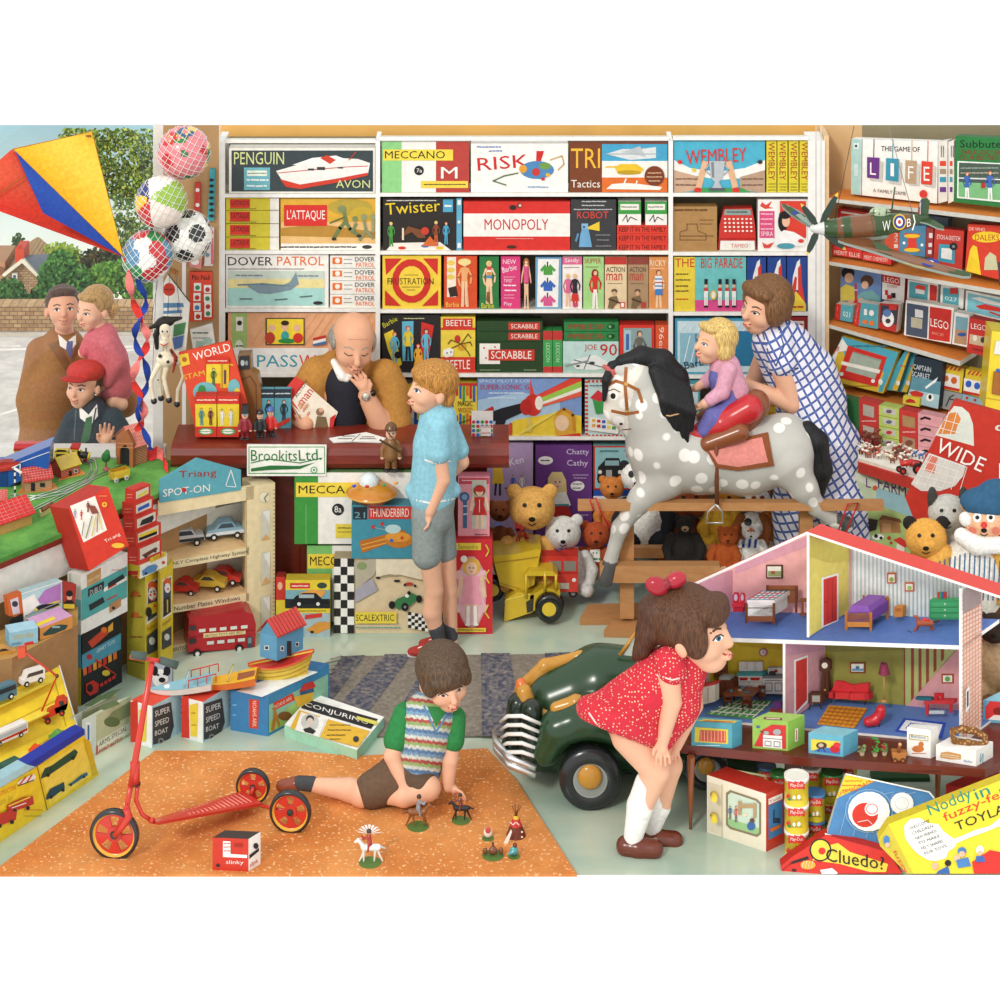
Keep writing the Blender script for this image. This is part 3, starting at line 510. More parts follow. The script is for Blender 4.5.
sb('beetle_game_box','yellow and red insect game box with spider-like bug and die',440.8,317,475.3,374,'EBD04A','r 440.8 327.5 475.3 330 D13C2C;r 443 318.5 472.5 327.5 D13C2C;r 440.8 357 475.3 374 D13C2C;t 446 320 471 326 F6EFE2 BEETLE;t 446 360 470 369 F6EFE2 BEETLE;c C83A30 457.5 339 3 4;c D89A2A 462 346.5 4.5 4;'+''.join(f'l 5A4A2A 1 {461} {344} {x} {y} {x2} {y+4};' for x,y,x2 in ((468,334,471),(470,342,472),(468,352,470),(452,348,449),(451,340,448)))+'p F3EFE4 443 350 450 347.5 453.5 350 453 356 446 357.5 443 355;c 333333 447 353 .8;c 333333 451 352 .8')
sb('word_game_box','topmost dark green box of the three word game boxes',476.5,321,542.5,331,'2E4A2A','r 508.5 322.5 540 330 C93A30;t 511 324 537.5 328.5 F1E8DA SCRABBLE','dark green word game boxes')
sb('word_game_box','second dark green box of the three word game boxes',476.5,331.4,542.5,341,'2C4A28','r 508.5 332.7 540 340 C93A30;t 511 334 537.5 338.5 F1E8DA SCRABBLE','dark green word game boxes')
sb('word_game_box','large bottom dark green word game box with white letter tile',476.5,341.4,542.5,374,'2B4426','r 479.5 343.5 500 364 F3EEE4;c C93A30 484 348 .9;c C93A30 495 347 .9;c C93A30 486 358 .9;r 488.5 349.5 534.5 360.5 CD3A30;t 491 351 531.5 358.8 F6F0E4 SCRABBLE;w A8B898 480 500 370 1.3;w A8B898 524 536 370 1.3','dark green word game boxes')
for a,c,nm in ((543,552.3,'left'),(552.8,562.3,'right')):
 sb('card_game_box',nm+' slim green and red upright box beside the word games',a,331,c,374,'3FA054',f'r {a} 331 {c} 340 C23A34;r {a} 366.5 {c} 374 C23A34;T {a+3} 343 {a+3} 362 4 BFE3B8 LEXICON','slim green upright boxes')
for a,c,nm in ((322,331.2,'upper'),(331.6,341,'lower')):
 sb('tennis_game_box',nm+' green tennis game box with dark red lettering',564,a,618.5,c,'2F8246',f't 567 {a+2} 604 {c-2} A82E2A WIMBLEDON;c 1E4A2A 611 {(a+c)/2} 4 2.5;c 6FB070 610 {(a+c)/2} 1.5')
sb('car_kit_box','pale box with white flying car and large red numerals',563,341.4,618.5,374,'BFDCD6','r 563 363 618.5 374 A9C8BC;t 584.5 344.5 597 351.5 C2362E JOE;t 600 344 617 355.5 C82A28 90;p E9EBE6 570 362 580 358 596 355 608 362 612 366 596 370 576 369;l 5A6A68 1 574 360 606 368;l 5A6A68 1 590 355 584 369;l 8A9A98 2 566 366 588 361;c 3A4444 592 363 3 1.5;c 3A4444 578 366 2 1')
sb('soldier_figure_box','red framed box with man in grey uniform',619.5,325,654.5,374,'D9382E','p 8FA4A4 623.5 328 651.5 328 651.5 371 623.5 371;r 624 330 631 371 A9C8D0;r 626 334 629 350 3A68A8;f 6E6A60 639.5 371 40 5A564E 4A4438;c E8E0D0 625 362 4.5;c D9382E 625 362 3 3')
sb('small_game_box','narrow orange red upright box next to white upright post',655.5,325,668.3,374,'DE5A34','T 659 327 659 352 5 F4DCC8 96er;r 655.5 356 668.3 360 F0C8A0')
sb('doll_case','teal and white doll playhouse case behind the rocking horse ears',675,318.5,760,375,'4D9CBC','r 677.5 321 757 372 C9E1E8;r 680 333 712 366 8FBED0;r 728 331 757 366 2F7AA4;'+''.join(f'l F4F8F8 .8 {684+i*7} 362 {690+i*7} 336;' for i in range(5))+''.join(f'l F4F8F8 .7 {680+i*9} 331 {686+i*9} 323;' for i in range(8))+'l 2A6A88 1 696 334 696 366;T 685 369 712 363.5 7 1E3A50 Barbie')
sb('game_box','dark red box with white emblem behind the woman\'s shoulder',761,317,808,375,'B23230','r 762 319 807 372 9A2C2C;p F0E4D8 793 321 804 321 804 328 793 328;w B23230 795 803 324.5 3')
sb('jigsaw_box','colourful picture box with red apple partly behind shopkeeper elbow',399,384,414,431,'DDD6C0','r 399 384 414 396 E9CF42;c 6FA858 405 404 6;c CC3328 406 410 6;r 399 418 414 431 9ABFD0;l 3A3A3A .8 400 397 413 399',dy=.02)
sb('jigsaw_box','blue and red box partly behind the standing boy head',414.5,381,453,434,'2F55A8','r 414.5 381 453 388 D03A30;r 417 390 451 420 E8CF42;c 3F8A4A 424 404 8;c D03A30 440 412 8',dy=.02)
sb('craft_box','yellow craft box of red, blue and green wooden sticks',453.5,383,477,437,'E8CF48','r 453.5 383 477 386 CC3328;'+''.join(f'l {c} 2.3 {457+i*3.4} 386 {457+i*3.4} {395+(i%3)*3};l {c} 2.3 {457+i*3.4} {416-(i%2)*2} {457+i*3.4} 435;' for i,c in enumerate(('CC3328','3F62B0','3F9A4A','E0702E','CC3328','3F62B0')))+'t 458 401 472.5 406 4A2414 MAGIC;t 458 407.5 472.5 412.5 A83A2A WOOD;l 3A3020 .7 457 424 474 418;l 3A3020 .7 457 428 474 424')
sb('ray_gun_box','space ray gun box with coloured beam and helmeted boy',477.5,378.5,581.5,437,'7F9CCE','p A8C6DE 477.5 400 520 392 560 400 560 425 477.5 425;p E9C93E 494 437 515 420 560 412 581.5 416 581.5 437;T 479 382.5 544 382.3 3 D8E4F0 SPACE PILOT 3 COLOUR;t 480 384.5 539.5 389.5 B83040 SUPER-SONIC GUN;w D6E4F4 489 524 393 2.4;w D6E4F4 488 516 398 2.4;p E0483A 536 403 581.5 385 581.5 378.5 530 378.5 530 398;p 9CCB52 536 400 581.5 381 581.5 388 537 404;p F3EDE0 537 404 581.5 387 581.5 391 538 406;p E0604A 538 406 581.5 391 581.5 396 538 408;p 7F9CCE 530 378.5 570 378.5 535 396;p 25252A 478 417 502 408 526 402 530 409 506 420 500 437 491 437 496 421 480 421;c CC3328 533 405 9 11;c B82A26 526 407 6 8;c F1E9DA 539 403 4 7;p B8342C 481 412 493 406 494 410 484 415;p D9A53A 556 437 553 418 560 410 570 410 576 418 574 437;c EBC8A4 562 423 7 8;l C98A2A 3 556 414 564 409 573 415 574 430;p CC3328 548 437 580 433 581.5 437;r 509 423 512 435 CC4A34;p D8C060 526 432 528 417 531 417 532 432;l E8D860 2 520 434 556 412')
sb('small_paint_tin','small square box covered in red and blue flowers on counter end',471.5,416,493,437.6,'F2EEE6',''.join(f'c {("CC3340","3F68B8","3F9A4A")[k%3]} {473.5+(k%5)*4.4:.1f} {422+(k//5)*4.3:.1f} 1.7;' for k in range(25))+'r 481 426 491 436 F0EAE2;w CC5A5A 482 490 427 2;w CC5A5A 482 490 433 2',dy=-.58)
sb('paint_set_box','painting set box with red dashed border and palette of colours',585,380,650,437,'C9E1DE',''.join(f'r {585} {381+i*4} 588 {383+i*4} D03A34;' for i in range(14))+''.join(f'r {588+i*4} 380 {590+i*4} 382.5 D03A34;r {588+i*4} 434.5 {590+i*4} 437 D03A34;' for i in range(10))+'w 3A6A78 590 606 385.5 2.5;p 3F9A4E 592 398 602 394 606 412 596 414;p CC3340 590 398 598 390 606 396 600 402;p F1EFE8 590 417 620 421 618 434 588 430;'+''.join(f'r {592+(k%5)*5} {419+(k//5)*5+(k%5)*.6} {595.5+(k%5)*5} {422+(k//5)*5+(k%5)*.6} {("E0A838","3F68B8","3F9A4A","D03A34","E8D84A")[(k*3)%5]};' for k in range(10))+'r 624 400 650 430 E8CF42;r 624 430 650 437 5AA0AC;w 2A4A58 627 647 433.5 2')
sb('board_game_box','teal and yellow box seen between horse mane and saddle',652,380,700,437,'4F9FB0','r 654 384 698 410 C8DDE0;r 652 412 700 437 E0C23E')
sb('board_game_box','orange and yellow box seen below the mother\'s arm',752,384,808,437,'E8C23A','r 752 384 763 437 E0702C;t 769 412 782 419 D0602A RK;w B0502A 766 780 402 2.5;w B0502A 766 780 406 2.5')
sb('doll_box','lilac doll box with blue and yellow dressed figures at counter end',486,443,533,548.5,'B79CC4','T 510 466 524 462.5 7 F1E8F4 Ken;p E8BE3A 494 466 502 466 504 484 492 484;l 2A2A34 2 496 484 495 495;l 2A2A34 2 500 484 500 495;c E8B898 498 463 2.3;f 3F68B8 513 492 17 3F68B8;f E8E4DC 522 492 17 E8E4DC;w 3A3050 505 528 488 3')
sb('doll_box','large purple talking doll box with blonde doll in red skirt',535.5,445,592,548.5,'6A3A82','t 566.5 449 589 456 E0D0EA Chatty;t 567 460 588 467.5 E0D0EA Cathy;c F2EEEE 545.5 460.5 7.5 4.3;w 3A3040 541 550 460.5 2.5;c F2EEEE 577.5 486 7 5;w 3A3040 573 582 484 2;w 3A3040 573 582 488 2;w C8B0D4 573 588 475 1.8;w C8B0D4 574 586 478 1.8;w C8B0D4 577 588 515 2;w C8B0D4 577 588 522 2;p E2CB8A 548 494 548 478 552 472 562 472 566 480 567 493 560 492 553 491;c EBC2A0 557.5 482.5 5 6.5;c 3A5A88 555.5 482 .9;c 3A5A88 559.8 482 .9;c C04A44 557.6 486.6 1.2 .6;p E2CB8A 551 478 557 474 565 478 560 478;p F2EFE8 548 505 551 492 566 492 571 505 566 507 551 507;r 549 504 569 507 3F9AA0;p C2302E 543 520 549 506 568 506 576 524')
sb('toy_car_box','taxi game box with black cab and crowd beneath red title',593.5,446,668,489.5,'8FC3C4','r 593.5 446 668 489.5 C9382E;r 595 447.5 668 488 93C5C8;t 624 450.5 648 457.5 C82E28 TAXI!;p 26282A 597 480 598 467 604 461 606 458 619 458 622 466 623 480;r 605 460.5 619 465.5 8FB4B8;r 606 470 612 479 A9ACA8;c E6E6DC 600 472 2;c E6E6DC 620 472 2;c 1A1A1C 600 481 2.5 2;c 1A1A1C 620 481 2.5 2;p E6C83A 623 480 624 463 645 463 645 481;w 6A4A28 625 644 467 4;w 8A3A2A 625 644 472 4;w 3A5A78 625 644 477 4;w 4A7A80 600 618 451 3')
sb('board_game_box','royal blue box with white band below the taxi game',593.5,490,668,548.5,'2B55AE','r 593.5 496 668 504 EDEEF0')
# ================= RIGHT-HAND SHELVES
rs=thing('wall_shelves','orange wood shelves with grey lips running along the right wall','shelving',tuple(P(910,400,12.4)))
RSH=[((824,197.5),(1040,222)),((824,260.5),(1040,297)),((824,323),(960,361)),((826,389),(960,423))]
up=vert(824,12.72,1000,12.15); ws=Plane(SPL.at(824,0)+Vc((0,0,0)),SPL.n)
for (a,c) in RSH:
 b=B(SPL); q=[SPL.at(a[0],a[1]+3.5),SPL.at(c[0],c[1]+5),SPL.at(*c),SPL.at(*a)]; bk=-SPL.n*.2
 b.prism(q,bk,'C9C8BE',['CFCEC4','CFCEC4','D5803A','CFCEC4']); b.build('shelf',rs)
fbox('shelf_end_panel',None,None,824,136,829,563,12.70,.2,'E4C294',parent=rs)
R1=Plane(SPL.o-SPL.n*.07,SPL.n); R2=Plane(SPL.o-SPL.n*.14,SPL.n); R0=Plane(SPL.o-SPL.n*.02,SPL.n)
def rb(name,label,q,c,art='',group=None,cat='box',pl=None,dep=.05,**k):
 if len(q)==4: x0,y0,x1,y1=q; q=(x0,y0,x1,y0+(x1-x0)*.16,x1,y1+(x1-x0)*.16,x0,y1)
 return qbox(name,label,cat,q,pl or R1,dep,c,art,group,**k)
rb('board_game_box','white family game box with four hanging coloured letter tags',(851.5,139,938,142,937,203.5,851,194),'F2EFE6','p A9CCC4 851.5 139 861 139.4 860.5 195 851 194;l 7A8A86 .8 862 139 861.5 195;r 853.5 143 859 149 D8E8E0;c 2A3A3A 856 146 1.3;r 854 164 858 176 C8DCD4;S 881 151 920 152 5 2E2A28 THE GAME OF;l 6A3A8A .8 874 139 873.5 157;l 3A8FA8 .8 893 140 892.5 158;l C8A888 .8 912 140 911.5 160;l D8483A .8 928 141 927.5 161;p C9C5BC 870 160 883 162 882 182 870 180;p C9C5BC 889 160 902 163 901 185 889 183;p C9C5BC 909 163 920 165 919 186 909 185;p C9C5BC 925 164 936 166 935 188 925 186;p 6A3482 867 157 879.5 157.8 879 179 867 177.6;p 3A92AC 886 158 899 159 898.4 182 885.6 180;p B79A7A 905.5 160 916.5 161 916 184.5 905 182.6;p D9442F 921.5 161 932.8 162 932 185 921 184;S 870 174.5 876 175 12 F4F0E8 L;S 890.5 176 894 176.5 13 F4F0E8 I;S 908 179 913.5 179.5 13 F4F0E8 F;S 923.6 180.5 929.5 181 14 F4F0E8 E;S 873 192 906 195.5 3.5 2E2A28 A FAMILY GAME;c D23A2E 923.3 194 4')
for i,(x0,x1,o_) in enumerate(((938.3,947.5,0),(948.3,954,2))):
 rb('board_game_box',('nearer','farther')[i]+' white box end beside the hanging letter tags game',(x0,142,x1,140.5,x1,201,x0,203.5),'E2DDD2',';'.join(f'r {x0+1.5} {y} {x1-1.5} {y+5} {c}' for y,c in ((161,'D9442F'),(169,'A08A70'),(177,'3A92AC'),(187,'6A3482')))+f';l 5A5A5A .7 {x0+3} 146 {x0+3} 157;l 5A5A5A .7 {x0+5} 146 {x0+5} 157','white box ends on top shelf')
rb('football_game_box','green table football game box with players picture',(955.5,136,1040,140,1040,212,953.5,202),'2C7A3E','S 960 147.5 1001 148 7.5 12301A Subbute;S 960 154 1001 155 4.5 8A3A2A TABLE SOCCER;S 959 159.5 1001 160.5 4.5 8A3A2A CLUB EDITION;p E8EEE8 957.5 161 1040 165 1040 206 957 198;p 4A5A50 959 162.5 1040 166 1040 204 958.5 196.5;p 7AB87E 958.6 182 1040 186 1040 204 958.5 196.5;w 8A9A8A 961 998 168 3;w A8A090 961 998 173 3;w 7A8A7A 961 998 178 3;l F0F0F0 1 959 178 1010 180;f 3F66B0 967 198 26 F0F0F0 B8603A;f 3F66B0 990 199 28 F0F0F0 B8603A;r 981 183 985 188 B83030',side='1E5A2C')
rb('game_box','red box lying behind the green aeroplane canopy',(838,208,876,214,876,236,838,230),'B8322C','p E8DCC8 841 211 870 215.5 870 217 841 213',pl=R2)
rb('book','left red flat book box below aeroplane nose',(832,245.5,862,249.5,862,259,832,255),'C9362E','S 834 254 860 257.5 4 F0D8C8 MERIT ELLIE','red flat book boxes')
rb('book','right red flat book box below aeroplane wing',(862.5,252,891,256.5,891,265,862.5,260),'D03A30','S 864 259 888 262.5 4 F0D8C8 MERIT CHEMISTRY','red flat book boxes')
rb('game_box','orange number card behind the aeroplane body',(885,232,899.5,233,899,251,885,249),'D9563A','S 894 248 898 248.3 4 F0E0D0 1;S 894 242 898 242.3 4 F0E0D0 2;S 894 237 898 237.3 4 F0E0D0 3',pl=R2)
rb('game_box','dark slate box under the aeroplane tail',(925,215,948,218,947,246,925,243),'4A5A64','',pl=R2)
rb('toy_box','blue space toy box with red explosion and white stars',(900,225,926,226,925,257,899,253),'4F86A4','p D9402F 904 233 921 234 916 239 917 248 921 252 903 250 908 246 908 239;c F0C030 912 236 8 2;c F0C030 912 250 8 2;c F4F4F0 904 243 1.5;c F4F4F0 922 245 1.5')
rb('toy_box','dark red box end with pale squares beside the blue space box',(926.5,227,933.5,229,932.5,258,925.5,256),'9A3A38','r 929 233 932.5 238 E8D8D0;r 928.5 243 932 247 E8D8D0;r 928 250 931.5 254 E8D8D0')
rb('toy_box','red box with teal screen drawing toy on front',(935,228,964,231,962,270,933,262),'C63B30','S 937 239 960 241 4.5 F4E8E0 ETCH-A-SKETCH;p 3FA0B4 939 244 955 245 954.5 264 938 261;p F1F0EA 941.5 248 952 248.5 951.8 260 941 258;c 2A2A2A 953.5 246.5 4;c 8A8A8A 953.5 246.5 1.5',side='8A2A24')
rb('toy_box','red space game box with yellow title and yellow figure shape',(968,224,1040,228,1040,290,965,271),'D5402C','S 969 230.5 985 231.5 3.5 F4D8C8 DR WHO;c F1CF30 987 237 15 5.5;S 975 240.5 999 240.5 6 B8322A DALEKS;p F1CF30 970 250 973 245 977 247 979 260 981 275 966 271;p C9C8A0 985 258 990 252 996 256 998 270 984 270;p 3A4A58 998 262 1004 262 1004 285 999 285',side='9A2A20')
g4='building brick sets on the right shelf'
rb('building_set_box','blue picture box of two children building a red model',(841,266,881.5,273.5,881,311,840,302),'6F8FC0','c 2A2424 848 273 6.5 6;c E8B898 849 278 4.5 5;p E0CB58 840.5 288 846 284 854 287 855 300 840.5 301;c 5A4030 867 281 6.5 6;c E8B898 865 285 3.5 4;p 7AB0B0 856 298 862 292 872 290 880 297 881 307 858 303;p D0352C 849 302 856 300 872 300 870 304 856 305;l D0352C 2 856 300 855.5 284;l F0F0F0 1 854.5 290 857.5 290;c E8B898 851 301 3 2;c E8B898 861 300 3 2',g4,pl=R2)
rb('building_set_box','white brick set box with red top and black brick',(882.5,274,905,278,904,303,882,299),'EFECE4','p C8322C 882.5 274 900 277.5 900 286 882.4 282;S 884 281.5 899 284 5 F6EEE4 LEGO;S 887 287 897 288.5 2.5 C86A30 SYSTEM;r 885 290 888 295 C8322C;r 891 293 895.5 298 222222;r 887 295 892 299 C8322C',g4,pl=R2,side='B83030')
rb('building_set_box','white brick set box with red roofed house on teal',(908,279.5,938,284,937,303.5,907,299),'EEECE4','p 57A9B4 909.5 281.5 928 284.5 927.5 300.5 909 297.5;p E0442F 914 288 918 284.5 925 286 926 290.5;p F2F0EA 915.5 288.5 924.5 290.5 924.5 294.5 915.5 293;p C8322C 930 284.5 937 286 936.5 301 929.5 300;S 931.5 297 931.4 286 4 F2E8E0 L',g4,pl=R2)
rb('building_set_box','white and teal brick set box with small red square',(941,285,964,289,963,309,940,305),'EEECE4','p 57A9B4 943 287.5 959 290 958.5 305.5 942.5 303;r 950 288 958 294 C83A30;S 945 300 957 302 4 E8F0EE 027',g4,pl=R2)
rb('building_set_box','white box with red aircraft models at right edge of third shelf',(966,290,1040,306,1040,330,965,312),'EEECE4','p 7FC4D0 968 293 1040 308 1040 328 967 311;p F2F0EA 971 298 980 297 1000 303 1000 306 985 303;p D0352C 975 306 985 304 1001 308 1001 312 980 309;l D0352C 1.6 990 312 1001 316',g4,pl=R2)
rb('building_set_box','teal brick set box with red end at left of third shelf',(836,303.5,853,306,852,322.5,834.5,319),'57A5B0','p C8322C 836 303.5 841 304.5 840 320 834.5 319;S 837 317 837.8 306.5 3 F2E8E0 LE;S 843 316 850 317.5 5 E8F0EE 021',g4,side='C9C4B8')
rb('building_set_box','small teal brick set box with red end and white marks',(857,302,878,305,877,329,853,324.5),'57A5B0','p C8322C 857 302 861 303 858.5 326 853 324.5;S 855.5 322 858.5 306 3 F2E8E0 LEGO;r 864 309 867 315 F2F0EA;c F2F0EA 871.5 313 2.5 3;r 862.5 320 867 324 E07A3A;r 869 321 874 325.5 E07A3A',g4,side='D8D4C8')
rb('building_set_box','dark red box showing white and blue spherical model',(880,303,899,304.5,896,332.5,878.5,328),'B8342E','p 3A3E48 881 305 898 307 896.5 325 880 322;c F0EEE8 888 319 6 8;c 5A7AB0 887 313 4 4;r 889 305 896.5 310 D0352C;c 3A3E48 888 321 2.5',g4,side='E8E4DA')
rb('building_set_box','large white brick set box with big red square panel',(906,300,954,308,951,344,904,335),'F0EDE6','p 4A5568 907 303 928.5 306.5 927 338.5 906 334.5;p B8B49A 911 317 922.5 319 922 329 911 327;p D8DCD8 915 309 923 310.5 923 318 915 317;p C93329 930 306.5 951.5 310 949.5 342 928.5 339;S 930.5 326 948.5 330 8 F8F2EA LEGO;S 932 334 944 336.5 2.5 E8A890 BASIC SET',g4,side='DAD6CC')
rb('building_set_box','narrow white box showing blue car beside large white set',(954.5,312,969.5,315,968,347.5,952,344),'F0EDE6','p 7FAEB8 956 316 968 318 967 331 955.3 329;p B8906A 955.3 329 967 331 966.5 345 954 343;c 3A5A9A 962 334.5 4.5 2',g4)
rb('building_set_box','red brick set box with small people pictures',(969.5,317.5,992,322,988,357,966.5,352),'C4352D','S 971 328.5 986.5 331 5.5 F4EAE0 LEGO;p C8B090 970 334 988 337.5 986.5 347 969 343.5;c E8E0D0 975 338 2 3;c 3A3A3A 983 340 2.5 3;S 972 350 985 352.5 2.5 5A1A18 TOWN PLAN',g4,side='9A2A24',pl=R0)
ye=thing('toy_bus','large yellow toy van with blue trim at the right edge','toy vehicle',tuple(P(1002,410,12.0)))
qbox('van_body',None,None,(992,331,1040,338,1040,420,985,409,986,398),front(12.0),.15,'EFD633','c 3A68B0 998 349 1.5;c 3A68B0 998 371 2.5;l C8A820 1 986 398 1040 407',parent=ye,m=GLOSS)
qbox('van_windows',None,None,(996,341,1040,347,1040,358,994,354),front(11.99),.01,'E4E4DA',parent=ye)
qbox('van_door',None,None,(994,372,1040,380,1040,402,992,394),front(11.99),.01,'A86A30',parent=ye)
def sketch(q,nm,full=True):
 x0,y0=q[0],q[1]
 rb('drawing_toy_box',nm,q,'DDBC3A','',group='drawing screen toy boxes',pl=R0 if full else R1,dep=.03)
qd=(842,336.5,898.5,352.5,883,393.5,826,379.5)
rb('drawing_toy_box','front tilted yellow box of red drawing screen toy',qd,'DDB93A','p 4FA9BC 842 336.5 898.5 352.5 896 359 882 392 878 391.5 884 372 845.5 360 842 345 836 352;p 4FA9BC 842 336.5 898.5 352.5 893 366 845 352 839 344;p F1EDE2 842.5 338 850 350 838 352 833.5 366 832 357;p D3342B 848 345.5 887 357 877 387 838 377.5;p A8B4A4 853 351.5 881.5 360 875 379 845.5 370.5;p 93A292 853 351.5 881.5 360 881 362 853 353;p F1EDE2 841.5 361 880.5 370 879 373.5 841 364.5;c F3EFE6 841.5 374 2;c F3EFE6 873 381 2;w 3A7A8A 851 886 346 3;c F1EDE2 880.5 382 2.2 3;T 835 354 841 349 3.5 C83A30 MP;w 8A7A20 838 872 386 1.6','drawing screen toy boxes',pl=R0,dep=.04,side='C9A530')
for i,(dx,nm) in enumerate(((12,'second'),(22,'third'))):
 rb('drawing_toy_box',nm+' tilted yellow and blue box leaning behind the drawing toy',(896+dx*.9,348+i*2,899+dx,349+i*2,885+dx,391+i*1.5,872+dx*.7,389+i*1.5),'4FA9BC',f'p DDB93A {896+dx*.9+2} {350+i*2} {899+dx} {349+i*2} {885+dx} {391+i*1.5} {880+dx} {390+i*1.5};c F1EDE2 {886+dx} 383 1.8 2.5;w C83A30 {888+dx} {893+dx} 366 2','drawing screen toy boxes',pl=Plane(SPL.o-SPL.n*(.05+.04*i),SPL.n),dep=.035)
rb('space_game_box','dark space adventure box fading to pale blue with rocket',(915,356,943,361.5,938,409,906.5,401),'27343E','p 5F93A2 912 376 941 382 939.5 396 909.5 390;p A9CBD0 909.5 389 939.6 395 938 409 906.5 401;S 913.5 369 931 372.5 5 D8E4E8 CAPTAIN;S 912 376 930 379.5 5 D8E4E8 SCARLET;p C8342C 909 392 916 390.5 924 393.5 922 397 912 396;p E8ECEC 925 387 938 377 936 382 926 389;c F1F1EC 930 397.5 4;c 1A1A1A 930 397 1.6 2.4',side='1A242C',pl=R0)
rb('matchbox_car_box','tiny yellow box with red car on the wood shelf edge',(903.5,395.5,920,398.5,919,407,902.5,403.5),'E2CF48','p C8342C 906 400 910 398.5 914 400 916 403 906 402.5',pl=Plane(SPL.o+SPL.n*.0,SPL.n),dep=.03)
def stripe(x0,y0,x1,y1):
 return ';'.join(f'p C8342C {x0+i*4} {y0+i*.6} {x0+i*4+2} {y0+i*.6} {x0+i*4-1} {y0+4+i*.6} {x0+i*4-3} {y0+4+i*.6}' for i in range(int((x1-x0)/4)))
rb('farm_animal_box','left yellow box with red striped top and orange animals',(944,364,964,369,961.5,393,941,388.5),'E2C838',stripe(948,365.5,964,0)+';p F0EEE4 942 372 960 376 959.5 389 941.5 385.5;c D0662E 946 378.5 2.5 3;c D0662E 954 380.5 3 3.5;p C8342C 941.5 385 959.5 389 959 391.5 941 388','yellow boxes with red striped tops',side='C8A830')
rb('farm_animal_box','right yellow box with red striped top and blue figures',(966,369,987,374,984,399,963,393),'E2C838',stripe(970,370.5,987,0)+';p F0EEE4 964 378 982.5 382 982 395 963.5 391;c 2F62C0 968.5 384 3 3.5;c 2F62C0 977 386 3 3.5;p C8342C 963.5 390.5 982 394.5 981.5 397 963 393','yellow boxes with red striped tops',side='C8A830')
rb('model_kit_box','grey box with branching picture under the striped boxes',(941,389.5,962,394,961,413,938.5,407.5),'9AA0A0','l 3A3A3A 1.2 946 406 950 397 954 395;l 3A3A3A 1.2 950 399 957 401;c 7AA85A 955 404 3 2')
rb('model_kit_box','pale blue box under the right striped box',(962.5,394,985,400,984,418,961,413),'8FB8C0','c C8342C 967 398 1.5;c C8342C 975 400 1.5')
LOW=vert(824,12.5,1000,11.95)
def lb(nm,lbl,q,c,art='',grp=None,cat='box'): return qbox(nm,lbl,cat,q,LOW,.06,c,art,grp)
lb('game_box','dark green tall box behind the mother\'s checked dress',(818,391,859,402,860,470,822,460),'2F6E3A')
lb('toy_window_box','left red box with two grey picture windows',(859,399,879,404,878,452,859,446),'C43A34','p B0A898 863 404 874 407 874 418 863 415;w E8C8C0 862 876 421 2;p B8B0A0 863 425 874 428 874 440 863 437;c E07A3A 868 434 3 2')
for i in range(4):
 y=405+i*10.5; lb('small_toy_box',['top','second','third','bottom'][i]+' lime green box of the small stack of four',(879,y,899,y+4,899,y+14,879,y+10),'B9CC66',f'p C8C4B8 883 {y+2.5} 896 {y+5} 896 {y+10.5} 883 {y+8};c {("6A5A6A","5A6A7A","C83A30","7A3A4A")[i]} 889 {y+6.5} 3 1.8','lime green toy boxes in a stack')
lb('toy_window_box','right red box with two brown picture windows',(899.5,409,918,413,917,460,899.5,456),'C43A34','p A8885A 902.5 415 915 418 915 428.5 902.5 426;w E8C8C0 903 915 432 2;p A88A6A 902.5 436 915 439 915 450 902.5 447;c 7A4A3A 909 443 4 3')
for i in range(4):
 y=413+i*11; lb('small_toy_box',['top','second','third','bottom'][i]+' pink box beside the red globe board',(918,y,943,y+5,940,y+15,918,y+10.6),'DDA0A4',f'l 2A2022 2.2 921 {y+6} 925 {y+4.5} 930 {y+6}','pink toy boxes in a stack')
LT=horiz(.765); b=B(LT)
ft=thing('farm_tray','cream tray crowded with toy farm animals under the shelves','display tray',tuple(LT.at(890,465)),)
def lt(z,*pts): h=horiz(z); return [h.at(*p) for p in pts]
b.prism(lt(.765,(858,446),(925,446),(924,478),(858,458)),(0,0,-.03),'E9E5D8','DAD4C4'); b.build('tray_top',ft)
b=B(); b.prism(lt(.75,(858,462),(924,483),(924,478),(858,458)),(0,0,-.05),'C23A30'); b.build('tray_lip',ft)
rr=random.Random(5)
AN=['F2EEE4','B5482E','8A3A24','E8E2D4','A8502E','6A3A28','F4F0E8','D8C8A8']
def animal(x,y,h,c,lbl,grp,name='toy_farm_animal',z=.765):
 p=horiz(z).at(x,y); Y=p.y; u=Y/FO; g=B(); L=h*.75*u; hh=h*u; s=rr.choice((-1,1))
 g.ell(p+Vc((0,0,hh*.62)),(L*.55,L*.26,hh*.2),c,seg=8,rings=5)
 g.tube([p+Vc((s*L*.45,0,hh*.65)),p+Vc((s*L*.7,0,hh*.95))],[hh*.13,hh*.09],c,6); g.ell(p+Vc((s*L*.8,0,hh*.95)),(hh*.17,hh*.09,hh*.1),c,seg=6,rings=4)
 for a in (-.38,-.3,.3,.4): g.tube([p+Vc((a*L,0.003*(1 if abs(a)>.33 else -1),hh*.55)),p+Vc((a*L,0,0))],hh*.055,shade(c,.8),5)
 g.tube([p+Vc((-s*L*.5,0,hh*.65)),p+Vc((-s*L*.62,0,hh*.35))],hh*.03,shade(c,.7),4)
 o=g.build(name,None,GLOSS); tag(o,lbl,'toy animal',grp); return o
cn={'F2EEE4':'white','B5482E':'rust red','8A3A24':'dark brown','E8E2D4':'cream','A8502E':'chestnut','6A3A28':'brown','F4F0E8':'white','D8C8A8':'tan'}
for k in range(58):
 x=860+rr.random()*50; fr=(x-858)/66; y=447+rr.random()*(8+16*fr)+3*fr
 c=AN[k%8]; animal(x,y,6.5,c,f'tiny {cn[c]} toy farm animal in the crowded tray',f'{cn[c]} toy farm animals on the tray')
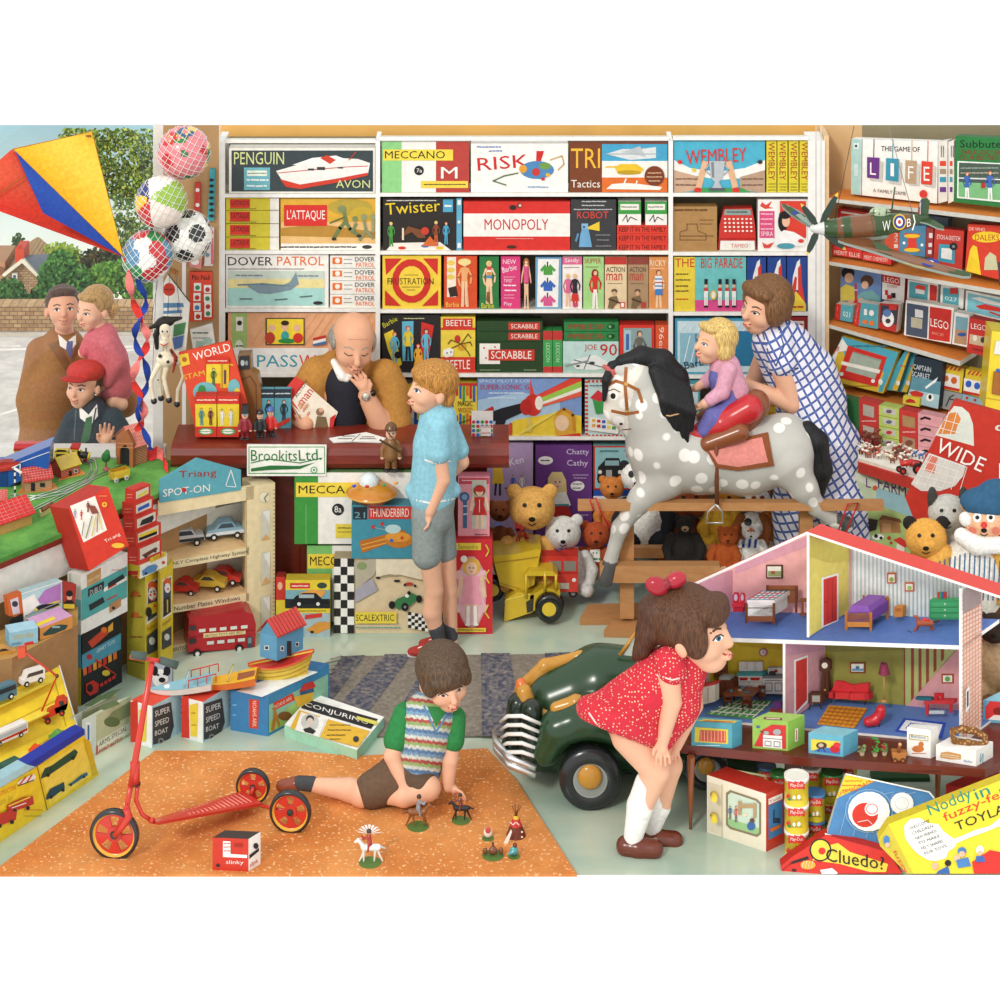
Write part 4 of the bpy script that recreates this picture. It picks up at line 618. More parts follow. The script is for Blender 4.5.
for x,y,c in ((868,446,'7A3420'),(875,448,'6A2E1C')):
 animal(x,y,17,c,'larger brown toy horse '+('left' if x<870 else 'right')+' at the back of the farm tray','brown toy horses','toy_horse')
tr=thing('toy_tractor','small red toy tractor at the tray front','toy tractor',tuple(horiz(.765).at(907,474)))
def wheel(b,c0,ax,r,w,tyre='1E1E20',hub='C8342C',seg=18,mid=None):
 c0=Vc(c0); ax=Vc(ax).normalized()
 b.lathe(c0-ax*w/2,ax,[(0,0,hub),(0,r*.5,hub),(0,r*.55,mid or tyre),(-w*.1,r*.62,tyre),(0,r*.95,tyre),(w*.2,r,tyre),(w*.8,r,tyre),(w,r*.95,tyre),(w*1.1,r*.62,tyre),(w,r*.55,mid or tyre),(w,r*.5,hub),(w,0,hub)],tyre,seg)
def vehicle(b,Y): pass
Yt=horiz(.765).at(907,474).y; ut=Yt/FO; W=lambda x,y,d=0:P(x,y,Yt+d*ut)
b=B(); b.tube([W(900,464),W(913,462)],[3*ut,3.4*ut],'C8342C',8); b.tube([W(911,463),W(919,464)],[4*ut,3.6*ut],'B02E28',8); b.tube([W(903,462),W(903,456)],.5*ut,'333333',5); b.build('tractor_body',tr,GLOSS)
for x,y,d,r in ((918,469,-4,5.5),(918,466,6,5.5),(903,471,-3,3.5),(899,469,4,3)):
 b=B(); wheel(b,W(x,y,d),(0,1,0),r*ut,2.2*ut); b.build('wheel',tr)
for i,(x,y) in enumerate(((914,457),(921,459))):
 animal(x,y,7,'3F62A8',('left','right')[i]+' small blue toy vehicle behind the red tractor','blue toys behind the tractor','toy_trailer')
fb=qbox('farm_game_box','farm picture box with purple lettering below the tray','box',(855,472,921,498,917,560,852,552),vert(824,12.2,1000,11.85),.05,'C3D2AE','p D6DEC4 855 472 921 498 920 510 855 480;p 9CC4CC 876 487 920 500 920 520 876 508;p A8C078 854 510 880 505 917 520 917 560 852 552;S 866 487 871 488 9 5A3A7A L;c D0602A 875 488 2.5;S 878 488 906 497.5 11 4A2E6A FARM;p A87A4A 879 521 882 516 899 519 901 533 880 533;p C89A68 882 523 891 524 891 533 882 533;p 7A5030 878 521 882 515 900 519 902 523 898 522 884 519;c F2F0EA 878 537 6 3;c 2A2A2A 876 536 2;c 2A2A2A 881 538 1.6;p 3A3028 867 518 878 520 876 530 868 532;p D0352C 893 540 900 537 908 543 905 548;p E8E4D8 897 543 905 548 903 556 896 552;c A8402E 889 538 2;c A8402E 891 543 1.5')
wb=qbox('board_game_box','huge red game board with a white gridded globe and wide white title','board game',(954,400,1040,424,1040,575,930,560,905,497),vert(900,11.62,1000,11.45),.03,'C13427','p D9DCCF 954 406 962 407 969 413 973 424 974 446 935 435 945 418;p D9853E 950 413 957 412 961 419 958 424 955 434 947 434 938 434 944 420;c D9853E 954 421 6 4;p D8D4CC 929 453 966 466 963 476 955 486 940 491 921 491 911 484;p D9806A 930 455 938 458 934 474 924 470;'+';'.join(f'l F1EEE6 .6 {929-i*4} {454+i*7} {966-i*5} {467+i*5.4}' for i in range(5))+';'+';'.join(f'l F1EEE6 .6 {932+i*7} {455+i*2.4} {915+i*9} {487+i*.6}' for i in range(6))+';l F4F0E8 .6 940 428 960 433;l F4F0E8 .6 944 420 962 425;l F4F0E8 .6 958 408 950 436;l F4F0E8 .6 949 412 942 434;T 934.5 451 981 472.5 14.5 F3EFE6 WIDE;T 994 476.5 1040 494 14.5 F3EFE6 WOR;c D8C8B8 999 428 4 3;c C13427 1000.5 428 2.5 1.8')
sd=thing('display_plinth','brown wooden plinth behind the dolls house carrying plush toys','plinth',(1.9,11.2,0))
b=B(); b.box(1.55,11.0,0,2.42,11.45,.50,'8A5A3A','6E4428'); b.build('plinth_body',sd)
Ya=12.0; ua=Ya/FO; A=lambda x,y,d=0:P(x,y,Ya+d*ua)
pl_=thing('model_aeroplane','camouflaged fighter aeroplane model hanging on wires before right shelves','model aeroplane',tuple(A(860,225)))
GRN='37502E'; BRN='7A5034'
g=Blob(Ya,1.2)
prof=[(828,228,0,8.5,GRN),(838,228,0,9.5,BRN),(845,227.5,0,10.5,GRN),(852,227,0,11,BRN),(860,226.5,0,11,BRN),(872,225,0,11.5,GRN),(886,224,0,10.5,GRN),(897,222.5,0,8.8,BRN),(908,221,0,7,GRN),(918,219,0,5,GRN),(926,217.5,0,3,GRN)]
for a,c in zip(prof,prof[1:]): g.cap(a[:3],c[:3],a[3],c[3],a[4],1.0)
g.cap((846,236,0),(884,234,0),6.5,5,'93A094',2); g.build('fuselage',pl_,GLOSS)
def wing(nm,pts,top,thick,extra=''):
 b=B(); vs=[A(*p) for p in pts]; b.prism(vs,(0,0,-thick),top,'8C9A90'); return b
b=wing('w',[(838,240,-12),(846,243,-16),(880,253,-30),(915,265,-42),(945,272.5,-50),(962,276,-54),(970,276,-54),(971,273.5,-52),(962,270,-50),(940,264,-44),(912,255,-32),(885,247,-18),(872,240,-8),(862,234,0)],BRN,.012)
b.pl=tri(A(846,243,-16),A(945,272.5,-50),A(912,255,-32));
b.art('p 37502E 872 241 888 246 892 256 878 252;p 37502E 943 266 962 270 971 274 969 276 950 273;p C9B23A 905 262 925 267.5 925 268.7 905 263.3;c 2A3A90 930.5 262.5 9 4;c F1EDE4 930.5 262.5 3.6 2;c C8342C 930.5 262.5 1.8 1.1'); b.build('wing',pl_,GLOSS)
b=wing('w',[(826,234,10),(815,222,20),(800,211,30),(786,204,40),(781,202.5,44),(783,207,42),(792,215,36),(808,225,22),(822,232,8)],BRN,.01); b.pl=tri(A(815,222,20),A(786,204,40),A(808,225,22)); b.art('p 37502E 783 205 795 208 806 216 800 220 790 213;c 2A3A90 795 213 3 2'); b.build('wing',pl_,GLOSS)
b=B(); b.prism([A(918,215),A(919,205),A(922,199),(A(927,198)),A(930,201),A(929,209),A(928,218)],(0,.012,0),GRN); b.pl=Plane(A(920,210,-.2),(0,-1,0)); b.art('p C9C8BC 919.5 204 921.2 201 920.5 217 918.5 217;p B83A34 919 208 920.4 206 919.6 217 918.2 217;p 2A3A80 921.2 201 922.5 200 922 217 920.6 217'); b.build('tail_fin',pl_,GLOSS)
b=wing('w',[(918,221,-3),(927,223,-10),(938,228,-18),(944,229,-22),(944,226,-18),(934,220,-8),(925,217,0)],GRN,.008); b.build('tailplane',pl_,GLOSS)
b=wing('w',[(916,218,2),(908,213,10),(900,209.5,18),(899,212,18),(906,217,8),(914,220,0)],GRN,.008); b.build('tailplane',pl_,GLOSS)
g=Blob(Ya,1.0); g.cap((826,228,0),(815,228.5,0),8,4.5,'D6D6D2',1).cap((815,228.5,0),(812,228.5,0),4.5,2.5,'E4E4E0',1); g.build('spinner',pl_,GLOSS)
for x,y in ((838,193),(801,204),(807,255),(846,250)):
 b=B(); c0=A(819,228,-2); e=A(x,y,-2); v=(e-c0); n=Vc((0,1,0)).cross(v).normalized();
 pts=[c0+v*.1-n*.007,c0+v*.35-n*.017,c0+v*.75-n*.014,c0+v*.9-n*.008]; p2=[c0+v*.9+n*.008,c0+v*.75+n*.014,c0+v*.35+n*.017,c0+v*.1+n*.007]
 b.prism(pts+p2,(0,.006,0),'26382A'); b.prism([c0+v*.9-n*.008,c0+v-n*.002,c0+v+n*.002,c0+v*.9+n*.008],(0,.006,0),'E8C83A'); b.build('propeller_blade',pl_,GLOSS)
g=Blob(Ya,.8); g.el((880,213.5,0),(11,5,7),'A9B89A',.5); g.build('canopy',pl_,GLOSS)
b=B()
for x in (874,880,887): b.tube([A(x,208.8,-3),A(x-1,215,-5.4)],.4*ua,'37502E',4)
b.tube([A(869.5,213,-4),A(891,212.5,-4)],.45*ua,'37502E',4); b.tube([A(892,209,0),A(895,187,0)],.8*ua,'3F5A36',5); b.build('canopy_frame',pl_)
b=B(Plane(A(890,224,-11.6),(0,-1,.28)))
b.art('S 882.5 231.5 890.5 230 10 E9E6DC W;c D8B832 899.5 222 6.8 8;c 2A3A90 899.5 222 5.6 6.6;c F1EDE4 899.5 222 3.4 4.2;c C8342C 899.5 222 1.6 2.2;S 907 227 911 226 8 E9E6DC B;l F1EDE4 1.2 913.5 215 915 222 912.5 230'); b.build('markings',pl_)
for (x0,y0,x1,y1) in ((835,198,854,126.5),(913,206,889,126.5)):
 pass
b=B(); b.tube([A(835,219,0),A(854,126,0)],.35*ua,'4A4A44',4); b.build('hanging_wire',pl_); b=B(); b.tube([A(913,215,0),A(888.5,126,0)],.35*ua,'8A8A80',4); b.build('hanging_wire',pl_)
# ================= COUNTER
def _wood(c2,sc=(1.5,1.5,14)):
 def f(nt,b,c):
  v=coords(nt,sc); n=tex(nt,'Noise',v,Scale=2.2,Detail=4.0,Distortion=1.2); return mixc(nt,ramp(nt,n.outputs['Fac'],.35,.7),c,c2)
 return f
MAHOG=mat('red_brown_wood',.3,build=_wood('6A2318',(2,8,14)),noise=.05,spec=.5)
WOODM=mat('pale_wood',.55,build=_wood('B98250',(3,10,12)),noise=.04)
cn_=thing('shop_counter','long dark red-brown wooden counter between shopkeeper and children','counter',tuple(P(340,617,12.1)))
ZC=H-946*12.0/FO
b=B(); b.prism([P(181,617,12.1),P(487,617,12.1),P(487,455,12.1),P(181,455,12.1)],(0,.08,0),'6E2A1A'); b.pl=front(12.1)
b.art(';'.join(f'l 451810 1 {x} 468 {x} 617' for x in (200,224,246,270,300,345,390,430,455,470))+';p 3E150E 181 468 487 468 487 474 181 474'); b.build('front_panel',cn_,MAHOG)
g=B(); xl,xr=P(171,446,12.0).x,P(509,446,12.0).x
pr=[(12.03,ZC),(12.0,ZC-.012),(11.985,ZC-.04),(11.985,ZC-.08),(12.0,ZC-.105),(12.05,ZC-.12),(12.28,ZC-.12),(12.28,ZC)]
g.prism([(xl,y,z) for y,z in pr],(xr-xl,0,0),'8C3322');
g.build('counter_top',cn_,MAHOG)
def on(x,y,z): return horiz(z).at(x,y)
tag(qbox('shop_sign','sign',None,(247,444.5,326.5,445,326,474,247,476),front(11.97),.008,'F3F2E8'),'white shop name sign with green handwriting hanging on the counter front','sign')
b=bpy.data.objects['shop_sign']; bpy.data.objects.remove(b)
qbox('shop_sign','white shop name sign with green handwriting hanging on the counter front','sign',(247,444.5,326.5,445,326,476,247,476),front(11.97),.008,'F3F2E8','l 3F9A52 .8 249 447 324.5 447 324.5 473.5 249 473.5 249 447;T 251 461 297 461 11 2E7A3E Brookits;T 299 461 321.5 460 11 2E7A3E Ltd.;l 2E7A3E 1 251 463 268 459 300 463 322 458;p 2A7038 251 468.5 270 465.5 300 466 315 462.5 300 469 270 470 251 471.5;w 6A9A70 263 297 473 1.2;c 5FAA6C 314 470 3.4;c F3F2E8 314 470 2.4;c 5FAA6C 314 470 1.3')
bk=qbox('stamp_album','tilted red world stamp album on the counter left end','book',(178.5,353,230,341,247,402,249,434,197,437),Plane(P(210,437,12.13),(0,-1,.12)),.03,'DC4A2E','T 194.5 361 231 350.5 8 F3EEE4 WORLD;T 184 380 205 375 5 E8C03A STAM;T 222 370 234 365 5 E8C03A A;p E8C83A 179 355 188 353 190 364 181 367;c B8602A 184.5 359.5 2.5;c 6FB4B8 205 392 12 10;c 3F8A4A 202 390 4 5;c 6FB4B8 234 388 6 9;c E8C83A 237 392 3 4')
vb='red and yellow village figure boxes on the counter'
qbox('village_figure_box','upper red and yellow box with green policeman picture','box',(206.5,357.5,229,359,229,395,206,394),front(12.16),.05,'EBCF3A','r 206 357 229 364 D2382C;w F0D8C0 208 227 361 2;r 206 388 229 395 C8342C;r 211 390.5 215 393.5 8A2A60;r 220.5 364 229 388 E2BE30;f 2F6A3A 213.5 386 18 2F6A3A 1E2A22;r 224 370 226 384 5A3A5A;l A88A20 .8 222 364 222 389',vb,side='B83028')
for i,(x0,x1,a) in enumerate(((195,216.5,'f 3A8A90 201.5 432 17 3A8A90 5A2A1E;f 6A2A3A 210.5 432 17 6A2A3A 5A2A1E'),(217,239,'f E8E6DE 222 431 16 E8E6DE 3A6A4A;f D8E0E0 231 431 16 D8E0E0 B8602A'))):
 qbox('village_figure_box',('lower left red and yellow box with teal and maroon figures','lower right red and yellow box with white clad figures')[i],'box',(x0,396,x1,396,x1,437,x0+1,437),front(12.08),.06,'EBCF3A',f'r {x0} 396 {x1} 404 D2382C;w F4E0C8 {x0+2} {x1-2} 400 2.4;r {x0} 426.5 {x1} 437 D2382C;c {"3F9A4A"} {(x0+x1)/2} 431.5 7.5 3.6;c F1EEE4 {(x0+x1)/2} 431.5 5.8 2.4;w 3F9A4A {x0+5} {x1-5} 431.5 1.6;'+a.replace(' 432 ',' 425 ').replace(' 431 ',' 425 '),vb,side='B83028')
tl=thing('wooden_till','rounded brown wooden till behind the toy figures on the counter','till',tuple(P(250,431,12.2)))
qbox('till_body',None,None,(238,434,238,356,251,355,252,372,258,376,261,390,262,434),front(12.22),.08,'8E6034','l 6A4424 1 242 380 250 376 256 385 257 430',parent=tl,m=GLOSS)
qbox('till_screen',None,None,(239.5,357,249,356,249.5,369,240,370),front(12.21),.01,'2E3234','c B8C4C4 242.5 363 2 3;c 8A9A9A 246.5 363 1.5 2.5',parent=tl)
for i,(x0,x1) in enumerate(((261,274),(274.6,291))):
 fbox('puppet_box',('left','right')[i]+' teal box with dark figures behind the red guardsman toy','box',x0,389,x1,431,12.23,.03,'5FA6B4',f'r {x0} 389 {x1} 398 2E3A44;w C8D8D8 {x0+1} {x1-1} 393.5 2.4;f 2A3440 {(x0+x1)/2+1} 424 24 2A3440;p D2402E {x0+2} 424 {x1-1} 417 {x1-1} 421 {x0+2} 429','teal boxes on the counter')
def figtoy(name,lbl,x,yb,h,Y,coat,legs,hat,hatshape,face='EBC0A0',extra=None):
 t=thing(name,lbl,'toy figure',tuple(P(x,yb,Y)))
 g=Blob(Y,.55); s_=h/40
 g.el((x,yb-h*.66,0),(3.6*s_,3.2*s_,4*s_),face,1);
 g.cap((x,yb-h*.5,0),(x,yb-h*.3,0),4.2*s_,4.8*s_,coat,1)
 for q in (-1,1):
  g.path([(x+q*4*s_,yb-h*.5,0),(x+q*6*s_,yb-h*.38,-1),(x+q*6*s_,yb-h*.27,-2)],[1.9*s_,1.7*s_,1.5*s_],coat,.6); g.el((x+q*6*s_,yb-h*.25,-2),1.5*s_,face,.4)
  g.cap((x+q*2.2*s_,yb-h*.28,0),(x+q*2.4*s_,yb-1.6*s_,0),2.3*s_,1.9*s_,legs,.6); g.el((x+q*2.8*s_,yb-1.2*s_,-1.5*s_),(2.6*s_,3*s_,1.4*s_),'1E1E20',.4)
 g.build('body',t,GLOSS)
 b=B();
 if hatshape=='top': b.lathe(P(x,yb-h*.73,Y),(0,0,1),[(0,0),(0,5.4*s_*Y/FO),(.6*s_*Y/FO,5.4*s_*Y/FO),(.8*s_*Y/FO,3.4*s_*Y/FO),(8*s_*Y/FO,3.8*s_*Y/FO),(8*s_*Y/FO,0)],hat,14)
 elif hatshape=='bear': b.ell(P(x,yb-h*.84,Y),(3.8*s_*Y/FO,3.6*s_*Y/FO,5*s_*Y/FO),hat)
 else: b.lathe(P(x,yb-h*.74,Y),(0,0,1),[(0,0),(0,4.6*s_*Y/FO),(.8*s_*Y/FO,4.3*s_*Y/FO),(3*s_*Y/FO,3.4*s_*Y/FO),(4.5*s_*Y/FO,1.6*s_*Y/FO),(5*s_*Y/FO,0)],hat,14)
 b.build('hat',t,GLOSS)
 b=B(Plane(P(x,yb-h*.6,Y-4.2*s_*Y/FO),(0,-1,0)))
 b.art(f'c 1A1A1C {x-1.4*s_} {yb-h*.66} {.6*s_};c 1A1A1C {x+1.4*s_} {yb-h*.66} {.6*s_};l 8A2A20 {.6*s_} {x-1*s_} {yb-h*.61} {x+1*s_} {yb-h*.61}'+(extra or '')); b.build('face',t); return t
figtoy('toy_businessman','toy man in black top hat, spectacles and maroon suit',245,440,38,12.03,'8C2430','7A2028','1E1E20','top',extra=';c 8A9AA0 243.6 414.7 1.3;c 8A9AA0 246.4 414.7 1.3')
figtoy('toy_policeman','toy policeman in black uniform beside the top hatted man',260,439,35,12.04,'24262A','24262A','1C1E26','cap')
figtoy('toy_guardsman','toy guardsman in scarlet coat and blue cap',270.5,437,36,12.07,'CC2E2A','24262A','3F62A8','cap')
def card(nm,lbl,q,c,art='',cat='toy card',grp=None): return qbox(nm,lbl,cat,q,front(12.6),.022,c,art,grp)
card('toy_card','narrow teal hanging card of small dark toys by the white upright',(210,169,215,169,214,221,207.5,221),'3F9AA4',';'.join(f'c 26282A 211.5 {180+i*6} 2.4 1.6' for i in range(7)))
card('toy_card','small red and white card behind the balls',(195,183,200.5,183,200,215,194,215),'C9403A','c F0EEE8 197.5 190 2;c F0EEE8 197.5 205 2')
card('toy_card','narrow pink edged card below the teal card',(208,228,214,228,213,266,204,266),'D9CFC8','r 211 230 213 264 D0607A;c 8A6A5A 207.5 240 2;c 5A8A9A 207.5 255 2')
card('toy_card','small pink card hanging left of the pink edged card',(189.5,255,202,258,201,269,189.5,267),'D98A84','c F0EEE8 195 262 4 3')
card('sticker_card','red card of round coloured stickers with black heading',(189.5,272,212,272,213,319,190,322),'DA4A32','t 192 275 210 280 3A1A14 Pin Nail;'+';'.join(f'r {x-3.6} {y-4} {x+3.6} {y+4} EFEDE4;c {c} {x} {y+.6} 2.4' for (x,y),c in zip(((197.5,287),(207.5,289),(197,297),(207.5,298),(197,307),(208,306),(198,316),(208,313)),('3F8A5A','B83A4A','B83A2A','3F8A5A','3F7AB0','B83A2A','B83A2A','3F8A5A'))))
card('price_list','white paper list with green typed lines below sticker card',(190,330,212,323,215,343,193,350),'F0EFE6','w 4A6A5A 193 210 333 3;w 7A8A80 193 211 338 1.8;r 196 341 203 347 A9CFC0;r 204 339 212 344 A9CFC0')
sl=thing('toy_sail','white pointed toy kite with red disc and blue aeroplane','toy',tuple(P(175,350,12.45)))
qbox('sail_sheet',None,None,(168,274,190,302,186,350,170,362,160,340,156,300),front(12.45),.006,'EDEBE2','c D2402C 169 289.5 6 6.5;w 8A2A1E 164 174 289.5 2.5;p 5A8AB4 161 303 183 303 184 307 161 308;p 5A8AB4 163 311 182 310 182 313 163 314;l 3A5A80 1 168 303 168 312;l 3A5A80 1 178 303 178 312;p 4F8A5A 174 325 186 322 184 334 173 337;p 5A7AB4 172 338 184 335 182 347 171 351;l 1E1E22 1 168 274 190 302',parent=sl)
qbox('frame_rod',None,None,(169,268,178,272,177.5,276,168,271),front(12.44),.02,'A8703A',parent=sl)
pu=thing('horse_puppet','cream spotted wooden horse string puppet with floppy black mane','puppet',tuple(P(168,380,12.2)))
g=Blob(12.2,.7); g.el((165,330,-2),(5.5,5.5,9),'EFE3C6',2).el((164,343,-6),(4.5,5,5),'EFE3C6',2).cap((168,338,2),(170,352,5),4,4.5,'EFE3C6',2).el((166,359,4),(10,8,8),'EFE3C6',2).el((178,358,6),(7,7,7),'EFE3C6',2)
for c0,c1,c2,c3 in (((158,366,0),(152,378,-2),(151,386,-2),(154,401,-2)),((166,368,2),(164,378,2),(166,388,1),(169,400,1)),((163,366,8),(160,380,8),(160,390,8),(161,398,8)),((181,362,6),(184,376,5),(178,390,4),(177,404,3))):
 g.path([c0,c1,c2,c3],[3,2.2,2,2],'EFE3C6',1); g.el(c3,(3.2,3.5,3.2),'26262A',.5)
for x,y,d,r in ((160,356,-4,2),(168,362,-4,1.6),(176,360,0,2),(172,352,-2,1.4),(158,380,-2,1),(166,390,0,1)): g.el((x,y,d),r,'2A2624',.2)
g.build('body',pu,GLOSS)
g=Blob(12.2,.7); g.cap((163,322,0),(150,328,0),4,1.5,'26221F',2).cap((165,321,0),(181,318,0),4.5,1.5,'26221F',2).el((165,322,1),(9,6,5),'26221F',2).path([(160,326,3),(156,335,4),(157,348,5)],[3,3,2],'26221F',1).path([(171,350,0),(176,358,0),(173,372,0)],[1.5,2,1],'9A3A30',.5); g.build('mane',pu,HAIR)
b=B(Plane(P(164,335,12.2-.055),(0,-1,0))); b.art('c F4F2EA 162 331 1.6 2;c F4F2EA 167 331 1.6 2;c 1A1A1C 162.3 331.5 .8 1.2;c 1A1A1C 167.2 331.5 .8 1.2;l C8342C 1 160.5 344 164 346 168 343.5;c 8A5A3A 162 340 .6;c 8A5A3A 166 340 .6'); b.build('face',pu)
b=B()
for x0,y0,x1 in ((150,328,160),(181,318,175),(166,352,170),(152,386,157)): b.tube([P(x0,y0,12.19),P(x1,268,12.3)],.0012,'5A5A56',4)
b.build('strings',pu)
def dirs_ico():
 t=(1+5**.5)/2; v=[]
 for a in (-1,1):
  for c in (-t,t): v+=[(0,a,c),(a,c,0),(c,0,a)]
 v=[Vc(x).normalized() for x in v]; f=[]
 for i in range(12):
  for j in range(i+1,12):
   for k in range(j+1,12):
    if all(v[a].dot(v[c])>.4 for a,c in ((i,j),(j,k),(i,k))): f.append((v[i]+v[j]+v[k]).normalized())
 return v,f
ICO,FAC=dirs_ico()
def ball(nm,lbl,x,y,r,Y,fn,net=True,rot=0):
 t=thing(nm,lbl,'ball',tuple(P(x,y,Y)),'netted balls hanging by the window'); u=Y/FO; R=Matrix.Rotation(rot,3,'Y')@Matrix.Rotation(.4,3,'X')
 b=B()
 b.ell(P(x,y,Y),r*u,'FFFFFF',seg=64,rings=36,cf=lambda th,ph: fn(R@Vc((math.sin(th)*math.cos(ph),math.sin(th)*math.sin(ph),math.cos(th))))); b.build('ball_skin',t,GLOSS)
 if net:
  b=B(); R2=Matrix.Rotation(.5+rot,3,'Y')
  for ax in (0,1):
   for k in range(-4,5):
    h=k/4.6; rr_=math.sqrt(1-h*h)*r*1.03*u
    pts=[]
    for j in range(25):
     a=2*math.pi*j/24; v=Vc((h*r*1.03*u,math.cos(a)*rr_,math.sin(a)*rr_)) if ax==0 else Vc((math.sin(a)*rr_,math.cos(a)*rr_,h*r*1.03*u))
     pts.append(P(x,y,Y)+R2@v)
    b.tube(pts,.32*u,'F0F0EC',3,cap=False)
  b.build('net',t)
 return t
def soccer(pent,hexs):
 def f(d):
  a=max(range(12),key=lambda i:ICO[i].dot(d));
  if ICO[a].dot(d)>.935: return pent if isinstance(pent,str) else pent[a%len(pent)]
  k=max(range(20),key=lambda i:FAC[i].dot(d)); return hexs[k%len(hexs)]
 return f
def beach(d):
 a=math.atan2(d.z,d.x+.35)+.35; k=int((a%(2*math.pi))/(2*math.pi)*6); return ('94B83E','F1EEE6','2E3A78','E8C62E','C8302E','F1E2D6')[k]
rr=random.Random(11); spots=[(Vc((rr.gauss(0,1),rr.gauss(0,1),rr.gauss(0,1))).normalized(),rr.choice([.16,.2,.28,.32]),rr.choice(['3F5A80','E8C83A','2F7A40','C8302E'])) for _ in range(34)]
def dots(d):
 for v,s_,c in spots:
  q=math.acos(max(-1,min(1,v.dot(d))))
  if q<s_: return ('E8808A' if s_>.3 and q<.12 else 'E8C83A' if s_>.3 and q<.16 else c)
 return 'E5838A'
ball('play_ball','pink ball with big coloured spots, highest of the netted balls',184,152.5,26,12.2,dots)
ball('football','black and white football at right of the netted balls',187,236,25,12.15,soccer('2E302E',['EFEDE4']))
ball('beach_ball','striped beach ball of blue, yellow, red and green panels',161,202,25.5,12.05,beach)
ball('football','multicoloured football of green, blue, red and white patches',147.5,256,25,12.0,soccer(['C83238','5A8AAE','2F8A4A','C83238'],['2F8A4A','F1EEE6','5A8AAE','F1EEE6','B83038']),rot=.3)
Yk=11.9; K=lambda x,y,d=0:P(x,y,Yk+d*Yk/FO)
kt=thing('diamond_kite','yellow, red and blue diamond kite hanging in the shop window','kite',tuple(K(60,190)))
def sail(nm,ps,c,c2):
 b=B(); a,p,q=[K(*v) for v in ps]; N=10
 for i in range(N):
  for j in range(N-i):
   f=lambda i,j:a+(p-a)*(i/N)+(q-a)*(j/N)
   t=math.sin((i+j)/N*5)*.5+.5; cc=tuple(x*(1-t)+y*t for x,y in zip(col(c),col(c2)))
   b.poly([f(i,j),f(i+1,j),f(i,j+1)],cc,True)
   if j<N-i-1: b.poly([f(i+1,j),f(i+1,j+1),f(i,j+1)],cc,True)
 return b.build(nm,kt,CLOTH)
sail('yellow_sail',((92,131.5,-6),(13,149,0),(123.5,257,0)),'F2B524','F7C948')
sail('keel',((14.5,150,0),(43,213,-25),(123.5,257,0)),'2445A0','2A52B0')
sail('red_sail',((12,149,0),(43,213,14),(-42,196,5)),'D8402E','E25A3E'); sail('red_sail',((-42,196,5),(43,213,14),(123.5,257,1)),'DE4630','D23A2C'); sail('red_sail',((12,149,0.5),(43,213,14),(123.5,257,1.5)),'C83A2C','D23A2C')
b=B(); b.tube([K(-20,206,6),K(92,132,-5)],.6*Yk/FO,'A8621E',5); b.build('spar',kt)
b=B(); b.tube([K(13,149,0),K(92,131.5,-6),K(123.5,257,0),K(13,149,0)],.5*Yk/FO,'B87A20',5); b.tube([K(91,136,-8),K(86,136,-8)],1*Yk/FO,'8A5A2A',6); b.build('hem',kt)
def ribbon(nm,pts,w,c,c2,par):
 b=B(); n=len(pts); L=[]
 for i in range((n-1)*6+1):
  k=min(i//6,n-2); t=(i-6*k)/6; P0=pts[max(k-1,0)];P1=pts[k];P2=pts[k+1];P3=pts[min(k+2,n-1)]
  f=lambda a:0.5*((2*P1[a])+(-P0[a]+P2[a])*t+(2*P0[a]-5*P1[a]+4*P2[a]-P3[a])*t*t+(-P0[a]+3*P1[a]-3*P2[a]+P3[a])*t**3)
  L.append((f(0),f(1)))
 for i in range(len(L)-1):
  def edge(k):
   ph=k*.42; ww=w*(.25+.75*abs(math.cos(ph))); return K(L[k][0]-ww/2,L[k][1],5+4*math.sin(ph)),K(L[k][0]+ww/2,L[k][1],5-4*math.sin(ph))
  a1,a2=edge(i); b1,b2=edge(i+1); b.poly([a1,a2,b2,b1],c if math.cos(i*.42)>0 else c2,True)
 return b.build(nm,par,CLOTH)
ribbon('tail_ribbon',[(135,268),(139,283),(146,302),(140,318),(135,333),(138,350),(146,365),(147,385),(139,402),(140,420),(147,438),(151,450)],7.5,'2848A8','1E3A8A',kt)
ribbon('tail_ribbon',[(128,258),(129,280),(133,300),(141,320),(147,335),(145,350),(136,366),(134,382),(141,398),(144,414),(139,428),(136,432)],9,'DC3A32','E8807A',kt)
# ================= TRAIN BOARD UNDER THE WINDOW
ZB=.76; hb=horiz(ZB); G=lambda x,y:hb.at(x,y)
tb=thing('layout_table','diagonal table with green model railway board and white fascia','table',tuple(hb.at(60,540)))
edge=[G(-60,584),G(0,559),G(215,470)]
b=B(); bp=[G(-60,584),G(0,559),G(217,469),G(217,466),G(160,459),G(-60,459)]; b.prism(bp,(0,0,-.02),'4C8A3C','7A2A20'); b.build('green_board',tb,mat('turf',.95,build=lambda nt,b,c:mixc(nt,ramp(nt,tex(nt,'Noise',coords(nt),Scale=6.0,Detail=5.0).outputs['Fac'],.3,.7),'3E7A34','6FAA50'),noise=.1,nscale=90))
def down(a,c,z0,z1,colr,off=0):
 n=Vc((c.y-a.y,-(c.x-a.x),0)).normalized()*(-off)
 return [a+n+Vc((0,0,z0)),c+n+Vc((0,0,z0)),c+n+Vc((0,0,z1)),a+n+Vc((0,0,z1))],n
e0,e1=G(-60,584),G(217,469); ins=Vc((-(e1-e0).y,(e1-e0).x,0)).normalized()
def panel(nm,z0,z1,c,inset,th=.02):
 o=ins*inset; b=B(); b.prism([e0+o+Vc((0,0,z0-ZB)),e1+o+Vc((0,0,z0-ZB)),e1+o+Vc((0,0,z1-ZB)),e0+o+Vc((0,0,z1-ZB))],ins*th,c); return b.build(nm,tb)
panel('edge_strip',ZB-.045,ZB-.02,'7E2A20',.0); panel('white_fascia',ZB-.20,ZB-.045,'E4E2D8',.01); panel('lower_panel',0,ZB-.2,'B28A5E',.06)
b=B()
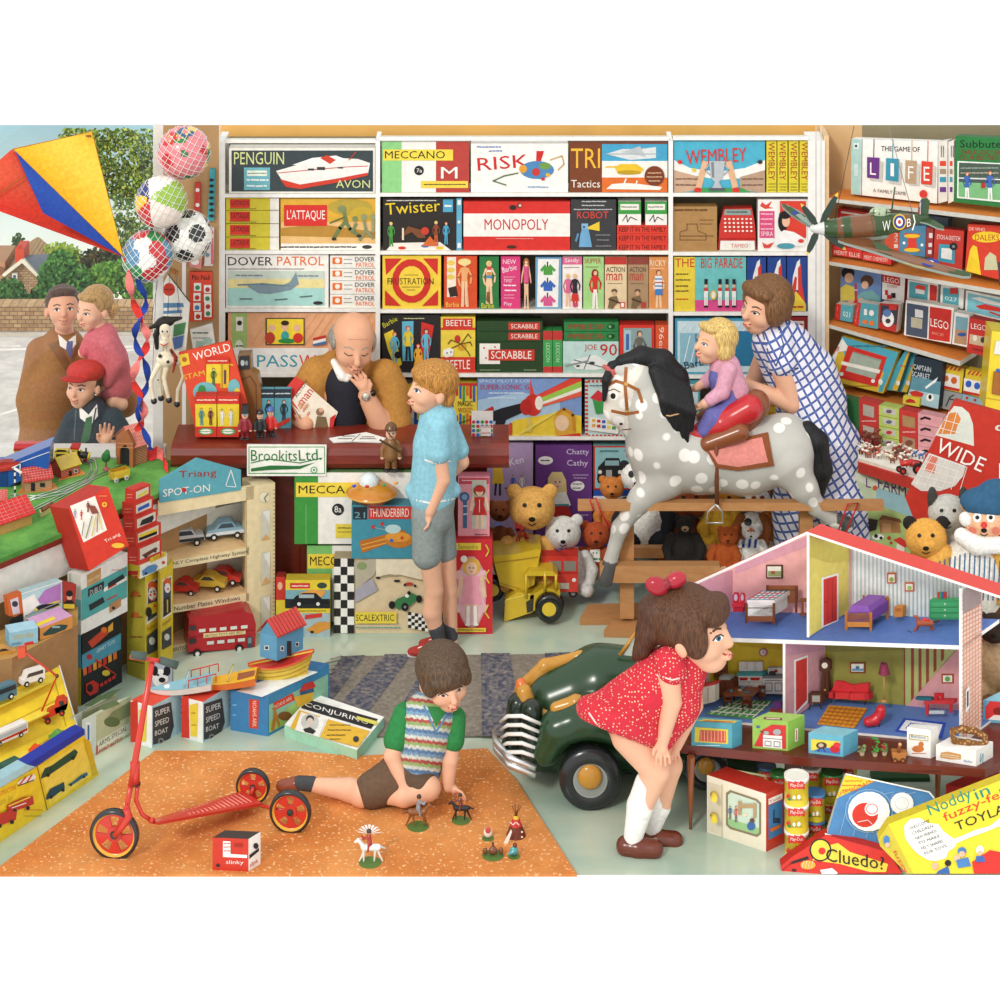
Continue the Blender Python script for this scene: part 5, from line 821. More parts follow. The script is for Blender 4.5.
for off in (-1.3,1.3):
 for pts in ([(10,497),(40,498),(65,493),(90,482),(97,470),(95,462),(85,458),(60,459)],[(30,512),(60,497),(95,478),(132,463)],[(30,500),(60,490),(85,480),(92,470),(90,464),(78,461)]):
  b.tube([G(x,y+off)+Vc((0,0,.004)) for x,y in pts],.0025,'C9CCC8',4)
tag(b.build('rail_track',None,METAL),'curving silver toy train track laid on the green board','train track')
def G2(x,y,z=0): return G(x,y)+Vc((0,0,z))
def brickhouse(nm,lbl,x0,x1,yb,hw,hr,wall,roofc,skew,art='',dpt=.09,base=None,cat='model building'):
 t=thing(nm,lbl,cat,tuple(G((x0+x1)/2,yb))); a=G(x0,yb); c=G(x1,yb-skew); Y=a.y; u=Y/FO
 n=Vc((-(c-a).y,(c-a).x,0)).normalized()*dpt; up=Vc((0,0,hw*u)); rp=Vc((0,0,(hw+hr)*u))
 b=B(); b.poly([a,c,c+up,a+up],wall); b.poly([c,c+n,c+n+up,c+up],shade(wall,.8)); b.poly([a,a+n,a+n+up,a+up],shade(wall,.85)); b.poly([a+n,c+n,c+n+up,a+n+up],wall)
 b.poly([a+up,a+n/2+rp,a+n+up],wall); b.poly([c+up,c+n/2+rp,c+n+up],shade(wall,.8))
 b.pl=Plane(a,(c-a).cross(up)); L=(c-a);
 for i in range(1,int(hw/1.6)): b.line([(x0+.3,yb-i*1.6),(x1-.3,yb-skew-i*1.6)],.3,'E0C0A0' if wall!='C8402E' else 'A83020')
 b.art(art); b.build('walls',t)
 b=B(); e=(a-n*.08),(c-n*.08); ov=(c-a)*.05; A_=a-ov-n*.1+up*.97; C_=c+ov-n*.1+up*.97; R0_=a-ov+n/2+rp; R1_=c+ov+n/2+rp; D0=a-ov+n*1.1+up*.97; D1=c+ov+n*1.1+up*.97
 th=Vc((0,0,-.004)); b.prism([A_,C_,R1_,R0_],th,roofc); b.prism([R0_,R1_,D1,D0],th,shade(roofc,.8))
 for i in range(1,6):
  p=A_+(R0_-A_)*i/6; q=C_+(R1_-C_)*i/6; nn=Vc((0,-.001,.001)); b.tube([p+nn,q+nn],.0006,'F0D8D0',3)
 for i in range(1,10):
  p=A_+(C_-A_)*i/10; q=R0_+(R1_-R0_)*i/10; nn=Vc((0,-.001,.001)); b.tube([p+nn,q+nn],.0005,'F0D8D0',3)
 b.build('roof',t)
 if base:
  g=B(); g.prism([G2(*p,.001) for p in base],(0,0,-.004),'D08A3E'); g.build('base',t)
 return t
brickhouse('model_cottage','small brick model cottage with red tiled roof on orange base',25,52,493,12,9,'B98A62','C23A34',4,'r 31 483 35 491 26262A;r 40 483 45 487 2A3030',base=[(17,494),(58,490),(55,483),(24,484)],dpt=.11)
brickhouse('model_house','red model house with yellow tiled roof beside cottage',61,80,479,10,9,'C23A34','D2B83A',6,'r 69 471 72 478 222222;r 74 469 78 473 DCE0D8;r 74.7 469.7 77.3 472.3 3A4A50',base=[(58,481),(86,474),(82,470),(62,474)],dpt=.09)
brickhouse('model_station','long brick model building with bright red roof at left edge',-14,32,540,12,14,'C9943E','D23230',16,'',dpt=.13)
brickhouse('model_hut','tiny red roofed brick hut at the left edge of the board',-6,7,508,7,8,'C9843E','D2403A',1,'',dpt=.07)
es=brickhouse('engine_shed','open brick engine shed with pink tiled roof on the track',133,147,466,20,15,'A8663E','D87A6A',4,'',dpt=.16)
qbox('shed_front',None,None,(116.5,464,117,446,126.5,430,133,444,133,468,129.5,467,129.5,450,125,444.5,120,449,119.5,465),vert(116,hb.at(116,464).y,133,hb.at(133,467).y-.01),.02,'A8663E',';'.join(f'l DDB08A .4 {117} {y} 133 {y+1}' for y in (447,443)),parent=es)
qbox('doorway',None,None,(119.5,465,120,449,125,444.5,129.5,450,129.5,467),vert(116,hb.at(116,464).y+.02,133,hb.at(133,467).y+.01),.01,'26282A',parent=es)
tt=thing('model_tree','small dark green round model tree by the engine shed','model tree',tuple(G(106,470)))
g=Blob(hb.at(106,470).y,.8); g.el((106,457,0),(4.6,4,5),'2E6A34',1).el((107,452.5,0),(2.8,2.5,3),'3A7A3C',1); g.build('crown',tt,FUR)
g=Blob(hb.at(106,470).y,.6); g.cap((106,462,0),(106,467,0),1,1,'8A4A3A').el((106,469.5,0),(3.6,3,2.6),'A8585A',1); g.build('pot',tt)
tw=thing('toy_wagon','small yellow open toy railway wagon on the green board','toy train wagon',tuple(G(121,485)))
a=G(113,484);c=G(130,479.5); n=Vc((-(c-a).y,(c-a).x,0)).normalized()*.045; up=Vc((0,0,.035)); z0=Vc((0,0,.018))
b=B(); b.poly([a+z0,c+z0,c+z0+up,a+z0+up-Vc((.01,0,0))],'E2B93A'); b.poly([c+z0,c+n+z0,c+n+z0+up,c+z0+up],'C09A2A'); b.poly([a+z0+n,c+z0+n,c+z0+up+n,a+z0+up+n],'B8902A'); b.poly([a+z0,a+n+z0,a+n+z0+up,a+z0+up],'B8902A'); b.poly([a+z0+up*.5,c+z0+up*.5,c+n+z0+up*.5,a+n+z0+up*.5],'A87A20'); b.build('wagon_body',tw,GLOSS)
for k in (.2,.8):
 for m_ in (0,1):
  b=B(); wheel(b,a+(c-a)*k+n*m_+Vc((0,0,.012)),n,.012,.006,'C8C8C0','8A8A88',12); b.build('wheel',tw)
tn=thing('toy_train_coach','red roofed yellow toy railway coach behind the blue boat','toy train coach',tuple(G(32,458)))
fY=hb.at(32,459).y
fbox('coach_body',None,None,14,450,50,460,fY,.07,'D9CC4A','r 16 453 48 456.5 2E3A34;'+';'.join(f'l D9CC4A 1 {x} 453 {x} 456.5' for x in (20,24,28,32,36,40,44)),parent=tn)
b=B();
pts=[P(13.5,451,fY-.005)+Vc((0,y,z)) for y,z in ((0,0),(0,.012),(.02,.028),(.055,.028),(.075,.012),(.075,0))]; b.prism(pts,(37.5*fY/FO,0,0),'C22A28'); b.build('coach_roof',tn,GLOSS)
lo=thing('toy_locomotive','yellow and black toy steam locomotive with red wheels','toy locomotive',tuple(G(80,462)))
lY=hb.at(80,463).y; LW=lambda x,y,d=0:P(x,y,lY+d*lY/FO); lu=lY/FO
b=B(); b.tube([LW(76,454,4),LW(88,455.5,2)],3.4*lu,'2A2A28',10); b.tube([LW(88,455.5,2),LW(90,456,2)],3.6*lu,'D8C03A',10); b.tube([LW(86,452,2),LW(86,448,2)],1*lu,'26262A',6); b.tube([LW(81,452,3),LW(81,450,3)],1.2*lu,'D8C03A',6); b.build('boiler',lo,GLOSS)
fbox('cab',None,None,71,449,77,459,lY-.01,.05,'D8C03A','r 72.5 451 75.5 454 2A2A28',parent=lo); fbox('cab_roof',None,None,70,447.5,79,449.5,lY-.015,.06,'C22A28',parent=lo)
fbox('tender',None,None,54,452,68,459.5,lY+.0,.05,'D8C03A','p 26262A 54 452 58 449.5 65 450 68 452;r 56 454 66 457 2A2A28',parent=lo)
for x in (57,65,74,80,85):
 b=B(); wheel(b,LW(x,460.5,-.5),(0,1,0),2.2*lu,1*lu,'A82A24','26262A',12); b.build('wheel',lo)
bb=thing('toy_barge','blue toy boat with white rail and red deck at the board\'s left edge','toy boat',tuple(G(15,486)))
bY=hb.at(15,487).y
qbox('hull',None,None,(-12,467,0,466.5,50,446,48.5,468,8,487,-12,487),front(bY),.12,'2A58A8','l E8ECEE .7 5 468 49 452;p 1E4080 8 470 8 487 -12 487 -12 470',parent=bb,m=GLOSS)
qbox('deck',None,None,(-12,466,2,462,20,462,12,470,-12,474),front(bY-.01),.04,'A83028','p C8403A 0 466 18 463 12 467 0 470',parent=bb); b=B(); b.tube([P(12,468,bY-.03),P(20,464,bY-.03),P(20,476,bY-.03)],.8*bY/FO,'EDEBE4',5); b.build('rail',bb)
sg=thing('signal_post','black and white striped signal post on the train board','signal',tuple(G(15,496)))
sY=hb.at(15,496).y; b=B()
for i in range(8): b.tube([P(15,496-i*3.4,sY),P(15,492.6-i*3.4,sY)],1*sY/FO,'26262A' if i%2 else 'F0EEE8',6,cap=False)
b.build('post',sg); qbox('signal_arm',None,None,(14,467,22,472,21,474,13.5,469.5),front(sY-.01),.006,'F0EEE8',parent=sg)
lg=thing('log_wagon','small cream tray of brown logs beside the long station','toy wagon',tuple(G(47,514)))
q_=[G2(39,514),G2(54,507.5),G2(55.5,510.5),G2(40.5,517.5)]; b=B(); b.prism([p+Vc((0,0,.02)) for p in q_],(0,0,-.02),'D8CC8A'); b.build('tray',lg); b=B()
for k in (.25,.5,.75): b.tube([q_[0].lerp(q_[3],k)+Vc((.01,0,.026)),q_[1].lerp(q_[2],k)+Vc((-.01,0,.026))],.006,'7A4A2A',6)
b.build('logs',lg)
b=B(); pts=[(147,453),(152,455),(157,452),(163,455),(164,463),(168,468)]
for (x0,y0),(x1,y1) in zip(pts,pts[1:]): b.poly([G2(x0,y0,.03),G2(x1,y1,.03+.01*math.sin(x1)),G2(x1,y1+7,.004),G2(x0,y0+7,.004)],'D83A34' if x0!=157 else 'E87A70',True)
tag(b.build('red_ribbon',None,CLOTH),'loose end of red ribbon lying beside the brick shed','ribbon')
# ================= RUGS
def _rug(nt,b,c):
 v=coords(nt); n=tex(nt,'Noise',v,Scale=70.0,Detail=2.0); m=tex(nt,'Noise',v,Scale=3.0,Detail=2.0)
 a=mixc(nt,ramp(nt,m.outputs['Fac'],.35,.65),'D9904E','C87636'); return mixc(nt,ramp(nt,n.outputs['Fac'],.6,.68),a,'EFC08A')
def _srug(nt,b,c):
 v=coords(nt); n=tex(nt,'Noise',v,Scale=50.0,Detail=3.0); return mixc(nt,ramp(nt,n.outputs['Fac'],.35,.75),c,'8A8076')
hf=horiz(.012)
b=B(); fr=[hf.at(-40,893.5),hf.at(158,750),hf.at(480,748),hf.at(488,748),hf.at(516,779),hf.at(577,874.2),hf.at(-40,874.2)]
fr=[hf.at(-14,874.2),hf.at(0,866),hf.at(155,750.5),hf.at(300,751),hf.at(355,756),hf.at(487,748),hf.at(516,779),hf.at(577,874.2)]
b.prism(fr,(0,0,-.01),'D8873F'); tag(b.build('play_rug',None,mat('orange_rug',.95,build=_rug,noise=.08,nscale=14)),'speckled orange carpet under the seated boy and red scooter','rug')
sr=thing('striped_rug','blue grey and beige striped woven rug with fringed left end','rug',tuple(hf.at(500,700)))
b=B(horiz(.008)); b.prism([horiz(.008).at(*p) for p in ((342,656),(725,652),(760,736),(300,736),(318,690))],(0,0,-.006),'7E7668'); b.off=.002
for s_ in ('342 656 365 655 325 710 305 722','385 654 412 654 350 736 310 736','430 654 452 654 420 736 385 736','481 653 510 653 522 736 482 736','545 653 570 652 598 736 556 736','610 652 640 652 690 736 640 736'):
 b.art('p 474C60 '+s_)
b.build('weave',sr,mat('striped_weave',.95,build=_srug,noise=.15,nscale=50))
b=B()
for k in range(14):
 x0,y0=342-k*2.6,656+k*4.2; b.tube([horiz(.012).at(x0,y0),horiz(.008).at(x0-12-(k%3)*2,y0+3)],.004,'8A8278' if k%2 else 'B0A898',4)
b.build('fringe',sr)
# ================= BOXES BEFORE THE COUNTER
Yf=YF
fbox('construction_set_box','large construction set box leaning on the counter, green left band','box',294.5,472.5,412,544,11.98,.07,'F1EEE6','r 294.5 472.5 318 544 3F9440;l 6FB06A .8 306 505 306 544;r 296 482.5 365 497 EFD447;t 298.5 485.5 345 493.5 1E1C1A MECCA;c 26262A 338 509.5 6;t 334.5 506 341.5 512.5 F0F0E8 8a;r 335.5 524 360 538 E6CF4A;w 3A3220 338 358 528 2;w 3A3220 338 358 532 1.5','construction sets against the counter',side='2E6E34',top='6A8A5A')
fbox('construction_set_box','second construction set box beneath the large one','box',307,545.5,400,622,12.0,.07,'EFECE4','r 307 545.5 332 622 7FC070;r 308 554 352 568.5 EFD447;t 310 556.5 337 565.5 1E1C1A MECC','construction sets against the counter',side='5A9A50')
fbox('puppet_show_box','bright red box behind the model flying saucer','box',372,472.5,420,498,12.02,.04,'C9302A','w E8A090 383 402 480 2;r 401 478 412 487 E0A83A',side='8A201C')
fbox('space_rescue_box','blue space rescue toy box with red title and orange saucer','box',351.5,505,416,558.5,11.9,.09,'4390A4','r 353 507 367 519.5 2A3038;t 354.5 512 365 518 6FA6B0 21;r 368.5 506.5 416 519 CF3A30;t 369.5 508.5 409 517 F4E6DA THUNDERBIRD;p B8702A 359 541 404 530 409 536 362 553;l E8A84A 1 362 545 400 535;l E8A84A 1 362 549 390 542;c C27A2A 399 540 14 8;c E09A3A 398 537 13 5;c B8D8D8 393 529 8 4.5;c 2F62C0 391.5 540.5 2 1.6;c C8342C 402 538 1.6;l A8B8B8 .6 385 530 373 527;l A8B8B8 .6 387 528 382 524;c C8342C 373 527 1.6 2;c C8342C 382 524 1.6 2',side='2E6A7A',top='3A7A8A')
sc_=fbox('racing_set_box','slot racing set box with checkered strip and green racing car','box',334,558.5,436,633,YF(633),.10,'DDC9A4',';'.join(f'r {334+i*6.7:.1f} {558.5+j*8.3:.1f} {340.7+i*6.7:.1f} {566.8+j*8.3:.1f} {"2A2828" if (i+j)%2==0 else "F0EEE6"}' for i in range(3) for j in range(9))+';p B8B09A 354 562 372 558.5 380 560 374 575 356 590;p E6DCC0 376 559 436 559 436 582 390 574 376 577;p A8A4B0 355 590 372 578 378 590 355 603;l A89878 1 376 577 400 575 436 584;c 8A9A6A 362 566 5 4;c 2A2A2A 378 578 2.5 1;c 2A2A2A 397 581 3.5 1.3;c B83A2A 409 584 4.5 1.6;c 2A2A2A 405 585 1.4;c 2A2A2A 415 586 1.4;p 3A7A4A 393 604 397 599 412 593 420 597 410 606 398 610;c 1E1E20 392 605 3.4 4;c 1E1E20 405 607 3.6 4.4;c 1E1E20 419 599 3 4;c 1E1E20 409 593 1.8 2;c 8A8A84 405 607 1.4;c E8ECE8 407 596 2 1.6;r 355 612 396.5 623.5 E5CE49;t 356 614.5 394 621 2A2420 SCALEXTRIC;w 5A9A9A 356 402 627.5 2.4;'+';'.join(f'r {408+i*3.4:.1f} {612+j*3.2+i*.7:.1f} {411.4+i*3.4:.1f} {615.2+j*3.2+i*.7:.1f} {"222222" if (i+j)%2==0 else "F0EEE6"}' for i in range(6) for j in range(5)),side='A89878')
fs=thing('flying_saucer','orange toy flying saucer with clear dome on the blue box','toy spacecraft',tuple(P(372,503,11.93)))
fu=11.93/FO
b=B(); b.lathe(P(372,502.5,11.93),(0,0,1),[(0,0),(0,9*fu),(3*fu,17*fu),(8*fu,23*fu,'A8641E'),(9.5*fu,26*fu,'D89A3E'),(11*fu,26*fu,'E8B050'),(15*fu,20*fu,'C8802A'),(19*fu,12*fu),(19.5*fu,0)],'C8862E',28); b.build('hull',fs,GLOSS)
b=B(); b.ell(P(369,482,11.93),(10*fu,10*fu,9.5*fu),'DCE6E6'); b.build('dome',fs,GLOSS)
b=B()
for x,y,c in ((354,486,'2F50C0'),(367,486.5,'C8302E'),(384,485,'3F9A4A'),(396,483,'E8A03A')): b.ell(P(x,y,11.93-20*fu),(2.2*fu,1.5*fu,1.5*fu),c,seg=8,rings=6)
b.build('lights',fs,GLOSS)
def dollart(x,y,h,dress,hair,skin='EFC8A8',extra=''):
 return f'l {skin} {h*.07} {x-h*.06} {y} {x-h*.05} {y-h*.4};l {skin} {h*.07} {x+h*.07} {y} {x+h*.05} {y-h*.4};p {dress} {x-h*.17} {y-h*.3} {x-h*.1} {y-h*.55} {x-h*.13} {y-h*.72} {x+h*.13} {y-h*.72} {x+h*.1} {y-h*.55} {x+h*.17} {y-h*.3};l {skin} {h*.06} {x-h*.15} {y-h*.7} {x-h*.2} {y-h*.42};l {skin} {h*.06} {x+h*.15} {y-h*.7} {x+h*.2} {y-h*.42};c {hair} {x} {y-h*.87} {h*.14} {h*.13};c {skin} {x} {y-h*.84} {h*.085} {h*.1};c 3A5A88 {x-h*.03} {y-h*.85} {h*.012};c 3A5A88 {x+h*.03} {y-h*.85} {h*.012};l C04A44 {h*.012} {x-h*.02} {y-h*.79} {x+h*.02} {y-h*.79};{extra}'
fbox('doll_box','pink doll box with doll in red coat and blue rosette','box',458,476.5,489.5,538.5,11.94,.06,'E79CA6','r 459 478 489 484 C84A58;w F0D8DC 462 486 480.5 1.8;r 472 480 486.5 529 C9C9BC;c 3A5E8A 464.5 497 5;c 7FA0C0 464.5 497 3;r 463 500 467 528 3A6A90;w C8D8E8 463.6 466.6 506 3;w C8D8E8 463.6 466.6 514 3;w 5A3A40 475 487 534.5 1.8;'+dollart(479.5,528,43,'C9302C','8A4A2A',extra='c C9302C 479.5 489 5 3;l F0E0D8 .8 479.5 500 479.5 512'),side='B86A78')
fbox('doll_box','tall red doll box with blonde doll in frilly pink dress','box',450.5,539,492.5,634,YF(634),.09,'CF3038','r 455.5 543 481 550 E6CE4A;t 458 544.5 478 549 8A7A2A Samantha;c D9A0A8 471.5 592 15 36;c EBBCC4 471.5 592 13.5 34;c EBBCC4 459 575 3 5;c EBBCC4 484 575 3 5;c EBBCC4 459 608 3 5;c EBBCC4 484 608 3 5;'+dollart(471.5,624,66,'EFA2B4','E2B04E',extra='c F0EEE6 464 559 3.5;l F0EEE8 3.4 468 624 468.3 607;l F0EEE8 3.4 475.5 624 475 607;c F4F0EA 467.5 624.5 2.6 1.5;c F4F0EA 476 624.5 2.6 1.5')+';l E6CE4A 1.3 486 545 489 551 486 556;l E6CE4A 1.3 489 570 485 576 489 583;l E6CE4A 1.3 488 605 485 612 489 618;l E6CE4A 1.3 454 600 451.5 606;r 452 628 486 632 E6CE4A;w 8A3A20 454 484 630 2;l 9A2028 .7 451 540 451 633',side='9A2028')
fbox('car_kit_box','box showing black saloon car under an orange speedboat','box',285.5,580,330,608,YF(637),.07,'7FAEB8','r 285.5 580 330 590 E6CC3C;r 290 583 310 588.5 D03A34;w F8E0D8 292 308 586 2.4;c 3A4A40 322 585.5 5 3;p E8A04A 300 593 312 589.5 326 591 322 597 302 597;r 285.5 599 330 608 26282C;p 1A1C20 290 603 296 596 303 593 316 593 322 599 328 601 328 604 290 605;r 299 594.5 314 598 A8B8BC;c E8E6E0 299 604 1.8;c E8E6E0 318 604 1.8','car kit boxes in a stack',side='B8A030')
fbox('car_kit_box','lower box showing orange sports car on yellow ground','box',285,608.5,330,637,YF(637),.08,'A8BCC0','r 285 608.5 330 613 E6CC3C;w 6A5A20 287 326 611 2;r 287 618 304 637 8A9AA0;p D03A34 305 615 322 613 322 617 305 619.5;p D8953E 306 630 318 622 330 622 330 628 316 634;c 26262A 312 632 2 1.4','car kit boxes in a stack',side='B8A030')
fbox('glove_puppet_box','red and yellow box edge between cabinet and car kits','box',276,577,285,615,YF(632),.06,'CF3A30','r 276 600 285 615 E6CC3C;c E8B898 280 586 2.5 4',side='8A2A20')
# ================= DISPLAY CABINET
VP=vert(158,YF(657),254,YF(634)); cb=thing('display_cabinet','cream toy car display cabinet with blue peaked header sign','display cabinet',tuple(horiz(0).at(205,645)))
CR='F0DDB0'; CIN='E8E4D2'
def vpan(nm,q,c,art='',off=0,dep=.015,m=None,side=None):
 pl=Plane(VP.o+VP.n*off,VP.n); return qbox(nm,None,None,q,pl,dep,c,art,parent=cb,m=m,side=side)
vpan('back_panel',(160,520,252,500,252,634,160,657),CIN,off=-.2)
vpan('top_rail',(158,501,254,485.5,254,499,158,516),CR)
vpan('right_stile',(246,487,254,485.5,254,634,246,636),CR,'l C9A878 .8 246.5 498 246.5 634')
vpan('header_sign',(159.5,480,197,458,241,470,241,490,159.5,503),'5FA9B6','S 179 480 216.5 478 9 A82E26 Triang;S 163 497 210 491.5 7.5 EFEDE4 SPOT-ON;c C8342C 184 490 2.4;l E8ECEC 1 226 485 231 470 236 487;l E8ECEC .8 226 486 235 487',off=.004,dep=.01)
for i,(ya,yb,txt) in enumerate(((563,547,'ONLY Complete Highway System'),(607,593,'Number Plates   Windows'))):
 sh=B(); pl=VP; q=[pl.at(160,ya+8),pl.at(249,yb+8),pl.at(249,yb),pl.at(160,ya)]; sh.prism(q,-VP.n*.19,CR,['E8C28E']*4); sh.pl=pl; sh.art(f'S {168 if i==0 else 174} {ya+5-1} {248 if i==0 else 240} {yb+7} {4.4} 4A4034 {txt}'); sh.build('shelf',cb)
sh=B(); q=[VP.at(160,657),VP.at(249,635),VP.at(249,628),VP.at(160,649)]; sh.prism(q,-VP.n*.19,CR,['E8C28E']*4); sh.pl=VP; sh.art('S 173 652 188 649 4 5A4A3A BRITISH'); sh.build('shelf',cb)
RP=vert(254,YF(634),275,YF(630)+.02)
qbox('side_panel',None,None,(254,486,275,482.5,275,630,254,634),RP,.12,CR,'c D8C898 264.5 497.5 6;c F2E8C8 264.5 497.5 5.2;l 3A3A34 .9 264.5 498 268 494;l 3A3A34 .9 264.5 498 266 502;p D8D4C4 261 511 270 509 270 539 261 541;p E8B070 261 541 270 539 266 534;p F2F0EA 263 512 270 510 270 525;p D8D4C4 261 553 270 551 270 582 261 586;p E8B070 261 586 270 582 266 576;p F2F0EA 263 554 270 552 270 568;p D8D4C4 261 597 270 595 270 625 261 629;p F2F0EA 263 598 270 596 270 612;'+';'.join(f'l 3A3A34 .5 273 {490+i*4} 275 {490+i*4}' for i in range(34)),parent=cb)
# ================= TOY VEHICLES
PROF={
'saloon':([(0,.3),(.02,.55),(.1,.62),(.22,.66),(.3,.95),(.36,1),(.6,1),(.68,.9),(.78,.64),(.96,.58),(1,.4),(1,.25)],[(.27,.68),(.34,.93),(.6,.93),(.7,.68)]),
'coupe':([(0,.3),(0,.5),(.15,.62),(.28,.68),(.42,.98),(.55,1),(.68,.9),(.82,.66),(.98,.55),(1,.3)],[(.36,.7),(.45,.92),(.6,.92),(.73,.7)]),
'van':([(0,.22),(0,.9),(.04,1),(.7,1),(.78,.95),(.86,.6),(.98,.55),(1,.3),(1,.22)],[(.08,.65),(.08,.9),(.72,.9),(.8,.65)]),
'bus':([(0,.12),(0,.93),(.03,1),(.93,1),(.99,.93),(1,.5),(1,.12)],[(.05,.55),(.05,.85),(.95,.85),(.97,.55)])}
def toycar(nm,lbl,p0,p1,z,hpx,c,c2=None,kind='saloon',win='9FB4B8',wpx=None,cat='toy car',grp=None,hub='E8E6E0',lab_part=None,pl=None):
 """p0 rear, p1 front: where the near side wheels stand (photograph rows/columns) at height z"""
 hz=horiz(z); a=hz.at(*p0); c1=hz.at(*p1); L=c1-a; Y=a.y; u=Y/FO; hh=hpx*u; w=(wpx*u) if wpx else L.length*.4
 n=Vc((-L.y,L.x,0)).normalized();
 if n.y<0: n=-n
 n*=w; t=thing(nm,lbl,cat,tuple(a+L/2+n/2),grp); body,wn=PROF[kind]
 r=hh*.2
 def pt(x,y,k=0): return a+L*x+Vc((0,0,hh*y))+n*k
 b=B(); lo=[q for q in body];
 b.prism([pt(x,y) for x,y in body],n,c,[c]*len(body));
 if c2: b.prism([pt(x,y,-.01) for x,y in [(0.02,.3),(.02,.5),(.98,.45),(1,.3)]],n*1.02,c2,[c2]*4)
 b.build('car_body',t,GLOSS)
 b=B(); b.prism([pt(x,y,-.02) for x,y in wn],n*1.04,win,[win]*4,back=win); b.build('windows',t,GLOSS)
 for x in (.2,.8):
  for k in (0,1):
   b=B(); wheel(b,pt(x,.2,k*1.0),n,r,r*.7,'222224',hub,14); b.build('wheel',t)
 return t
zc=lambda x,y: VP.at(x,y).z
def oncab(nm,lbl,x0,x1,y,h,c,c2=None,kind='saloon',ypb=None,flip=False,**k):
 z=H-(y-HY)*(VP.at((x0+x1)/2,y).y+.05)/FO
 return z
z1=VP.at(205,555).z; z2=VP.at(205,600).z; z3=VP.at(205,639).z
toycar('toy_car','silver grey and black saloon model on top cabinet shelf',(205,545),(164,549.5),z1,17,'C4C8CC','2E3238',win='3A444C',wpx=16)
toycar('toy_car','two-tone pale blue saloon model on top cabinet shelf',(245,537.5),(206,541.5),z1,17,'8FB8CC','DCE4E8',win='4A5A66',wpx=14)
toycar('toy_car','left red saloon model on the second cabinet shelf',(163,595.5),(198,596.5),z2,15,'C8302A',kind='coupe',win='4A3A3A',wpx=15)
toycar('toy_car','mustard yellow coupe between two red cars on cabinet shelf',(187,590.5),(225,592.5),z2,16,'D2AE3A',kind='coupe',win='3A3A3A',wpx=15)
toycar('toy_car','right red saloon model behind the mustard yellow coupe',(204,584),(240,586),z2,15,'C8302A',win='5A3A3A',wpx=13)
bs=thing('double_decker_bus','large red double-decker toy bus with cream advert band','toy bus',tuple(horiz(.03).at(220,655)))
BP=vert(188,YF(656),256,YF(647)); bq=[(187.5,652),(189,619),(194,616.5),(246,612),(253,614),(256,624),(255,648)]
b=B(BP); pts=[BP.at(*q) for q in bq]; b.prism(pts,-BP.n*.12,'B4202A',['A81C26']*7)
b.art('l 8A141C .7 188.5 637 255.5 630;p EBD9A2 203.5 633.5 245.5 630.5 245.5 634 203.5 638;S 205 637.5 244 633.4 2.8 8A2A20 BRITISH TOYS ARE BEST;'+';'.join(f'p E8E6DC {199+i*10.5:.1f} {629.2-i*.9:.1f} {205.5+i*10.5:.1f} {628.6-i*.9:.1f} {205.5+i*10.5:.1f} {631.8-i*.9:.1f} {199+i*10.5:.1f} {632.4-i*.9:.1f}' for i in range(5))+';'+';'.join(f'p D8DCD8 {207+i*10.3:.1f} {641.5-i*1:.1f} {214+i*10.3:.1f} {640.9-i*1:.1f} {214+i*10.3:.1f} {644.2-i*1:.1f} {207+i*10.3:.1f} {644.8-i*1:.1f}' for i in range(4))+';p 3A4A54 247 637 252.5 636.5 252.5 647.5 247 648;p 7A8A90 248 638 251.5 637.6 251.5 643 248 643.5;p 2A2A30 189 639 196 638 196 643 189 644;p 3A3A40 190 626 196 625.5 196 630 190 630.5'); b.build('bus_body',bs,GLOSS)
for x,y in ((197,653),(239,648)):
 for k in (0,1):
  b=B(); wheel(b,BP.at(x,y,.002)-BP.n*(.11*k),BP.n,4*BP.o.y/FO,.02,'1A1A1C','E8E4DC',16,mid='1A1A1C'); b.build('wheel',bs)
# ================= LEFT STACKS
def fl(x,y,z=0): return horiz(z).at(x,y)
cbox('puppet_box','tall yellow box with red haired clown face, nearest of two','box',0,(127,674),(145,681),(160,668),576,'A89A34','E0C436','B8A63A','@ L;w 7A4A20 131 142 596 3;w 7A4A20 131 142 617 3;w 7A4A20 131 142 637 3;c B8602A 135 594 4 3;c B8602A 135 615 4 3;l 6A5A20 .8 127 660 145 664;@ R;p F0EAD8 147 583 158.5 577 158 617 146.5 625;p 3A4A5A 148 585 157.5 579.5 157 615 147.5 622;c D9602E 152.5 586 4.8 5;c F4E8E0 152.5 594 4.2 7;c D03A30 150.5 595 1.2;c D03A30 154.5 594 1.2;l D03A30 1.2 150 599.5 152 601 155 598;c 2A2A2A 151 592 .8;c 2A2A2A 154 591.5 .8;p E0C436 148 604 157 601 157 612 148 616;c 2A2A2A 149 612 3 5;c D03A30 155 606 1.3;S 147.5 632 157.5 625 4 9A5A20 Pelham;p 3A4248 147.5 636 157.5 628 157.5 650 147.5 655;c D8D8D0 152 641 3 4','tall yellow puppet boxes')  # left face is the same yellow with its shade put into the colour
cbox('puppet_box','tall yellow box with black coated clown, farther of two','box',0,(158,676),(160.5,678),(173,664),573,'A89A34','E0C436','B8A63A','@ R;p F0EAD8 162.5 580 171.5 575 171.5 614 162.5 620;p 3A4A5A 163.2 581.5 171 577 171 612 163.2 617.5;c D9602E 167.5 582 3.6 4;c F4E8E0 167.5 588 3 5;c D03A30 168 589 1;p 26262A 163.5 617 164 600 168 596 171 600 171 612;l E0C436 1.2 167.5 600 167.5 612;S 162.5 627 171.5 620 3.5 9A5A20 Pelham;p 3A4248 162.5 632 171.5 626 171.5 645 162.5 650;c D8D8D0 167 637 2.6 3.4','tall yellow puppet boxes')  # darker left side paints the shading into the yellow
Yq=horiz(0).at(145,681).y; zt=(681-576)*Yq/FO
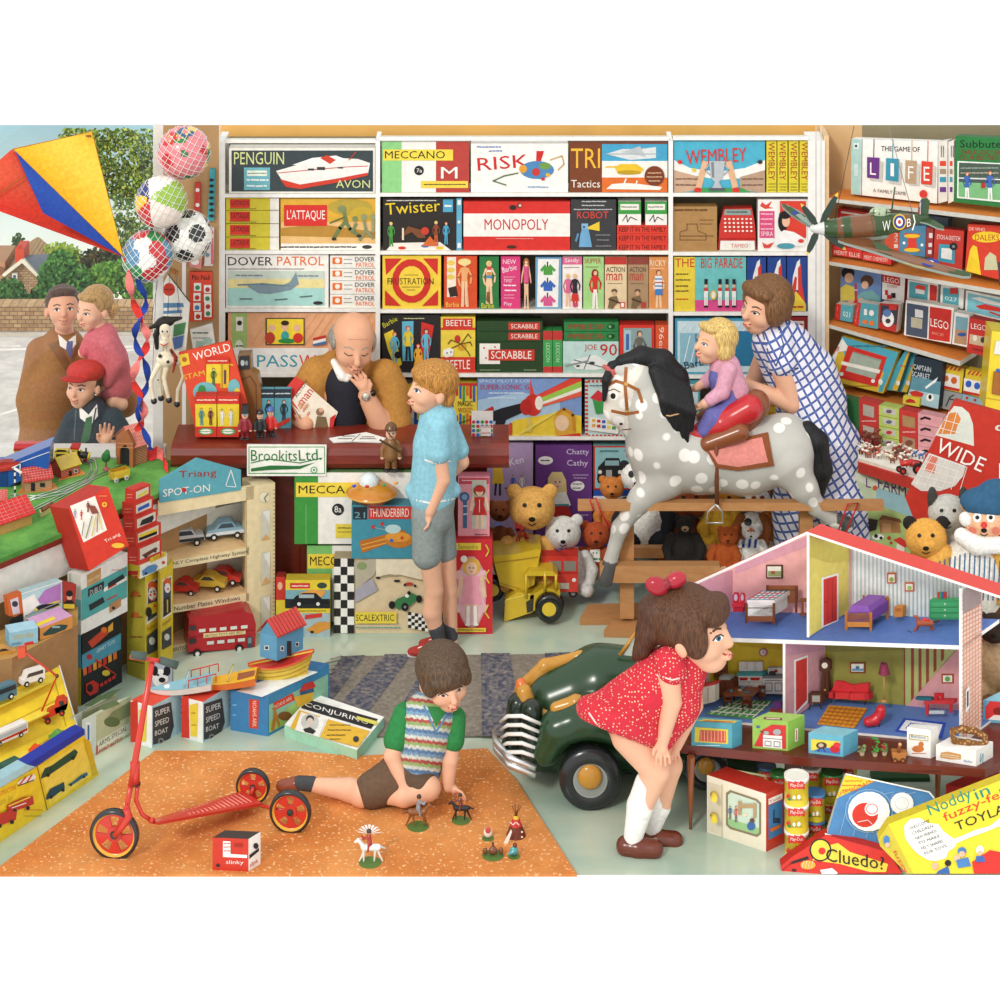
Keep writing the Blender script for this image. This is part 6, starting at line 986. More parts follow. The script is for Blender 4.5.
cbox('toy_car_box','yellow and white box with blue open car below red engine boxes','box',zt,(127,573.5),(140,579),(167,566),566,'D6C23A','ECE8DC','D8D0B0','@ L;r 128 571 138 575 C8342C;c C8342C 136 577 1.6;@ R;p D6C23A 150 558 166 551 166 556 150 563;S 154 560.5 164 556.5 3.5 C8342C DINKY;p 5A8AB8 142 571 148 566 155 564 158 566 156 571 143 576;c 222222 146 573.5 1.4;c C8342C 163.5 562.5 1.6')
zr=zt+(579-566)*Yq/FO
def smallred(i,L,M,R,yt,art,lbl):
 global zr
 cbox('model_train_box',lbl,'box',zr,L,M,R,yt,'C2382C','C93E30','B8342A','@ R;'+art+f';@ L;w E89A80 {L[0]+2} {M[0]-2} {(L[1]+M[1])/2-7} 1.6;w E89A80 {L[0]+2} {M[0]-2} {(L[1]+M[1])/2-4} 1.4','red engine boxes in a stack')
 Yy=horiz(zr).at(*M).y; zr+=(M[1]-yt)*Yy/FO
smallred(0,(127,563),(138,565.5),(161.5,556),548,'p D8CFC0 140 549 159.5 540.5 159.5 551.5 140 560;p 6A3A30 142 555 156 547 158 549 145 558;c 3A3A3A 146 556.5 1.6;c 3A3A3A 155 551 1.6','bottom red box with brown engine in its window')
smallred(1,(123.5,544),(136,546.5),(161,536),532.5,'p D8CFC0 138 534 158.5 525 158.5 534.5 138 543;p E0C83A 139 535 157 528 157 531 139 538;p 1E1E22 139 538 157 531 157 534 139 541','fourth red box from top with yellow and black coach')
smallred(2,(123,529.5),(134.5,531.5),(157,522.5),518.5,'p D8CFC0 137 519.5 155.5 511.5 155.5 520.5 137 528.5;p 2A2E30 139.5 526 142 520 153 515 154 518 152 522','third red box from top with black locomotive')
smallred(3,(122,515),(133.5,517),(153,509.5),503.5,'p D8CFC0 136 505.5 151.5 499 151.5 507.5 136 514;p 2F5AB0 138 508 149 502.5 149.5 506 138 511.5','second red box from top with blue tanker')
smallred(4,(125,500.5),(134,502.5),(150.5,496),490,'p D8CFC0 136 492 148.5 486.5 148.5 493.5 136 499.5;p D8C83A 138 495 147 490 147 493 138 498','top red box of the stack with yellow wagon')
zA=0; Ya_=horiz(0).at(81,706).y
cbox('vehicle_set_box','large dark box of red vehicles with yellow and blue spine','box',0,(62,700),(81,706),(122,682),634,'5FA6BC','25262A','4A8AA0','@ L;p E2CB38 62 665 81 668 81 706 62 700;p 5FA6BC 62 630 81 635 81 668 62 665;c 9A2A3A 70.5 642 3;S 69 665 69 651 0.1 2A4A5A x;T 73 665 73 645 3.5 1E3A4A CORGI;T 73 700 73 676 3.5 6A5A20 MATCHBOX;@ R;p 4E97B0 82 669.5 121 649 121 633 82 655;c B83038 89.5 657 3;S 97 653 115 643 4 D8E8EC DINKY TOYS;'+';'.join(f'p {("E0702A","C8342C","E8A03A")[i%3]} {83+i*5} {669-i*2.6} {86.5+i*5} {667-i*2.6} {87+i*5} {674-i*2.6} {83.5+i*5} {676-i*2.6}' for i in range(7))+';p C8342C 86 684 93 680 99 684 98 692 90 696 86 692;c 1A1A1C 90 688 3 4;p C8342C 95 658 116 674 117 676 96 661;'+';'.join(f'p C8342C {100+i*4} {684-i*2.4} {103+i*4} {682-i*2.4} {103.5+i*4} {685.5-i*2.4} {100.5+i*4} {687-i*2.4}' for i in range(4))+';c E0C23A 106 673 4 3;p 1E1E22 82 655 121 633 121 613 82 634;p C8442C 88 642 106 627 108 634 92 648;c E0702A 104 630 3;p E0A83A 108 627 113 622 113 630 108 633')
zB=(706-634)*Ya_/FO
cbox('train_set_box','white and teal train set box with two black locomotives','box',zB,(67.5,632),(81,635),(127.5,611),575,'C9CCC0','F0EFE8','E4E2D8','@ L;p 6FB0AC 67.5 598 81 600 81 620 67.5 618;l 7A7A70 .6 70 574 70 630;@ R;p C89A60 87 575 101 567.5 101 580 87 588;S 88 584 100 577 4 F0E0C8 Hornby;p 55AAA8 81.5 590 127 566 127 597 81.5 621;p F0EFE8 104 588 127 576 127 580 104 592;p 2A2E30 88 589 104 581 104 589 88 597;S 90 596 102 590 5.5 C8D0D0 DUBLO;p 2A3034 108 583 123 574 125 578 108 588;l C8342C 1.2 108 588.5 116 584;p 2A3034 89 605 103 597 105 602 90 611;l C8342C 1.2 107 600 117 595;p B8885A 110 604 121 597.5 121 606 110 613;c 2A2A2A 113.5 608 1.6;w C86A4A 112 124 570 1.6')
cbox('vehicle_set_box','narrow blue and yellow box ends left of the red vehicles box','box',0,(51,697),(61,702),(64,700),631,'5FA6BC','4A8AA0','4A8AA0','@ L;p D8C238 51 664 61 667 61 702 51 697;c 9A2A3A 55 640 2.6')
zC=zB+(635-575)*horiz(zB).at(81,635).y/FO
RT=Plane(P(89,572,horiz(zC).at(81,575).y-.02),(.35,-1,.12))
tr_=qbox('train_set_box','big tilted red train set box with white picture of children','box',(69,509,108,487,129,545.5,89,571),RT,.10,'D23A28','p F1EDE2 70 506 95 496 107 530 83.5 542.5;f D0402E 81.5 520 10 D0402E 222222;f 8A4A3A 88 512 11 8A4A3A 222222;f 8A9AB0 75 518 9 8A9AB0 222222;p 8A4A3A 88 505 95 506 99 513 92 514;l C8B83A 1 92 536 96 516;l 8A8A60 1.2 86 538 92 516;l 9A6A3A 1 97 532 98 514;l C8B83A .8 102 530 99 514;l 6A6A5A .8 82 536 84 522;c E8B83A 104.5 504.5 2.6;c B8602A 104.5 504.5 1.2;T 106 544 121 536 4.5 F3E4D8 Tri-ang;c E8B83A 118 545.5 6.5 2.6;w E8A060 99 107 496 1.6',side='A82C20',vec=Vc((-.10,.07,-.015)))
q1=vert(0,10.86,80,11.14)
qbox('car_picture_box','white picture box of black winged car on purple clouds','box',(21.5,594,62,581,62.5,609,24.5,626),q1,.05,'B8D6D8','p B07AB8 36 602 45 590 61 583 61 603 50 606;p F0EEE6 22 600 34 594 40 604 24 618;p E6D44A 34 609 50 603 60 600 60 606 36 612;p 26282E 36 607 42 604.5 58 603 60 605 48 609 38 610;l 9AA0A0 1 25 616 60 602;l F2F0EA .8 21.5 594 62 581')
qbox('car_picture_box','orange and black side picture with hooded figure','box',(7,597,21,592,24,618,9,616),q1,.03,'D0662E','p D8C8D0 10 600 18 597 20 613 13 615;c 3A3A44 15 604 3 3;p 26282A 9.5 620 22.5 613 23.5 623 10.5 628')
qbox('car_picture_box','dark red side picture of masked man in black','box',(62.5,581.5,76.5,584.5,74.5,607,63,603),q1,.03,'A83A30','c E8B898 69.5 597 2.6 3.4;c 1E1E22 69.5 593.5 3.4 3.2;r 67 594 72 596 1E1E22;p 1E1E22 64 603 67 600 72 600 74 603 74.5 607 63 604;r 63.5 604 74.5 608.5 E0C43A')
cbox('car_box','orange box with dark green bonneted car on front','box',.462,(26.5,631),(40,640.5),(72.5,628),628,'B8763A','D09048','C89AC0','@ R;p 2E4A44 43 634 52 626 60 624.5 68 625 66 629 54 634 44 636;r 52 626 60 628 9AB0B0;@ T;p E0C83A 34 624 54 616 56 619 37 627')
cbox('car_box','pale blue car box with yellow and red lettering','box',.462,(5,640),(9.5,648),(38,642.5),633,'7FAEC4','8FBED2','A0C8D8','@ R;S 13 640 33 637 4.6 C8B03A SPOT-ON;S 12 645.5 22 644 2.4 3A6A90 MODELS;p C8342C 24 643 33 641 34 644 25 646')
b=B(); b.prism([fl(-30,664,.46),fl(12,658,.46),fl(78,624,.46),fl(78,606,.46),fl(-30,640,.46)],(0,0,-.46),'B8904F','A07A50'); tag(b.build('low_ledge'),'low brown wooden ledge carrying small car boxes','ledge')
# ================= YELLOW STEPPED STAND
ys=thing('stepped_display_stand','large yellow stepped stand showing toy lorries and cars','display stand',tuple(fl(40,800)))
YEL='F0D22E'
q2=Plane(fl(0,830)+Vc((0,0,0)),Vc((.42,-1,.9)))
stp=tri(fl(-20,836),fl(78,778),P(52,644,10.95))
qbox('slope_panel',None,None,(-30,685,0,671,40,645,53,644,79,733,92,790,-30,850),stp,.02,YEL,'p E0BE28 0 690 44 668 52 690 0 715;p E3C22A 0 730 56 700 62 726 0 756;l B89A20 .8 47 648 66 726;l E8E6DC 1.4 53 644 79 733;p F4DC50 0 672 40 646 42 652 0 678;l C8A820 .8 0 690 44 668;l C8A820 .8 0 728 56 700;l C8A820 .8 0 765 66 730',parent=ys,m=PAINT)
stn=stp.n
for (y0,y1,x1) in ((699,675,50),(727,702,56),(757,735,66),(790,770,66)):
 a=stp.at(-20,y0+10); c=stp.at(x1,y1); b=B(); n=Vc((stn.x,stn.y,0)).normalized()*.05; b.prism([a,c,c+n,a+n],(0,0,-.006),'F6DE50'); b.build('step',ys)
def stcar(nm,lbl,pts,c,kind='saloon',h=11,win='4A5A60',c2=None,w=9,cat='toy car',hub='E8E6E0'):
 (x0,y0),(x1,y1)=pts; d=stp.at((x0+x1)/2,(y0+y1)/2); z=H-((y0+y1)/2-HY)*(d.y-.05)/FO
 return toycar(nm,lbl,pts[0],pts[1],z,h,c,c2,kind,win,w,cat,hub=hub)
stcar('toy_car','brown and black toy car on top of yellow stand',((-12,661),(17,657)),'C08A3A','coupe',11,'2A2A2A')
stcar('toy_ambulance','white toy ambulance with red cross on the yellow stand',((45,681.5),(22,688.5)),'F0EFE8','van',14,'4A4A44',cat='toy ambulance')
stcar('toy_coach','blue grey toy coach at the left edge of stand',((-14,709),(17,697)),'4F7A8A','bus',16,'26323A',cat='toy coach')
stcar('toy_lorry','white topped toy lorry with red chassis on yellow stand',((28,734),(-8,750)),'EDE9E2','bus',13,'B8C4CC','C23A30',cat='toy lorry')
stcar('toy_car','small green toy car behind the blue edged box',((70,738.5),(52,744)),'5A9A4A','coupe',9,'A8C8A8')
stcar('toy_lorry','dark teal toy lorry low on yellow stand at left edge',((21,768),(-12,784)),'1F5A50','bus',10,'16403A',cat='toy lorry')
stcar('toy_car','small orange red toy car above the blue edged box',((46,752),(33,757)),'E0542A','coupe',8,'B83A20')
cr_=thing('toy_crane_lorry','red toy crane lorry with long jointed arm on yellow stand','toy crane',tuple(stp.at(55,715,.05)))
yc=stp.at(55,712).y-.06; cu_=yc/FO; CW=lambda x,y,d=0:P(x,y,yc+d*cu_)
b=B(); b.prism([CW(36,724),CW(66,710),CW(66,704),CW(50,710),(CW(36,718))],(0,.04,0),'CC3A28'); b.prism([CW(54,708),CW(55,701),CW(62,699),CW(66,703),CW(66,710),CW(56,714)],(0,.045,0),'D8432E'); b.build('lorry_body',cr_,GLOSS)
b=B(); b.prism([CW(59,702,-1),(CW(63,701,-1)),CW(64,705,-1),CW(60,706,-1)],(0,.005,0),'3A3A40'); b.build('cab_window',cr_)
for x,y in ((48,721),(62,713)):
 b=B(); wheel(b,CW(x,y,-2),(0,1,0),3*cu_,2*cu_,'222222','C83A30',12); b.build('wheel',cr_)
b=B(); b.tube([CW(40,715,2),CW(57,676,2),CW(24,652,0)],1.1*cu_,'CC3A28',6); b.tube([CW(40,715,4),CW(57,676,4),CW(24,652,2)],.5*cu_,'8A2A1C',4); b.ell(CW(57,676,2),2*cu_,'5A2A24',seg=8,rings=6); b.build('crane_arm',cr_,GLOSS)
b=B(); b.prism([CW(17,649,-1),CW(25,648,-1),CW(26,657,-1),CW(18,659,-1)],(0,.03,0),'D8502E'); b.build('basket',cr_,GLOSS)
bx=Plane(fl(-10,852),Vc((.42,-1,.55)))
fb_=tri(fl(-14,852),fl(99,774.5),P(84,729,10.45))
qbox('vehicle_gift_box','yellow vehicle gift set box with blue top edge and windows','box',(-30,806,37,765.5,84,735,99,774.5,48,813,-30,862),fb_,.03,'F2D42C','l 8A7A20 1 37 765.5 48 813;p F6DE58 40 768 82 741 94 773 50 806;p D8B824 84 738 90 741 98 774 92 776;p 22503C 42 774 45 768 51 766 75 749 78 752 76 757 48 776 41 779;c 16281E 48 775 2;c 16281E 73 758 2;l 16281E .8 51 766 51 773;p 1E4A5A 47 795 50 789 64 782 65 788 52 798 46 800;c 16242A 51 797 1.8;c 16242A 63 790 1.8;p 2E6A8A 68 785 74 781 80 776 87 772 88 775 80 780 71 786;c 16242A 71 785 1.2;c 16242A 84 777 1.2;p C23A30 7 805 24 797 33 796 34 804 24 808 8 813;l E8D84A 1.4 9 806 30 797;l F0EEE8 1 12 808 26 803;c 26262A 28 808 2;c 26262A 15 811 2;p C23A30 -6 816 10 810 17 812 16 820 -6 828;c 26262A 12 822 2.2;c 26262A 0 826 2;p F0EEE8 17 783 22 779 34 774 36 777 34 781 20 785;l C83A30 1.4 20 784 26 777;l C83A30 1.4 27 782 32 775;l 3A3A3A 1 18 786 34 780;S -6 799 16 789 4.5 C8342C CONSTRUCTORS;S 0 806 13 799 5 A89A30 Gift Set;w C8342C 24 42 810 1.6;w 6A5A20 24 42 816 1.2',side='D8B824')
qbox('box_lid_edge',None,None,(27,764.5,79,731.5,84.5,729,85,734.5,37,767),fb_,.05,'2038A8',parent=C.objects['vehicle_gift_box'])
qbox('box_lid_edge',None,None,(-30,797,27,764.5,37,767,-30,806),fb_,.05,'A9D4DC',parent=C.objects['vehicle_gift_box'])
cbox('model_kit_box','grey green aeroplane kit box with battle lettering','box',0,(82,760),(96,755),(131,735),715,'C4D2CC','B9BE9A','B8C0A4','@ R;p 7E8C62 104 722 112 712 126 704 131 700 131 715 118 722;c 5E7048 112 722 8 5;p DDE0CC 97 742 130 722 130 733 97 752;S 99 747 127 730 5 2A2E26 ARMS SPECIAL;S 99 754 122 741 4.5 C8342C POINT BATTLE;p D8342C 96.5 746 98 745 98 754 96.5 755;@ L;r 86 722 91 750 D8E0E4;r 87.5 725 89.5 740 3A6A9A;@ T;p 5E7048 98 708 116 700 120 704 104 710;l 8A8A7A .8 84 712 116 698','aeroplane kit boxes')
cbox('model_kit_box','second aeroplane kit box lying behind the battle kit','box',0,(70,757),(82,751),(118,731),712,'C9D6D0','A9AE88','B9C0A8','@ L;r 73 718 78 746 D8E0E4;r 74.5 722 76.5 738 3A6A9A;@ T;p 4E6440 92 702 108 692 122 688 110 698;p 4E6440 84 706 100 694 104 698 92 706','aeroplane kit boxes')
def boatbox(nm,L,M,R,yt,x):
 return cbox('speedboat_box',nm,'box',0,L,M,R,yt,'E9ECEA','A9CAD6','D94A34',f'@ L;p C8382C {L[0]} {L[1]-40} {L[0]+7} {L[1]-42} {L[0]+8} {L[1]+1} {L[0]} {L[1]};p E6CC40 {L[0]+8} {M[1]-38} {M[0]-5} {M[1]-40} {M[0]-6} {M[1]-6} {L[0]+9} {M[1]-7};w 8A7A30 {L[0]+10} {M[0]-7} {M[1]-30} 2;w 8A7A30 {L[0]+10} {M[0]-7} {M[1]-18} 2;@ R;p 3C3C3C {M[0]+1} {yt+2} {M[0]+19} {yt-4} {M[0]+22} {yt+20} {M[0]+18} {M[1]-9} {M[0]+1} {M[1]-3};S {M[0]+3} {yt+11} {M[0]+18} {yt+6} 6 E4E6E4 SUPER;S {M[0]+3} {yt+21} {M[0]+17} {yt+16} 5.5 E4E6E4 SPEED;S {M[0]+3} {yt+30} {M[0]+16} {yt+26} 5 E4E6E4 BOAT;c 8A8E90 {M[0]+9} {yt+35} 3;c 3C3C3C {M[0]+9} {yt+35} 1.6;w C8342C {R[0]-6} {R[0]-1} {R[1]-22} 3;w C8342C {R[0]-6} {R[0]-1} {R[1]-16} 3','speedboat boxes under toy boats')
boatbox('left speedboat box beneath the blue toy boat',(130.5,742),(152,748),(187,729),706,0)
boatbox('right speedboat box beneath the orange toy boat',(181.5,737.5),(203,743),(236,722),702,0)
def boat(nm,lbl,Y,stern,bow,hullc,deckc,keelc,rail=True,zpx=0):
 t=thing(nm,lbl,'toy boat',tuple(P(*stern,Y))); u=Y/FO; W=lambda x,y,d=0:P(x,y,Y+d*u)
 S=Vc(W(*stern)); Bw=Vc(W(*bow)); L=Bw-S; n=Vc((0,1,0)); b=B(); secs=[]
 for i in range(13):
  k=i/12; wd=(1-k**2.6)*13*u; dp=(13-4*k)*u*(1-k**8); c0=S+L*k+Vc((0,0,(5*k*k)*u))
  secs.append([c0-n*wd,c0-n*wd*.75-Vc((0,0,dp*.6)),c0-Vc((0,0,dp)),c0+n*wd*.75-Vc((0,0,dp*.6)),c0+n*wd])
 for a,c in zip(secs,secs[1:]):
  for j in range(4): b.poly([a[j],a[j+1],c[j+1],c[j]],hullc if j in(0,3) else keelc,True)
 b.poly([secs[0][j] for j in range(5)],hullc); b.build('hull',t,GLOSS)
 b=B()
 for a,c in zip(secs,secs[1:]): b.poly([a[0]+Vc((0,0,.001)),c[0]+Vc((0,0,.001)),c[4]+Vc((0,0,.001)),a[4]+Vc((0,0,.001))],deckc)
 b.build('deck',t,GLOSS)
 b=B(); p=S+L*.42+Vc((0,0,2*u)); q=S+L*.36+Vc((0,0,11*u))
 b.tube([p-n*9*u,q-n*7*u,q+n*7*u,p+n*9*u],.9*u,'A9C4CC' if rail else 'C8BE7A',5); b.build('windscreen',t,GLOSS)
 b=B(); b.poly([S+L*.02-n*6*u+Vc((0,0,.002)),S+L*.36-n*8*u+Vc((0,0,.003)),S+L*.36+n*8*u+Vc((0,0,.003)),S+L*.02+n*6*u+Vc((0,0,.002))],'9A5A3A' if not rail else '7FA8B4'); b.build('cockpit',t); b=B(); b.lathe(S+L*.68+Vc((0,0,2.2*u)),(0,0,1),[(0,0),(0,4*u),(.6*u,4*u),(.6*u,0)],'C8402C' if not rail else 'E8ECEC',12); b.build('hatch',t)
 if rail:
  b=B()
  for k in (-.08,.06,.2,.34):
   p=S+L*k; b.tube([p-n*11*u,p-n*11*u+Vc((0,0,8*u))],.5*u,'C8342C',4); b.tube([p+n*11*u,p+n*11*u+Vc((0,0,8*u))],.5*u,'C8342C',4)
  for s_ in (-11,11): b.tube([S+L*-.08+n*s_*u+Vc((0,0,8*u)),S+L*.34+n*s_*u+Vc((0,0,8*u))],.6*u,'C8342C',4)
  b.build('rail',t,GLOSS)
 return t
boat('toy_speedboat','pale blue and white toy speedboat with red rails',YF(738)+.03,(212,678),(147,694),'E4E8E6','8FC4D2','D8DEDC')
boat('toy_speedboat','orange and yellow toy speedboat with cream windscreen',YF(732)+.02,(256,673),(190,689),'E8782A','EDB32E','DE6A24',rail=False)
for x,y,xx in ((158,703,175),(205,698,222)):
 pass
pb=fbox('puppet_picture_box','small pale box with black and white puppy picture behind scooter','box',151,664,172,692,YF(715),.05,'AAB4C0','c F2F0EA 160 678 8 9;c 1E1E22 155 671 3 5;c 1E1E22 167 671 3.5 5;c 1E1E22 162 680 3.4 2.6;c 1E1E22 158 675 1.2;c 1E1E22 164 674 1.2')
cbox('wooden_toy_box','blue box for the wooden ark with giraffe and bison picture','box',0,(230.5,730),(268,736.5),(329,703),696,'3F80B4','3F8AB8','3A74A8','@ L;p D2402E 249 699 259 700 258 729 249 728;T 252.5 701 252.5 727 4 F0D8C8 NOAHS ARK;w A8C8E0 233 236 705 2;w A8C8E0 233 236 715 2;@ R;p 8FC4A8 269 705 328 674 328 701 269 733;p A8C86A 269 722 300 700 312 700 312 711 269 733;p D2402E 273 703 293 693 295 700 275 710;S 274.5 709 292 699.5 4 F0D8C8 NOAHS ARK;p B87A2E 271 730 274 712 272 708 275 707 277 714 280 724 279 728 276 720 274 731;c 8A5A2E 285 716 7 4.5;p 3A5A80 300 692 305 686 312 684 314 690 313 696 301 699;p C8342C 299 692 304 684 313 681 316 687 306 690;p E2B83A 294 697 314 692 312 704 298 707;@ T;p E8ECE8 236 691 262 697 318 672 296 668')
ark=thing('wooden_ark','yellow wooden toy ark with blue red-roofed cabin on its box','toy boat',tuple(P(282,690,YF(730)+.1)))
Yk2=YF(730)+.12; ku=Yk2/FO; KW=lambda x,y,d=0:P(x,y,Yk2+d*ku)
b=B(); secs=[]; S=KW(314,654,6); Bw=KW(248,668,-4); L=Bw-S; n=Vc((L.y,-L.x,0)).normalized()
for i in range(17):
 k=i/16; e=1-abs(2*k-1)**2.4; wd=(1.5+10*e)*ku; sheer=(abs(2*k-1)**2)*5*ku; c0=S+L*k+Vc((0,0,sheer-1*ku)); bot=c0-Vc((0,0,sheer+ (16+2*e)*ku)) ; q_=max(.25,e)
 cen=S+L*.5; bot=cen+(S+L*k-cen)*.72;
 secs.append([c0-n*wd,(c0-n*wd*.95)*.6+(bot+Vc((0,0,-18*ku))-n*wd*.6)*.4,bot+Vc((0,0,-25*ku))-n*wd*.4,bot+Vc((0,0,-25*ku))+n*wd*.4,(c0+n*wd*.95)*.6+(bot+Vc((0,0,-18*ku))+n*wd*.6)*.4,c0+n*wd])
for a,c in zip(secs,secs[1:]):
 for j in range(5): b.poly([a[j],a[j+1],c[j+1],c[j]],'E3C64A' if j!=2 else 'C8A83A',True)
b.poly(secs[0],'E0C040'); b.poly(secs[-1],'E0C040'); b.build('hull',ark,GLOSS)
b=B()
for k in (.2,.4,.6,.8):
 for s_ in ((0,1),):
  b.tube([a[0].lerp(a[2],k)-n*.001 for a in secs],.35*ku,'B8962E',3,cap=False); b.tube([a[5].lerp(a[3],k)+n*.001 for a in secs],.35*ku,'B8962E',3,cap=False)
b.build('planking',ark)
b=B()
for a,c in zip(secs,secs[1:]): b.poly([a[0]-Vc((0,0,2*ku)),c[0]-Vc((0,0,2*ku)),c[5]-Vc((0,0,2*ku)),a[5]-Vc((0,0,2*ku))],'C8342C')
b.tube([a[0] for a in secs],.8*ku,'D8442E',4); b.tube([a[5] for a in secs],.8*ku,'D8442E',4); b.build('deck',ark,GLOSS)
zc_=KW(275,662).z;
hz_=KW(277,661,-5).z
cbox('cabin',None,None,hz_,(260,656.5),(277,661),(303,649),637,'5F9EC0','5A98BC','5A98BC','@ R;r 287 641 291.5 656 2E3236;r 280.5 646 284 651 E0E4E0;r 281.2 647 283.4 650 2E3236;r 295.5 642 299 646.5 E0E4E0;r 296 642.8 298.4 645.8 2E3236;@ L;r 264.5 645.5 269 650 E0E4E0;r 265.2 646.3 268.2 649.3 2E3236',parent=ark)
hzz=horiz(hz_); l_,m_,r_=hzz.at(260,656.5),hzz.at(277,661),hzz.at(303,649); k_=l_+r_-m_; hh=(661-637)*m_.y/FO; up=Vc((0,0,hh)); rg=Vc((0,0,hh*1.62))
b=B(); ov=(r_-m_)*.06; g1=(l_+m_)/2+rg-ov; g2=(r_+k_)/2+rg+ov; o1=(m_-l_)*.12
b.prism([m_+up-ov+o1,r_+up+ov+o1,g2,g1],(0,0,.006),'C93A30'); b.prism([l_+up-ov-o1,g1,g2,k_+up+ov-o1],(0,0,.006),'B83028'); b.poly([l_+up,m_+up,g1+ov],'5A98BC'); b.poly([k_+up,r_+up,g2-ov],'5A98BC')
for i in range(1,9):
 p=(m_+up+o1-ov).lerp(r_+up+ov+o1,i/9); q=g1.lerp(g2,i/9); b.tube([p+Vc((0,-.001,.007)),q+Vc((0,-.001,.007))],.0008,'8A2420',3)
b.build('cabin_roof',ark,GLOSS)
cbox('conjuring_set_box','mint green conjuring tricks box with portrait of magician','box',0,(284.5,737),(357,762.5),(384,729),750,'A9DCC0','9AD0B4','F2F1EA','@ T;p 26262A 307 699 378 719 371 729 301 708;T 304 707 367 725.5 5.5 F0EEE6 CONJURING;T 312 700.5 340 708.3 2.4 E8E4DC CABINET OF;p E2B43A 299 710 320 716 312 735 290 728;p EFEDE4 301 712 326 719 319 737 295 730;c C8C8C0 310 722 9 8.5;c 3A3A3A 310 719 4 4;c D8C8B8 310 722 3.4 4.4;p 2A2A2A 303 729 310 727 316 731 313 734 305 732;p E2B43A 328 719 370 731 358 747 320 737;w 3A3220 330 350 725 2;w 3A3220 328 352 730 2;w 3A3220 327 345 735 2;w 3A3220 330 340 739 1.5;c 3A3A3A 356 739 3 3;p D8D060 357 716 378 721.5 376 725 356 719',)
cbox('spring_toy_box','small red and white spring toy box on the orange carpet','box',.012,(212.5,870),(248.5,871.5),(260.5,864),839,'CC3A28','EDE9E0','3E3430','@ L;p F1EDE4 223 841 230.5 841.5 230.5 854 247 855 247 858 223 857;w CC3A28 224 230 843.5 2;w CC3A28 224 230 847 2;w CC3A28 224 230 851 2;r 234 844 243 847 A82C20;S 226 865 243.5 865.5 5 F0E8E0 slinky;c 2A2A2A 218 865.5 2 1.6;@ R;S 250 867.5 258 862.5 4.5 CC3A28 slink;p 26262A 249.5 855 259 848 259 851 249.5 859;c 26262A 256 846 2.6 3')
# ================= RED SCOOTER
st=thing('three_wheeled_scooter','red three wheeled child scooter with grey rubber handle grips','scooter',tuple(fl(180,850)))
Ysf=YF(859.5); su=Ysf/FO; RED='CE3B2E'
def SW(x,y,d=0): return P(x,y,Ysf+d*su)
def spoked(c0,ax,r,w):
 b=B(); b.lathe(Vc(c0)-Vc(ax)*w/2,ax,[(0,r*.84,'E8B23A'),(0,r*.9,'2E3032'),(w*.15,r*.98,'2E3032'),(w*.85,r*.98,'2E3032'),(w,r*.9,'2E3032'),(w,r*.78,'E8B23A'),(w*.6,r*.77,RED),(w*.6,r*.7,RED),(w*.4,r*.7,RED),(w*.4,r*.77,RED),(0,r*.84,'E8B23A')],'2E3032',36)
 tyre=b
 h=B(); ax=Vc(ax).normalized(); u_=Vc((0,0,1)); a=ax.cross(u_).normalized(); v=ax.cross(a).normalized(); c0=Vc(c0)
 for k in range(5):
  an=k*2*math.pi/5+.3
  d=lambda q,rr_:c0+(a*math.cos(q)+v*math.sin(q))*rr_
  h.prism([d(an-.3,r*.28)-ax*w*.1,d(an+.3,r*.28)-ax*w*.1,d(an+.36,r*.8)-ax*w*.1,d(an,r*.83)-ax*w*.1,d(an-.36,r*.8)-ax*w*.1],ax*w*.25,RED)
 h.lathe(c0-ax*w*.3,ax,[(0,0),(0,r*.3),(w*.6,r*.3),(w*.6,0)],RED,16); h.lathe(c0-ax*w*.75,ax,[(0,0,'2E3A34'),(0,r*.1,'2E3A34'),(w*.4,r*.16,'2E3A34'),(w*1.5,r*.16,'2E3A34'),(w*1.5,0,'2E3A34')],'2E3A34',14)
 return tyre,h
def swheel(x,y,r,d,Yw=None):
 Yw=Yw or Ysf; c0=P(x,y,Yw); t,h=spoked(c0,(0.12,1,0),r*Yw/FO,.03); w=t.build('wheel',st,GLOSS); h.build('spokes',w,GLOSS)
swheel(114.5,834,25.5,0)
Y2=YF(833)+.0; swheel(290.5,811.5,21.5,0,YF(834))
swheel(253,786,17.5,0,YF(806))
b=B(); b.tube([SW(152,663,2),SW(135,762,2),SW(131,786,2)],[2.9*su,3.4*su,3.4*su],RED,10)
b.tube([SW(131,784,2),SW(127,806,2),SW(128,812,2)],[2.6*su,2.6*su,3.4*su],RED,8)
b.tube([SW(126,809,-6),SW(129,816,-7),SW(123,826,-7),SW(114.5,836,-7)],[3.6*su,4*su,3.2*su,2.8*su],RED,8); b.tube([SW(126,809,10),SW(129,816,10),SW(114.5,834,10)],3*su,RED,8); b.tube([SW(126,809,-6),SW(127,808,10)],3.4*su,RED,8); b.build('steering_column',st,GLOSS)
b=B(); b.tube([SW(135,762,4),SW(135,784,4)],5*su,RED,10); b.tube([SW(135.5,783,4),SW(135.5,784.5,4)],5.4*su,'3A1A18',10); b.build('head_bracket',st,GLOSS)
b=B(); b.tube([SW(130,657,-4),SW(170,662,8)],2.2*su,RED,8); b.build('handlebar',st,GLOSS)
for p,q in (((131,654.5,-5),(146,656.5,-2)),((160,660,4),(177,665.5,9))):
 b=B(); b.tube([SW(*p),SW(*q)],[3.6*su,4*su],'4A5A54',10); b.build('handle_grip',st)
Yd=YF(808+3)
pF=SW(152,822,6); pR=P(256,795,YF(812)+.0)
mid=[SW(138,784,5),SW(136,800,5),SW(142,814,5),SW(152,821,6)]
b=B(); b.tube(mid,[2.2*su]*4,RED,8)
wv=Vc((0.02,.12,0));
